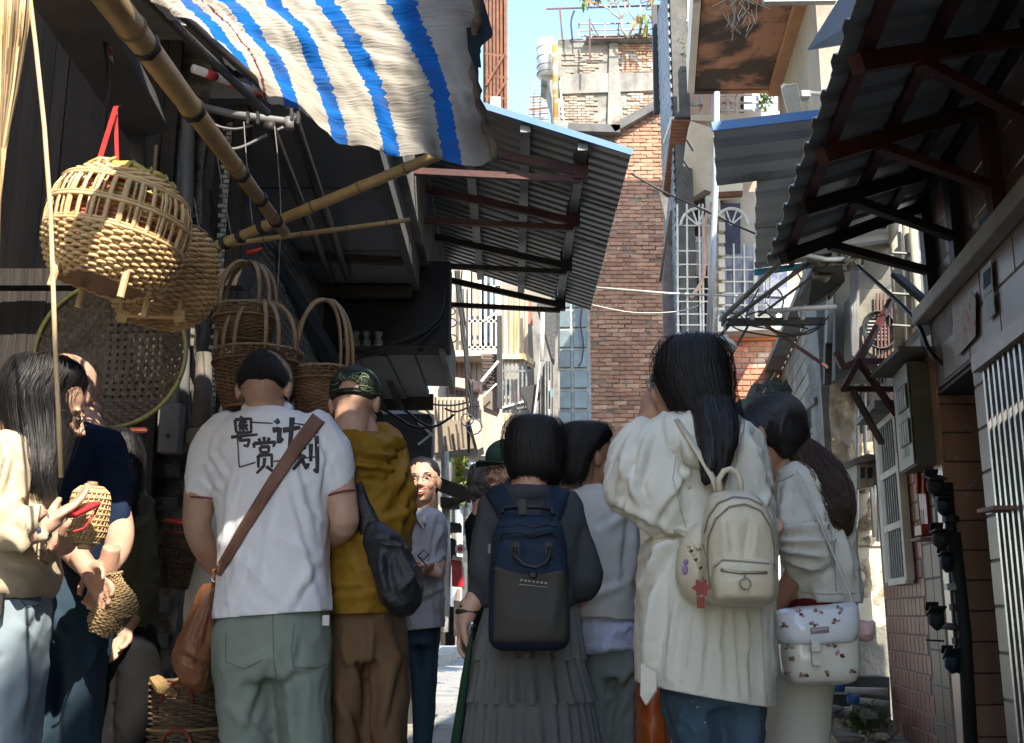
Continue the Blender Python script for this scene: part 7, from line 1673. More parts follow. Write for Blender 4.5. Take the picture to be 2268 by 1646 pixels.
b.tube([P(cu+64*math.cos(a), cv-18*math.sin(a)+22*(math.cos(a)*.4+.3), D-.03+.10*math.sin(a)) for a in [2*math.pi*k/24 for k in range(25)]], .047, 14, cap=False); b.ell(P(812,1015,D-.13), (.085,.06,.085)); b.ell(P(830,1040,D-.13), (.06,.045,.05))
me = remesh(b, .008, 4); folds(me, amp=.012, fr=(7,7,9), seed=23, strokes=[((745,985),(860,1010),5,.014),((760,1020),(870,1040),5,.014),((770,960),(840,975),5,.012),((870,1000),(890,1050),5,.012)]); finish(me, 'hood', ochre, t)
camo = mat('camouflage_cap', (.022,.035,.028), (.05,.065,.05), sc=30, rough=.8, c3=(.012,.016,.014), t3=(.45,.5), sc3=22, bump=.2)
b = MB(); b.ell(W((0,-.010,.040)), (.090,.106,.086), M_, n=28, m=18); me = remesh(b, .006, 2)
bm = bmesh.new(); bm.from_mesh(me); Mi = M_.inverted()
def loc(p): return Mi@(p-W((0,0,0)))
dl = [v for v in bm.verts if loc(v.co).z < -.004 or (abs(loc(v.co).x) < .036 and loc(v.co).y < -.05 and loc(v.co).z < .034-.9*loc(v.co).x**2*20)]
bmesh.ops.delete(bm, geom=dl, context='VERTS'); bm.to_mesh(me); bm.free(); cap = finish(me, 'cap', camo, t)
so_ = cap.modifiers.new('s', 'SOLIDIFY'); so_.thickness = .003
b = MB(); b.tube([W((-.040,-.088,-.002)), W((-.02,-.104,-.004)), W((0,-.108,-.004)), W((.02,-.104,-.004)), W((.040,-.088,-.002))], .009, 8, flat=.5); b.build('cap_strap', camo, cap, smooth=True)
b = MB(); b.grid(lambda x, y: W(((x-.5)*.15, .085+.07*y*(1-(2*x-1)**2*.6), .012-.012*(2*x-1)**2-.01*y)), 12, 4); b.build('cap_peak', camo, cap, smooth=True)
ct = bvh(cap); vein = mat('camo_line', (.16,.22,.10), (.30,.36,.2), sc=30)
rg = random.Random(3)
for k in range(34):
    u0, v0 = rg.uniform(742,832), rg.uniform(838,892); pts = [(u0,v0)]; a = rg.uniform(0,6.3)
    for q in range(5): a += rg.uniform(-.9,.9); pts.append((pts[-1][0]+9*math.cos(a), pts[-1][1]+7*math.sin(a)))
    pts = [p for p in pts if hit(ct, *p) is not None]
    if len(pts) > 1: band(ct, pts, 1.7, .0008, vein, 'camo_vein', cap, off=.0035, n=2, sub=4)
b = MB(); b.ell(W((0,-.045,-.0)), (.074,.062,.035), M_); me = remesh(b,.006,2); finish(me, 'hair', mat('cropped_hair', (.022,.019,.018)), t)
brn = fabric('brown_cotton', (.165,.098,.055), (.135,.08,.045), wr=.12, wsc=9)
me = trousers([(1345,738,890,.26,0),(1400,733,897,.3,0),(1460,730,902,.3,0)], [[(1420,730,820,.27,0),(1540,728,812,.26,0),(1646,735,808,.24,0),(FLOORV(D),740,812,.22,0)],[(1420,810,903,.27,0),(1540,818,906,.26,0),(1646,818,902,.24,0),(FLOORV(D),822,900,.22,0)]], D, amp=.011, fr=(5,5,2.5), seed=24, strokes=[((830,1370),(800,1500),9,.012),((880,1450),(840,1620),10,.012),((760,1420),(800,1560),9,.012),((745,1540),(790,1640),8,.010),((810,1400),(812,1640),5,-.015),((860,1380),(895,1500),8,.008)]); finish(me, 'trousers', brn, t)
shoes(t, [(P(775,1950,D).x, D), (P(860,1950,D).x, D)], shoe_m, D)
ts = thing('sling_bag', 'black nylon sling bag on the back of the man in ochre', 'bag')
blkn = mat('black_nylon', (.012,.014,.018), (.02,.022,.027), sc=12, rough=.38, bump=.25, bsc=60)
jb = bvh(jk); band(jb, [(786,1070),(800,1120),(822,1175)], 42, .006, blkn, 'strap', ts, off=.006, n=5, wtab=(30,52))
b = MB(); loft(b, [(1158,818,850,.06),(1180,808,882,.12),(1215,806,908,.16),(1260,818,928,.18),(1300,832,937,.19),(1335,846,934,.17),(1358,866,916,.11),(1366,880,902,.04)], 3.47, n=36)
me = remesh(b, .007, 4); folds(me, amp=.007, fr=(8,8,6), seed=25, strokes=[((825,1200),(905,1215),5,.01),((880,1200),(925,1300),6,.01),((840,1230),(860,1330),7,.008)]); bo = finish(me, 'bag_body', blkn, ts); bb2 = bvh(bo)
band(bb2, [(812,1196),(850,1206),(900,1214)], 4, .003, mat('zip_dark', (.03,.03,.035), rough=.3), 'zipper', ts, off=.001, n=3)
b = MB(); c = P(925,1232,3.42); b.tube([c, c+V(.02,-.01,.02), c+V(.035,-.01,.005), c+V(.02,-.01,-.01), c, c+V(.03,-.01,-.03)], .0022, 5); b.build('cord_loop', plastic_blk, ts, smooth=True)
# ---------------------------------------------------------------- smiling man further off
D = 5.3
t = thing('person', 'smiling man with thin glasses in loose grey shirt facing the camera', 'person')
b = MB(); W, M_ = head(b, P(936,1066,D), (-.04,-1,.03), (-.05,0,1), s=1.02); limb(b, [(935,1120,D+.02,.055),(940,1145,D+.02,.06)])
loft(b, [(1150,905,975,.16,0),(1380,905,975,.18,0)], D); limb(b, [(955,1160,D,.05),(964,1220,D,.045),(966,1256,D-.08,.036),(950,1264,D-.18,.028)]); hand(b, P(950,1264,D-.18), P(932,1258,D-.2), (0,-.5,-.6), curl=.6); limb(b, [(915,1160,D,.05),(908,1230,D,.04),(918,1262,D-.14,.03)]); hand(b, P(918,1262,D-.14), P(934,1265,D-.18), (0,-.5,.6), curl=.5)
body = finish(remesh(b, .0052, 3), 'body', skin, t); facebits(body, W, M_, s=1.02, smile=True, glasses=mat('thin_frame', (.12,.10,.09), metal=.6, rough=.3, bump=0))
b = MB(); e = lambda p, r: b.ell(W(p), tuple(x*1.02 for x in r), M_, n=24, m=16); e((0,-.022,.048), (.084,.092,.074)); e((0,-.05,.0), (.082,.06,.075))
me = remesh(b, .006, 2); folds(me, amp=.003, fr=(30,30,10), seed=3, fine=.002); finish(me, 'hair', hair_m, t)
grl = fabric('grey_linen', (.38,.375,.40), (.33,.325,.35), wr=.4, wsc=16)
b = MB(); loft(b, [(1128,920,966,.13,0),(1145,900,985,.22,0),(1180,890,992,.26,0),(1260,890,984,.27,0),(1340,890,984,.28,0),(1430,894,980,.28,0)], D, n=40); limb(b, [(955,1160,D,.068),(962,1210,D,.062),(964,1256,D-.05,.052)]); limb(b, [(918,1160,D,.068),(910,1220,D,.06)])
me = remesh(b, .011, 4); folds(me, amp=.010, fr=(6,6,4), seed=31, cr=.003, strokes=[((960,1150),(940,1250),5,.010),((985,1230),(930,1270),5,.012),((910,1180),(930,1300),5,.010),((980,1300),(920,1330),5,.010)]); cut(me, (890,1398), (985,1388), D); sh = hemmed(finish(me, 'shirt', grl, t))
b = MB(); b.tube([P(921,1132,D-.07),P(928,1152,D-.13),P(940,1165,D-.135)], .014, 8); b.build('collar', grl, t, smooth=True)
b = MB(); b.plate([P(925,1150,D-.145),P(945,1140,D-.12),P(938,1172,D-.15)], .004); b.build('white_undershirt', tile_wm, t)
me = trousers([(1380,898,975,.24,0),(1430,900,974,.25,0)], [[(1400,900,938,.2,0),(1500,912,940,.18,0),(1646,918,942,.16,0),(FLOORV(D),918,945,.16,0)],[(1400,932,974,.2,0),(1500,936,966,.18,0),(1646,930,957,.16,0),(FLOORV(D),930,955,.16,0)]], D, voxel=.013, amp=.008, fr=(5,5,3), seed=32); finish(me, 'jeans', denim_dk, t)
shoes(t, [(P(930,1790,D).x-.03, D), (P(944,1790,D).x+.05, D)], shoe_m, D)
# ---------------------------------------------------------------- woman in charcoal with backpack
D = 3.42
t = thing('person', 'woman with black bob in charcoal top and long tiered skirt seen from behind', 'person')
b = MB(); W, M_ = head(b, P(1180,1006,D), (.10,.99,0), s=.95); limb(b, [(1176,1045,D,.052),(1175,1085,D,.07)])
loft(b, [(1085,1120,1232,.14,0),(1200,1090,1260,.2,0),(1400,1090,1260,.2,0)], D)
limb(b, [(1100,1120,D,.05),(1088,1210,D,.045),(1064,1300,D,.036),(1040,1350,D-.02,.028),(1031,1375,D-.02,.026)]); hand(b, P(1030,1372,D-.02), P(1022,1420,D-.02), (.9,-.2,0), s=.95, curl=.5, thumb=1); limb(b, [(1250,1120,D,.05),(1275,1210,D,.045),(1285,1280,D+.06,.036),(1280,1320,D+.2,.026)]); hand(b, P(1280,1330,D+.2), P(1262,1340,D+.28), (0,0,1), s=.95)
finish(remesh(b, .0055, 3), 'body', skin, t)
chc = fabric('charcoal_wool', (.045,.050,.056), (.060,.064,.069), wr=.03, wsc=120)
b = MB(); loft(b, [(1072,1135,1216,.15,0),(1088,1098,1255,.21,0),(1112,1070,1285,.24,0),(1160,1062,1295,.27,0),(1230,1070,1290,.28,0),(1300,1075,1280,.28,0),(1345,1075,1278,.28,0)], D, n=48)
limb(b, [(1112,1118,D,.075),(1100,1180,D,.076),(1092,1250,D,.078),(1086,1292,D,.076),(1066,1318,D,.048)]); limb(b, [(1240,1118,D,.075),(1252,1180,D,.076),(1270,1245,D,.078),(1284,1285,D,.076),(1290,1305,D+.02,.052)])
b.tube([P(1176+50*math.cos(a), 1082-14*math.sin(a)+6*math.cos(a*2), D-.02+.10*math.sin(a)) for a in [2*math.pi*k/24 for k in range(25)]], .026, 12, cap=False)
me = remesh(b, .009, 5); folds(me, amp=.006, fr=(5,5,3), seed=41, strokes=[((1075,1120),(1050,1250),9,.008),((1280,1130),(1325,1250),9,.008)]); top_ = finish(me, 'knit_top', chc, t)
skm = fabric('grey_tweed', (.125,.125,.118), (.095,.096,.092), wr=.04, wsc=120)
V0 = FLOORV(D)-20
tiers = [(1325,1460,(1080,1276),(1046,1290)),(1455,1552,(1046,1290),(1034,1312)),(1548,1680,(1034,1312),(1018,1332)),(1675,V0,(1018,1332),(995,1350))]
for k, (va, vb, a, c) in enumerate(tiers):
    b = MB(); n = 160; rows_ = 14; rgk = 20+k*4
    def sk(s, q):
        v = va+(vb-va)*q; uL = a[0]*(1-q)+c[0]*q; uR = a[1]*(1-q)+c[1]*q; c0, c1 = P(uL,v,D), P(uR,v,D); an = 2*math.pi*s
        hw = (c1.x-c0.x)/2; pl = .004+.012*q; amp = pl*(math.sin(rgk*an+2*math.sin(an*3+k))+.6*noise.noise(V(math.cos(an)*6, math.sin(an)*6, q*1.5+k*5)))
        r = 1+amp/hw; return V((c0.x+c1.x)/2+hw*r*math.cos(an), D+(hw*.78)*r*math.sin(an), c0.z)
    b.grid(sk, n, rows_, wrap=True); o = b.build('skirt_tier', skm, t, smooth=True)
shoes(t, [(P(1120,1950,D).x, D), (P(1220,1950,D).x, D)], shoe_m, D)
hr = [(921,1160,1205,.06,0),(930,1137,1228,.14,0),(950,1124,1242,.19,0),(985,1118,1248,.21,0),(1020,1121,1250,.205,0),(1050,1128,1246,.19,0),(1068,1146,1236,.15,.0),(1076,1165,1225,.08,.02)]
b = MB(); loft(b, hr, D, n=44); me = remesh(b, .007, 3); folds(me, amp=.003, fr=(18,18,1.5), seed=42); finish(me, 'hair', hair_m, t); strands(hr, D, t, hair_m, n=800, seed=43, jag=.08)
b = MB(); c = P(1033,1352,D-.03); b.box(c, (.040,.016,.040)); b.build('watch', mat('watch_black', (.01,.01,.012), rough=.15), t, bevel=.006)
b = MB(); b.tube([c+V(.030*math.cos(a)+.004,.02+.030*math.sin(a),-.004) for a in [2*math.pi*k/20 for k in range(21)]], .009, 8, cap=False); b.build('watch_band', iron_blk, t, smooth=True)
tp = thing('backpack', 'navy and grey-brown backpack worn by the woman in charcoal', 'backpack')
nyl = fabric('navy_nylon', (.016,.028,.052), (.012,.021,.038), rough=.6); tpe = fabric('taupe_nylon', (.055,.050,.044), (.046,.042,.037), rough=.6)
tt = bvh(top_)
band(tt, [(1092,1080),(1110,1110),(1136,1160)], 46, .008, nyl, 'shoulder_strap', tp, off=.006, n=7); band(tt, [(1240,1082),(1232,1110),(1216,1155)], 46, .008, nyl, 'shoulder_strap', tp, off=.006, n=7)
DB = 3.20
b = MB(); loft(b, [(1140,1118,1222,.05,.03),(1152,1104,1240,.10,.01),(1175,1094,1250,.14,0),(1230,1088,1256,.16,0),(1300,1085,1260,.17,0),(1370,1083,1263,.18,0),(1415,1083,1262,.17,0),(1434,1092,1252,.13,0),(1440,1110,1236,.05,0)], DB, n=52, ex=3.0)
me = remesh(b, .007, 4); folds(me, amp=.004, fr=(5,5,4), seed=44, fine=.0008, strokes=[((1110,1200),(1230,1190),6,-.006),((1150,1190),(1155,1240),5,.004),((1240,1260),(1225,1400),8,.005)]); pk_ = finish(me, 'pack_body', nyl, tp); pb_ = bvh(pk_)
# lower taupe panel as its own cloth laid on the body
def panel(tree_, fn, nu, nv, th, m, name, parent, off=.002):
    b = MB(); okv = []
    for lay_ in (off+th, off):
        for j in range(nv+1):
            for i in range(nu+1):
                u, v = fn(i/nu, j/nv); h_ = hit(tree_, u, v, lay_); b.v.append(h_ if h_ is not None else P(u, v, okv[-1] if okv else 3.2)); okv.append(b.v[-1].y)
    W_ = nu+1; Z = W_*(nv+1)
    for j in range(nv):
        for i in range(nu): a = j*W_+i; b.f += [(a,a+1,a+1+W_,a+W_),(Z+a,Z+a+W_,Z+a+1+W_,Z+a+1)]
    for i in range(nu):
        for a in (i, nv*W_+i): b.f.append((a,a+1,Z+a+1,Z+a))
    for j in range(nv):
        for a in (j*W_, j*W_+nu): b.f.append((a,a+W_,Z+a+W_,Z+a))
    return b.build(name, m, parent, smooth=True)
lp = panel(pb_, lambda x, y: (1096+160*x+(-6*y*(1-x))+2*y, (1254+24*math.sin(math.pi*min(1,x*1.1))*.55+(10*x))*(1-y)+(1424-0*x)*y), 24, 18, .003, tpe, 'front_panel', tp)
zipm = mat('zip_dark', (.03,.03,.035), rough=.3); piping = mat('black_piping', (.008,.009,.012), rough=.5)
band(pb_, [(1094,1270),(1098,1210),(1112,1182),(1150,1176),(1180,1190),(1215,1180),(1240,1195),(1250,1230),(1252,1280)], 4, .004, piping, 'zipper', tp, off=.001, n=3)
band(pb_, [(1112,1166),(1150,1158),(1180,1168),(1215,1160),(1234,1166)], 4, .003, piping, 'zipper', tp, off=.001, n=3)
b = MB(); b.tube([P(1141,1212,DB-.09),P(1141,1232,DB-.105),P(1160,1250,DB-.115),P(1185,1256,DB-.115),P(1208,1248,DB-.112),P(1217,1228,DB-.105),P(1217,1212,DB-.09)], .0065, 8, flat=.6); b.build('grab_handle', piping, tp, smooth=True)
for u in (1141,1216): band(pb_, [(u,1200),(u+1,1236)], 20, .003, tpe, 'handle_tab', tp, off=.003, n=3)
b = MB(); b.tube([P(1112,1136,DB-.04),P(1116,1126,DB-.02),P(1160,1122,DB),P(1200,1124,DB),P(1222,1130,DB-.02),P(1224,1140,DB-.04)], .0075, 8); b.build('top_handle', piping, tp, smooth=True)
b = MB(); b.box(P(1157,1124,DB-.012), (.024,.014,.045)); b.build('handle_wrap', fabric('grey_webbing', (.07,.07,.075)), tp, bevel=.003)
b = MB(); b.box(P(1180,1273,DB-.098), (.022,.010,.018)); b.build('rubber_badge', piping, tp, bevel=.003)
lt = mat('pale_print', (.42,.40,.37)); pt = bvh(lp)
print_on(pt, 'aaeaaaa' if False else '○△□ ◇○□', 1182, 1288, 66, 6, lt, tp, rot=-.05, off=.01, fb=DB) if False else None
for k in range(7): band(pt, [(1152+k*9,1285+k*1.1),(1158+k*9,1285.6+k*1.1)], 4.5, .0008, lt, 'faint_logo_mark', tp, off=.001, n=2, sub=2)
band(pt, [(1150,1294),(1214,1301)], 1.2, .0006, lt, 'faint_logo_line', tp, off=.001, n=2)
b = MB(); b.box(P(1084,1216,DB+.0), (.010,.02,.03)); b.build('side_buckle', steel_gry, tp, bevel=.003)
t = thing('green_umbrella', 'thin folded dark green umbrella hanging beside the tiered skirt', 'umbrella')
b = MB(); b.tube([P(1044,1405,D-.08),P(1030,1500,D-.06),P(1010,1646,D-.04),P(1000,1700,D-.03)], [.006,.012,.016,.012], 8); b.build('folded_canopy', fabric('bottle_green', (.02,.05,.03)), t, smooth=True)
b = MB(); b.tube([P(1050,1388,D-.08),P(1046,1380,D-.085),P(1040,1390,D-.08),P(1044,1405,D-.08)], .008, 8); b.build('grip', mat('silver', (.6,.6,.6), metal=1, rough=.25, bump=0), t, smooth=True)
# ---------------------------------------------------------------- woman in light grey sweater
D = 3.95
t = thing('person', 'woman with curly black hair in pale grey sweater over a light blue shirt', 'person')
b = MB(); W, M_ = head(b, P(1308,1016,D), (.88,.40,-.20), (.1,.1,1), s=1.0, ears=True); limb(b, [(1295,1060,D,.052),(1300,1095,D,.07)])
loft(b, [(1095,1265,1350,.14,0),(1400,1285,1395,.2,0)], D); limb(b, [(1355,1120,D,.05),(1372,1200,D,.045),(1380,1290,D+.05,.030)]); limb(b, [(1265,1120,D,.05),(1262,1220,D+.05,.04)]); hand(b, P(1380,1290,D+.05), P(1378,1330,D+.08), (-1,0,0), s=.95)
body = finish(remesh(b, .0055, 3), 'body', mat('skin_tan', (.36,.19,.12), (.31,.155,.10), sc=12, rough=.5, bump=.04, bsc=160), t); facebits(body, W, M_)
sw = fabric('pale_grey_knit', (.50,.49,.45), (.44,.43,.40), wr=.03, wsc=120)
b = MB(); loft(b, [(1078,1262,1345,.16,0),(1095,1245,1385,.24,0),(1130,1240,1405,.28,0),(1200,1245,1412,.3,0),(1300,1258,1404,.3,0),(1400,1268,1404,.3,0)], D, n=44); limb(b, [(1345,1118,D,.078),(1368,1180,D,.074),(1374,1250,D+.02,.066),(1372,1285,D+.05,.050)])
me = remesh(b, .009, 5); folds(me, amp=.008, fr=(5,5,3), seed=51, strokes=[((1395,1150),(1385,1290),7,-.012),((1330,1180),(1395,1130),8,.008),((1290,1330),(1390,1290),8,.008)]); cut(me, (1260,1364), (1410,1374), D); swo = hemmed(finish(me, 'sweater', sw, t))
b = MB(); loft(b, [(1350,1270,1400,.27,0),(1400,1272,1408,.29,0),(1442,1278,1412,.29,0)], D); me = remesh(b, .009, 4); folds(me, amp=.010, fr=(9,9,5), seed=52); finish(me, 'shirt_tail', fabric('pale_blue_cotton', (.48,.50,.64), (.42,.44,.58), wr=.5, wsc=20), t)
me = trousers([(1430,1290,1410,.25,0),(1500,1295,1412,.27,0)], [[(1470,1290,1352,.24,0),(1646,1300,1352,.2,0),(FLOORV(D),1305,1352,.2,0)],[(1470,1345,1412,.24,0),(1646,1348,1410,.22,0),(FLOORV(D),1350,1405,.2,0)]], D, amp=.010, fr=(6,6,2.5), seed=53, strokes=[((1400,1480),(1340,1560),7,.01),((1380,1560),(1350,1640),7,.01)]); finish(me, 'trousers', fabric('grey_green_drape', (.175,.195,.175), (.15,.17,.155)), t)
shoes(t, [(P(1325,1950,D).x, D), (P(1378,1950,D).x, D)], shoe_m, D)
hr = [(936,1272,1318,.07,0),(945,1248,1340,.16,0),(965,1238,1350,.20,0),(1000,1236,1328,.215,0),(1030,1236,1308,.21,0),(1058,1240,1298,.19,-.01),(1078,1250,1290,.13,-.02)]
b = MB(); loft(b, hr, D); me = remesh(b, .008, 3); folds(me, amp=.008, fr=(10,10,7), seed=54, fine=.004); finish(me, 'hair', hair_m, t); strands(hr, D, t, hair_m, n=500, seed=55, wav=.13, out=.006)
# ---------------------------------------------------------------- woman in green cap, further off, and dark head beside her
D = 4.75
t = thing('person', 'laughing person in dark green cap and glasses beyond the bob-haired woman', 'person')
b = MB(); W, M_ = head(b, P(1122,1040,D), (-.62,-.76,-.12), (0,0,1), s=1.05); loft(b, [(1110,1080,1170,.16,0),(1300,1080,1180,.2,0)], D); body = finish(remesh(b, .0055, 3), 'body', skin, t); facebits(body, W, M_, s=1.05, smile=True, glasses=mat('dark_frame', (.02,.02,.02), rough=.2, bump=0))
gc = fabric('green_cap', (.035,.075,.055), (.028,.06,.045))
b = MB(); b.ell(W((0,-.010,.055)), (.092,.105,.078), M_, n=24, m=14); finish(remesh(b,.007,2), 'cap', gc, t)
b = MB(); b.plate([W((x*.085, .07+.095*math.cos(x*1.35), .040-.018*x*x)) for x in [k/6-1 for k in range(13)]], .005, n=M_@V(0,0,-1)); b.build('cap_peak', gc, t)
b = MB(); loft(b, [(1090,1095,1160,.14,0),(1110,1072,1190,.22,0),(1250,1070,1195,.26,0),(1420,1070,1195,.26,0)], D); me = remesh(b,.012,4); folds(me, seed=4); finish(me, 'shirt', fabric('black_cotton', (.010,.010,.011)), t)
me = trousers([(1400,1075,1190,.24,0),(1450,1075,1190,.25,0)], [[(1430,1075,1130,.2,0),(FLOORV(D),1085,1130,.16,0)],[(1430,1128,1190,.2,0),(FLOORV(D),1135,1180,.16,0)]], D, voxel=.014); finish(me, 'trousers', denim_dk, t)
D = 5.1
t = thing('person', 'person with tousled grey-black hair looking away just left of the green cap', 'person')
b = MB(); W, M_ = head(b, P(1076,1078,D), (.1,.98,0), s=1.0); loft(b, [(1150,1035,1130,.16,0),(1350,1035,1130,.2,0)], D); finish(remesh(b, .007, 3), 'body', skin, t)
b = MB(); b.ell(W((0,-.012,.030)), (.088,.105,.095), M_); b.ell(W((0,-.03,-.02)), (.08,.08,.08), M_); me = remesh(b,.008,1); folds(me, amp=.010, fr=(22,22,22), seed=6, fine=.006); finish(me, 'hair', mat('grey_black_hair', (.03,.028,.027), (.09,.085,.08), sc=60, rough=.6), t)
b = MB(); loft(b, [(1130,1045,1110,.14,0),(1160,1030,1140,.22,0),(1300,1040,1140,.26,0),(1450,1040,1140,.26,0)], D); me = remesh(b,.012,4); folds(me, seed=9); finish(me, 'shirt', fabric('black_cotton', (.010,.010,.011)), t)
me = trousers([(1440,1045,1135,.22,0),(1480,1045,1135,.24,0)], [[(1460,1045,1090,.2,0),(FLOORV(D),1052,1090,.16,0)],[(1460,1086,1135,.2,0),(FLOORV(D),1092,1130,.16,0)]], D, voxel=.014); finish(me, 'trousers', denim_dk, t)
# ---------------------------------------------------------------- long-haired woman in white coat
D = 2.78
t = thing('person', 'tall woman with long straight black hair in crumpled cream coat raising a teal phone', 'person')
b = MB(); W, M_ = head(b, P(1522,848,D), (-.62,.75,.05), (0,0,1), s=1.0); limb(b, [(1535,905,D,.052),(1545,945,D,.07)])
loft(b, [(950,1475,1620,.14,0),(1100,1500,1680,.2,0),(1400,1490,1680,.2,0)], D)
limb(b, [(1490,985,D,.05),(1440,1060,D-.02,.045),(1395,1100,D,.04),(1400,1030,D+.06,.032),(1424,960,D+.11,.025),(1430,945,D+.12,.024)])
hand(b, P(1428,948,D+.11), P(1436,880,D+.10), (.9,.3,.0), s=.95, curl=.38, thumb=-1); limb(b, [(1640,1010,D,.05),(1655,1100,D,.045),(1668,1180,D+.06,.035)]); hand(b, P(1710,1185,D+.06), P(1700,1215,D+.12), (-.8,0,0), s=.92)
body = finish(remesh(b, .005, 3), 'body', skin, t); facebits(body, W, M_, glasses=mat('gold_frame', (.5,.4,.25), metal=1, rough=.3, bump=0))
tph = thing('phone', 'teal-backed phone held up to the face of the tall long-haired woman', 'phone')
b = MB(); b.box(P(1450,885,D+.12), (.010,.060,.125), Matrix.Rotation(R(-22),3,'Z')); b.build('phone_body', mat('phone_teal', (.10,.24,.23), rough=.3), tph, bevel=.004)
b = MB(); b.box(P(1450,885,D+.12)+Matrix.Rotation(R(-22),3,'Z')@V(.0058,0,0), (.002,.054,.116), Matrix.Rotation(R(-22),3,'Z')); b.build('screen', mat('phone_glass', (.05,.08,.09), rough=.08), tph)
coatm = fabric('cream_coat', (.76,.73,.62), (.72,.69,.58), wr=.30, wsc=11, trans=.12)
b = MB(); loft(b, [(908,1490,1575,.16,0),(925,1462,1630,.22,0),(955,1445,1668,.27,0),(1010,1450,1690,.30,0),(1090,1470,1702,.31,0),(1180,1450,1712,.33,0),(1215,1418,1716,.34,0),(1300,1412,1712,.36,0),(1400,1408,1712,.38,0),(1470,1410,1716,.39,0),(1535,1414,1710,.39,0),(1600,1414,1706,.39,0)], D, n=64)
limb(b, [(1505,975,D-.02,.085),(1450,1020,D-.05,.092),(1405,1085,D-.05,.072),(1392,1095,D-.02,.06)]); limb(b, [(1388,1090,D-.02,.056),(1388,1040,D+.03,.060),(1402,990,D+.07,.050),(1418,960,D+.09,.042),(1424,948,D+.10,.036)])
limb(b, [(1440,1040,D-.05,.095),(1460,1110,D-.08,.09),(1510,1150,D-.09,.06)])
limb(b, [(1618,985,D,.088),(1640,1060,D-.02,.082),(1652,1130,D-.02,.072),(1662,1180,D,.055)])
# hood collapsed on the back
b.tube([P(u,v,D_) for u,v,D_ in ((1482,925,D-.09),(1498,965,D-.125),(1540,1008,D-.150),(1590,1030,D-.155),(1622,990,D-.135),(1640,950,D-.10))], [.018,.024,.030,.032,.026,.018], 14)
me = remesh(b, .0078, 4)
st = [((1440,960),(1400,1090),8,.012),((1480,940),(1500,1120),7,.010),((1400,1000),(1370,1100),7,.010),((1500,1180),(1360,1110),7,.012),((1520,1040),(1440,1160),7,.010),((1490,1190),(1420,1330),7,.010),((1470,1220),(1440,1480),8,.012),
      ((1420,1240),(1500,1200),6,.012),((1490,1000),(1530,1090),6,.012),((1415,1330),(1470,1230),7,.012),((1430,1500),(1455,1300),7,.010),((1380,1010),(1420,1120),7,.010),((1650,960),(1690,1060),7,.010),((1700,1080),(1680,1160),6,.010),((1560,1360),(1550,1520),4,.008),((1590,1350),(1600,1530),4,.008),((1620,1350),(1632,1540),4,.008),((1650,1350),(1655,1540),4,.008),((1530,1350),(1515,1510),4,.008),((1680,1350),(1690,1540),4,.007),((1500,1340),(1480,1500),5,.009),((1605,1345),(1580,1480),3,.006),((1665,1350),(1640,1500),3,.006),((1450,1190),(1540,1185),5,-.010)]
folds(me, amp=.006, fr=(7,7,2.6), seed=61, strokes=st, fine=.0006, cr=.0016); cut(me, (1420,1512), (1700,1560), D); coat = hemmed(finish(me, 'coat', coatm, t)); cb = bvh(coat)
for pts in ([(1498,1005),(1490,1060),(1508,1130),(1520,1170)],[(1425,1200),(1470,1190),(1520,1185)]): band(cb, pts, 3, .0015, fabric('cream_seam', (.56,.52,.41)), 'coat_seam', t, off=.0005, n=2)
b = MB(); b.plate([P(1420,1470,D-.12),P(1452,1490,D-.15),P(1452,1530,D-.16),P(1430,1562,D-.14),P(1418,1540,D-.13)], .006); b.build('coat_tail', coatm, t)
me = trousers([(1500,1470,1690,.28,0),(1560,1468,1690,.28,0)], [[(1530,1462,1578,.26,0),(1646,1492,1590,.23,0),(1800,1500,1590,.2,0),(FLOORV(D),1510,1590,.2,0)],[(1530,1572,1690,.26,0),(1646,1590,1690,.23,0),(FLOORV(D),1600,1680,.2,0)]], D, amp=.008, fr=(6,6,4), seed=62, strokes=[((1500,1570),(1560,1640),6,.008),((1520,1560),(1500,1646),6,.007)]); jn2 = finish(me, 'jeans', denim, t); j2 = bvh(jn2)
for (u, v) in ((1532,1553),(1543,1566),(1560,1600)): band(j2, [(u,v),(u+3,v+1)], 3, .001, tile_wm, 'paint_fleck', t, off=.001, n=2, sub=2)
shoes(t, [(P(1545,1950,D).x, D), (P(1640,1950,D).x, D)], shoe_m, D)
hr = [(745,1505,1562,.07,0),(757,1474,1588,.16,0),(785,1456,1604,.21,0),(830,1450,1612,.225,0),(880,1466,1614,.22,-.01),(925,1490,1622,.19,-.03),(960,1515,1626,.14,-.06),(985,1545,1622,.05,-.09)]
b = MB(); loft(b, hr, D, n=44); limb(b, [(1565,900,D-.10,.045),(1574,960,D-.15,.040),(1573,1010,D-.185,.032),(1566,1050,D-.20,.019),(1560,1076,D-.20,.007)])
me = remesh(b, .007, 3); folds(me, amp=.004, fr=(20,20,1.2), seed=63); finish(me, 'hair', hair_m, t); strands(hr, D, t, hair_m, n=1100, seed=64, jag=.02)
strands([(900,1535,1604,.08,-.11),(960,1542,1606,.075,-.155),(1010,1547,1598,.062,-.19),(1050,1551,1581,.036,-.20),(1082,1555,1566,.01,-.205)], D, t, hair_m, n=160, seed=65)
tb_ = thing('cream_backpack', 'small cream leather backpack with front pocket on the cream coat', 'backpack')
crl = mat('cream_leather', (.60,.53,.38), (.55,.48,.34), sc=4, rough=.36, bump=.10, bsc=60, c3=(.50,.42,.29), t3=(.55,.8))
pipg = mat('taupe_piping', (.28,.25,.20), rough=.45)
DB = 2.50
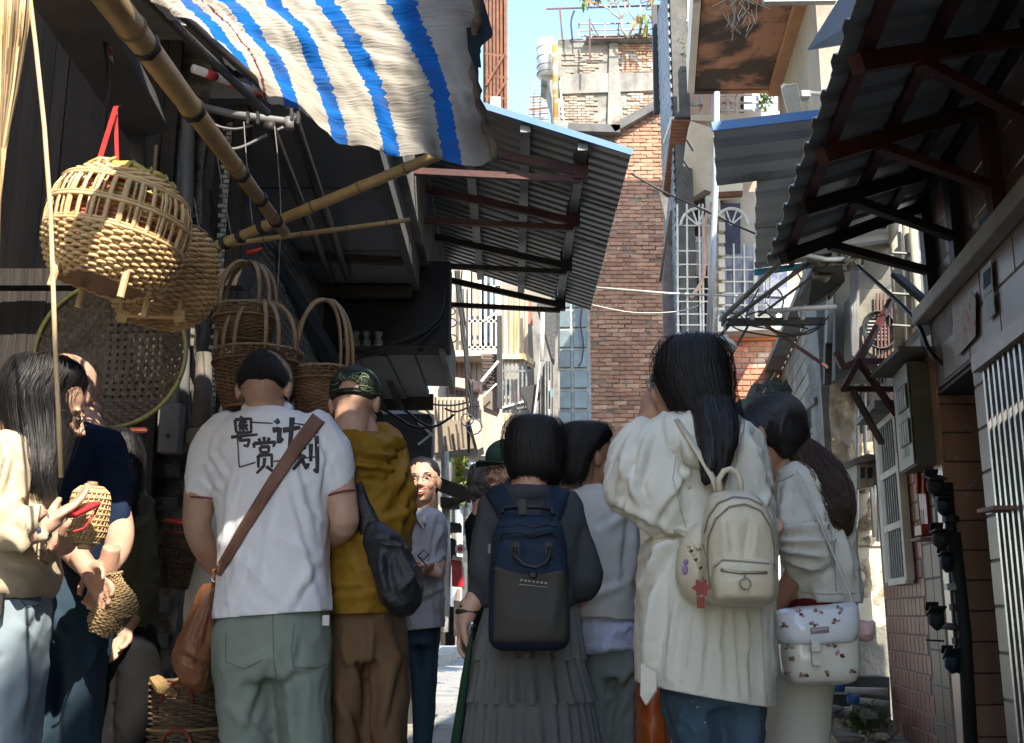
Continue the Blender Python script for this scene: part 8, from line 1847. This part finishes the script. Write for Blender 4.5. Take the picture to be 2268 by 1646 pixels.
b = MB(); loft(b, [(1083,1600,1650,.05,.05),(1092,1578,1672,.10,.03),(1115,1566,1690,.14,.01),(1160,1556,1708,.16,0),(1220,1553,1716,.17,0),(1280,1553,1719,.18,0),(1320,1560,1718,.18,0),(1338,1575,1708,.14,0),(1342,1592,1692,.05,0)], DB, n=56, ex=2.8)
me = remesh(b, .0062, 5); folds(me, amp=.003, fr=(5,5,3), seed=66, fine=.0004, strokes=[((1600,1150),(1610,1230),7,.003),((1660,1160),(1650,1240),8,-.004)]); pk_ = finish(me, 'pack_body', crl, tb_); kb = bvh(pk_)
b = MB(); limb(b, [(1562,1180,DB+.08,.035),(1543,1225,DB+.08,.045),(1541,1280,DB+.08,.048),(1562,1318,DB+.07,.035)]); me = remesh(b,.007,4); finish(me, 'side_gusset', crl, tb_)
band(kb, [(1572,1300),(1566,1240),(1568,1190),(1584,1150),(1615,1122),(1650,1116),(1685,1130),(1708,1168),(1716,1220),(1714,1290)], 3.6, .004, pipg, 'piping', tb_, off=.001, n=4); band(kb, [(1560,1180),(1568,1145),(1590,1114),(1625,1100),(1660,1104),(1688,1118)], 4, .003, pipg, 'zipper', tb_, off=.001, n=4)
b = MB(); loft(b, [(1238,1590,1704,.04),(1250,1580,1712,.07),(1290,1576,1716,.08),(1325,1580,1714,.075),(1334,1592,1704,.03)], DB-.075, n=44, ex=3.2); me = remesh(b,.006,4); pck = finish(me, 'front_pocket', crl, tb_); pk2 = bvh(pck)
band(pk2, [(1596,1262),(1640,1268),(1700,1268)], 7, .003, mat('brass_zip', (.35,.29,.18), metal=.7, rough=.35), 'pocket_zip', tb_, off=.001, n=3); band(pk2, [(1582,1256),(1600,1240),(1650,1243),(1705,1248)], 3, .003, pipg, 'pocket_piping', tb_, off=.001, n=3)
b = MB(); c = P(1651,1293,DB-.13); b.tube([c+V(.0115*math.cos(a),0,.0115*math.sin(a)) for a in [2*math.pi*k/20 for k in range(21)]], .002, 6, cap=False); b.tube([c+V(0,0,.012), c+V(0,0,.026)], .0015, 5); b.build('zip_pull_ring', mat('brass_zip', (.35,.29,.18), metal=.7, rough=.35), tb_, smooth=True)
b = MB(); b.tube([P(u,v,DB+.02) for u,v in ((1594,1090),(1592,1062),(1604,1043),(1618,1039),(1632,1048),(1640,1068),(1640,1092))], .0072, 10); b.build('top_loop', crl, tb_, smooth=True)
b = MB(); b.tube([P(1500,1175,DB+.12),P(1535,1195,DB+.06),P(1552,1215,DB+.03)], .012, 8, flat=.4); b.build('lower_strap', crl, tb_, smooth=True)
b = MB(); b.tube([P(1500,930,DB+.16),P(1545,1000,DB+.08),P(1580,1060,DB+.06),P(1590,1092,DB+.05)], .010, 8, flat=.35); b.build('shoulder_strap', crl, tb_, smooth=True)
print_on(kb, '○○○○○', 1658, 1163, 26, 3, pipg, tb_, rot=0, off=0, fb=DB) if False else None
cm = mat('charm_red', (.30,.05,.035), (.25,.04,.03), rough=.5)
b = MB(); c = P(1554,1302,DB-.10)
b.plate([c+V((.017+.0035*math.cos(6*a))*math.cos(a),0,(.017+.0035*math.cos(6*a))*math.sin(a)) for a in [2*math.pi*k/48 for k in range(48)]], .004); b.build('flower_charm', cm, tb_)
b = MB(); b.box(P(1552,1335,DB-.10), (.016,.004,.024)); b.build('tag_charm', cm, tb_); 
for k in range(9):
    b = MB(); c = P(1526+k*3.4, 1212+k*6+3*math.sin(k*2), DB-.05); b.box(c, (.008,.003,.008), Matrix.Rotation(k*.5,3,'Y')); b.build('metal_letter_charm', mat('brass_zip', (.35,.29,.18)), tb_)
b = MB(); b.ell(P(1519,1245,DB-.03), (.006,.004,.007)); b.ell(P(1517,1262,DB-.03), (.007,.004,.012)); b.build('doll_charm', mat('lilac', (.30,.22,.36)), tb_, smooth=True, kind='stuff')
b = MB(); b.tube([P(1556,1205,DB-.06), P(1566,1240,DB-.08), P(1556,1288,DB-.10)], .0018, 5); b.build('charm_chain', mat('brass_zip', (.35,.29,.18)), tb_, smooth=True)
# ---------------------------------------------------------------- woman with ponytail on the right
D = 3.12
t = thing('person', 'woman with low wavy ponytail in cropped off-white denim jacket leaning left', 'person')
b = MB(); W, M_ = head(b, P(1704,968,D), (-.72,.60,-.30), (-.1,.2,1), s=.95, neck=False); limb(b, [(1712,985,D+.01,.046),(1728,1018,D+.01,.044),(1752,1060,D,.055)])
loft(b, [(1050,1735,1830,.14,0),(1200,1760,1870,.2,0),(1500,1740,1870,.2,0)], D); limb(b, [(1780,1090,D-.04,.05),(1782,1170,D-.06,.045),(1785,1225,D-.08,.04),(1764,1270,D-.06,.034),(1728,1330,D,.027),(1718,1345,D+.02,.026)]); hand(b, P(1718,1348,D+.02), P(1705,1385,D+.06), (-.6,.4,-.2), s=.92, curl=.5)
limb(b, [(1820,1110,D,.05),(1842,1210,D,.045),(1856,1300,D+.08,.03)])
finish(remesh(b, .0055, 3), 'body', mat('skin_tan', (.36,.19,.12)), t)
jkm = fabric('offwhite_denim', (.60,.57,.49), (.54,.51,.44), wr=.14, wsc=26)
b = MB(); loft(b, [(1032,1730,1798,.15,0),(1050,1712,1835,.22,0),(1085,1712,1862,.26,0),(1150,1722,1882,.28,0),(1230,1740,1890,.29,0),(1300,1752,1898,.29,0),(1330,1758,1900,.29,0),(1375,1760,1900,.28,0)], D, n=44)
limb(b, [(1775,1080,D-.05,.072),(1778,1150,D-.08,.070),(1784,1200,D-.10,.080),(1800,1225,D-.11,.068),(1812,1236,D-.1,.05)]); limb(b, [(1775,1228,D-.09,.060),(1778,1262,D-.07,.048)]); limb(b, [(1815,1090,D,.080),(1834,1170,D,.074),(1850,1260,D+.02,.056),(1856,1290,D+.04,.046)])
me = remesh(b, .0082, 4); folds(me, amp=.008, fr=(7,7,5), seed=71, fine=.002, cr=.0035, strokes=[((1725,1175),(1830,1165),4,.014),((1725,1195),(1840,1200),4,.014),((1730,1215),(1825,1230),4,.014),((1740,1240),(1815,1258),4,.012),((1740,1080),(1735,1160),6,.008),((1830,1090),(1850,1320),3,.006),((1815,1080),(1835,1250),3,.005),((1860,1150),(1885,1280),6,.008)]); cut(me, (1755,1336), (1900,1336), D); jko = hemmed(finish(me, 'jacket', jkm, t)); jb = bvh(jko)
for pts in ([(1802,1060),(1828,1120),(1845,1200),(1852,1310)],[(1758,1310),(1820,1316),(1895,1314)],[(1720,1068),(1735,1062),(1760,1050)]): band(jb, pts, 3, .0015, fabric('jacket_seam', (.44,.41,.34)), 'jacket_seam', t, off=.0005, n=2)
b = MB(); loft(b, [(1325,1745,1890,.25,0),(1352,1740,1892,.26,0)], D); finish(remesh(b,.01,3), 'waistband', fabric('maroon_cotton', (.09,.012,.015)), t)
csk = fabric('cream_skirt', (.52,.49,.41), (.47,.44,.37), wr=.2)
b = MB(); loft(b, [(1345,1735,1890,.27,0),(1420,1715,1880,.30,0),(1520,1695,1835,.30,0),(1646,1688,1828,.30,0),(1800,1680,1826,.3,0),(FLOORV(D)-60,1675,1826,.3,0)], D, n=48); me = remesh(b,.010,5); folds(me, amp=.006, fr=(7,7,1.2), seed=72, fine=.0006); finish(me, 'skirt', csk, t)
shoes(t, [(P(1730,1950,D).x, D), (P(1790,1950,D).x, D)], shoe_m, D)
b = MB(); e = lambda p, r: b.ell(W(p), r, M_, n=24, m=16); e((0,-.022,.036), (.085,.098,.084)); e((0,-.052,.000), (.082,.070,.086)); e((0,.035,.075), (.06,.045,.03))
bp_ = MB(); limb(bp_, [(1762,985,D-.03,.026),(1790,1015,D-.06,.034),(1825,1055,D-.09,.043),(1850,1105,D-.11,.044),(1866,1145,D-.12,.030),(1876,1175,D-.12,.008)]); me = remesh(bp_, .008, 2); folds(me, amp=.006, fr=(14,14,5), seed=74, fine=.003); finish(me, 'ponytail', hair_br, t)
me = remesh(b, .007, 2); folds(me, amp=.005, fr=(12,12,6), seed=73, fine=.002); ho = finish(me, 'hair', hair_m, t)
rg = random.Random(8); b = MB()
for k in range(900):
    a = rg.uniform(0, 6.283); r0 = rg.uniform(.70,1.10); ph = rg.uniform(0,6); base = len(b.v); pc = [(1758,980,.030),(1790,1013,.045),(1825,1055,.056),(1852,1108,.056),(1868,1150,.042),(1880,1185,.012)]
    for j in range(13):
        f = j/12*(len(pc)-1); i = min(int(f), len(pc)-2); f -= i; u = pc[i][0]*(1-f)+pc[i+1][0]*f; v = pc[i][1]*(1-f)+pc[i+1][1]*f; r = (pc[i][2]*(1-f)+pc[i+1][2]*f)*r0
        aa = a+.35*math.sin(ph+j*.8); r *= 1+.10*math.sin(ph*3+j*.5); p = P(u, v, D-.03-.09*min(1,j/8))+V(.75,0,.65)*(r*math.cos(aa))+V(0,-1,0)*(r*math.sin(aa)); w_ = .0009
        b.v += [p-V(w_,0,w_*.5), p+V(w_,0,w_*.5)]
    for j in range(12): c = base+2*j; b.f.append((c,c+1,c+3,c+2))
b.build('ponytail_strands', hair_br, t, fix=False, smooth=True, kind='stuff')
# crown strands following the skull towards the tie
b = MB(); tie = P(1768,990,D-.03)
for k in range(500):
    d = Vector((rg.uniform(-1,1), rg.uniform(-1,.5), rg.uniform(-.15,1))).normalized(); s0 = W((d.x*.087,-.02+d.y*.099,.038+d.z*.084)); base = len(b.v); 
    for j in range(9):
        f = j/8; p = s0.lerp(tie, f*.95); q = M_.inverted()@(p-W((0,-.022,.038))); L_ = math.sqrt((q.x/.088)**2+(q.y/.102)**2+(q.z/.086)**2)
        if L_ > 1e-3 and f < .85: p = W((0,-.022,.038))+M_@(q/L_)*1.01
        w_ = .0012; b.v += [p-V(w_,0,w_), p+V(w_,0,w_)]
    for j in range(8): c = base+2*j; b.f.append((c,c+1,c+3,c+2))
b.build('crown_strands', hair_m, t, fix=False, smooth=True, kind='stuff')
tm = thing('messenger_bag', 'cream coated messenger bag with small animal prints hanging at the right', 'bag')
oil = mat('cream_oilcloth', (.62,.58,.48), (.58,.54,.44), sc=4, rough=.22, bump=.12, bsc=12, coat=.3); oilf = mat('white_oilcloth', (.66,.66,.64), (.62,.62,.60), sc=4, rough=.2, bump=.15, bsc=10, coat=.4)
b = MB(); loft(b, [(1368,1722,1892,.08),(1400,1724,1896,.12),(1450,1730,1900,.14),(1490,1736,1898,.14),(1508,1744,1890,.12),(1516,1760,1875,.05)], 2.86, n=48, ex=3.6); me = remesh(b,.006,4); folds(me, amp=.003, fr=(6,6,4), seed=75, fine=.0005); mo_ = finish(me, 'bag_body', oil, tm); mbv = bvh(mo_)
b = MB(); loft(b, [(1342,1722,1892,.06,.0,.012),(1352,1714,1897,.12,0,.010),(1385,1715,1898,.15,0,.008),(1410,1718,1896,.15,0,.006),(1424,1728,1888,.14,0,.004)], 2.855, n=48, ex=3.4); me = remesh(b,.006,3); folds(me, amp=.003, fr=(6,6,4), seed=76, fine=.0005); fo = finish(me, 'bag_flap', oilf, tm); fbv = bvh(fo)
animal = [mat('print_maroon', (.16,.05,.045)), mat('print_brown', (.30,.20,.12)), mat('print_grey', (.35,.30,.26)), mat('print_rose', (.5,.30,.27))]
rg = random.Random(12)
def motif(tree_, u, v, s_):
    for q in range(4):
        a = rg.uniform(0,6.3); du, dv = rg.uniform(-4,4)*s_, rg.uniform(-3,3)*s_
        pts = [(u+du, v+dv), (u+du+4*s_*math.cos(a), v+dv+3*s_*math.sin(a)), (u+du+6*s_*math.cos(a+.5), v+dv+5*s_*math.sin(a+.5))]
        band(tree_, pts, rg.uniform(3,6)*s_, .0004, rg.choice(animal), 'animal_print', tm, off=.0012, n=2, sub=2)
for (u, v) in ((1738,1386),(1770,1358),(1812,1356),(1862,1350),(1800,1383),(1852,1378)): motif(fbv, u, v, 1.3)
for (u, v) in ((1756,1461),(1860,1450),(1782,1495),(1832,1491),(1888,1487),(1742,1492),(1746,1432),(1840,1430)): motif(mbv, u, v, 1.3)
band(fbv, [(1795,1398),(1836,1394)], 14, .002, mat('print_rose_patch', (.42,.30,.31)), 'name_patch', tm, off=.001, n=3); band(fbv, [(1799,1397),(1832,1393)], 3, .001, mat('patch_script', (.62,.5,.5)), 'patch_lettering', tm, off=.004, n=2)
b = MB(); b.box(P(1807,1445,2.775), (.020,.005,.06)); b.build('tab_strap', oil, tm); b = MB(); b.box(P(1807,1436,2.768), (.024,.008,.020)); b.build('buckle', wht, tm, bevel=.003)
b = MB(); b.tube([P(u,v,D_) for u,v,D_ in ((1764,1042,D-.17),(1790,1090,D-.19),(1830,1190,D-.20),(1866,1270,D-.20),(1888,1330,2.9),(1892,1350,2.88))], .0055, 8, flat=.4); b.build('shoulder_strap', oil, tm, smooth=True)
b = MB(); b.ell(P(1915,1398,2.86), (.027,.027,.027), n=20, m=14)
for (x, z) in ((-.02,.018),(.02,.018)): b.ell(P(1915,1398,2.86)+V(x,-.004,z), (.009,.008,.010))
b.ell(P(1915,1398,2.86)+V(.0,-.024,-.006), (.010,.008,.007)); finish(remesh(b,.0025,3), 'pink_plush', fabric('pink_plush', (.58,.36,.34), (.50,.30,.28)), tm)
b = MB(); b.tube([P(1897,1378,2.86), P(1905,1380,2.86)], .002, 5); b.build('plush_loop', iron_blk, tm)
t = thing('orange_bag', 'glossy burnt orange bag between the grey trousers and the blue jeans', 'bag')
b = MB(); loft(b, [(1478,1425,1455,.08),(1510,1412,1470,.16),(1580,1405,1478,.22),(1650,1402,1482,.24),(1720,1404,1480,.22),(1750,1415,1470,.1)], 3.5, n=36); me = remesh(b,.008,4); folds(me, amp=.008, fr=(7,7,4), seed=81); finish(me, 'bag_body', mat('orange_leather', (.42,.095,.02), (.30,.055,.012), sc=6, rough=.3, bump=.15), t)
# ================================================================ origins at the base of each thing
def tree(o):
    out = [o]
    for c in o.children: out += tree(c)
    return out
done = set()
for o in [x for x in list(COL.objects) if x.parent is None and x.type in ('MESH','EMPTY')]:
    if o.get('kind') == 'structure': continue
    ms = [x for x in tree(o) if x.type == 'MESH' and x.data.vertices]
    if not ms: continue
    lo = Vector((1e9,)*3); hi = -lo
    for x in ms:
        Mx = x.matrix_basis
        for c in x.bound_box:
            p = Mx@Vector(c); 
            for k in range(3): lo[k] = min(lo[k], p[k]); hi[k] = max(hi[k], p[k])
    base = Vector(((lo.x+hi.x)/2, (lo.y+hi.y)/2, lo.z))
    if o.type == 'MESH':
        if o.data.users > 1: continue
        o.data.transform(Matrix.Translation(-base))
    o.location = o.location+base if o.type == 'MESH' else base
    for c in o.children: c.matrix_basis = Matrix.Translation(-base) @ c.matrix_basis
S.render.resolution_x = 1024; S.render.resolution_y = 743
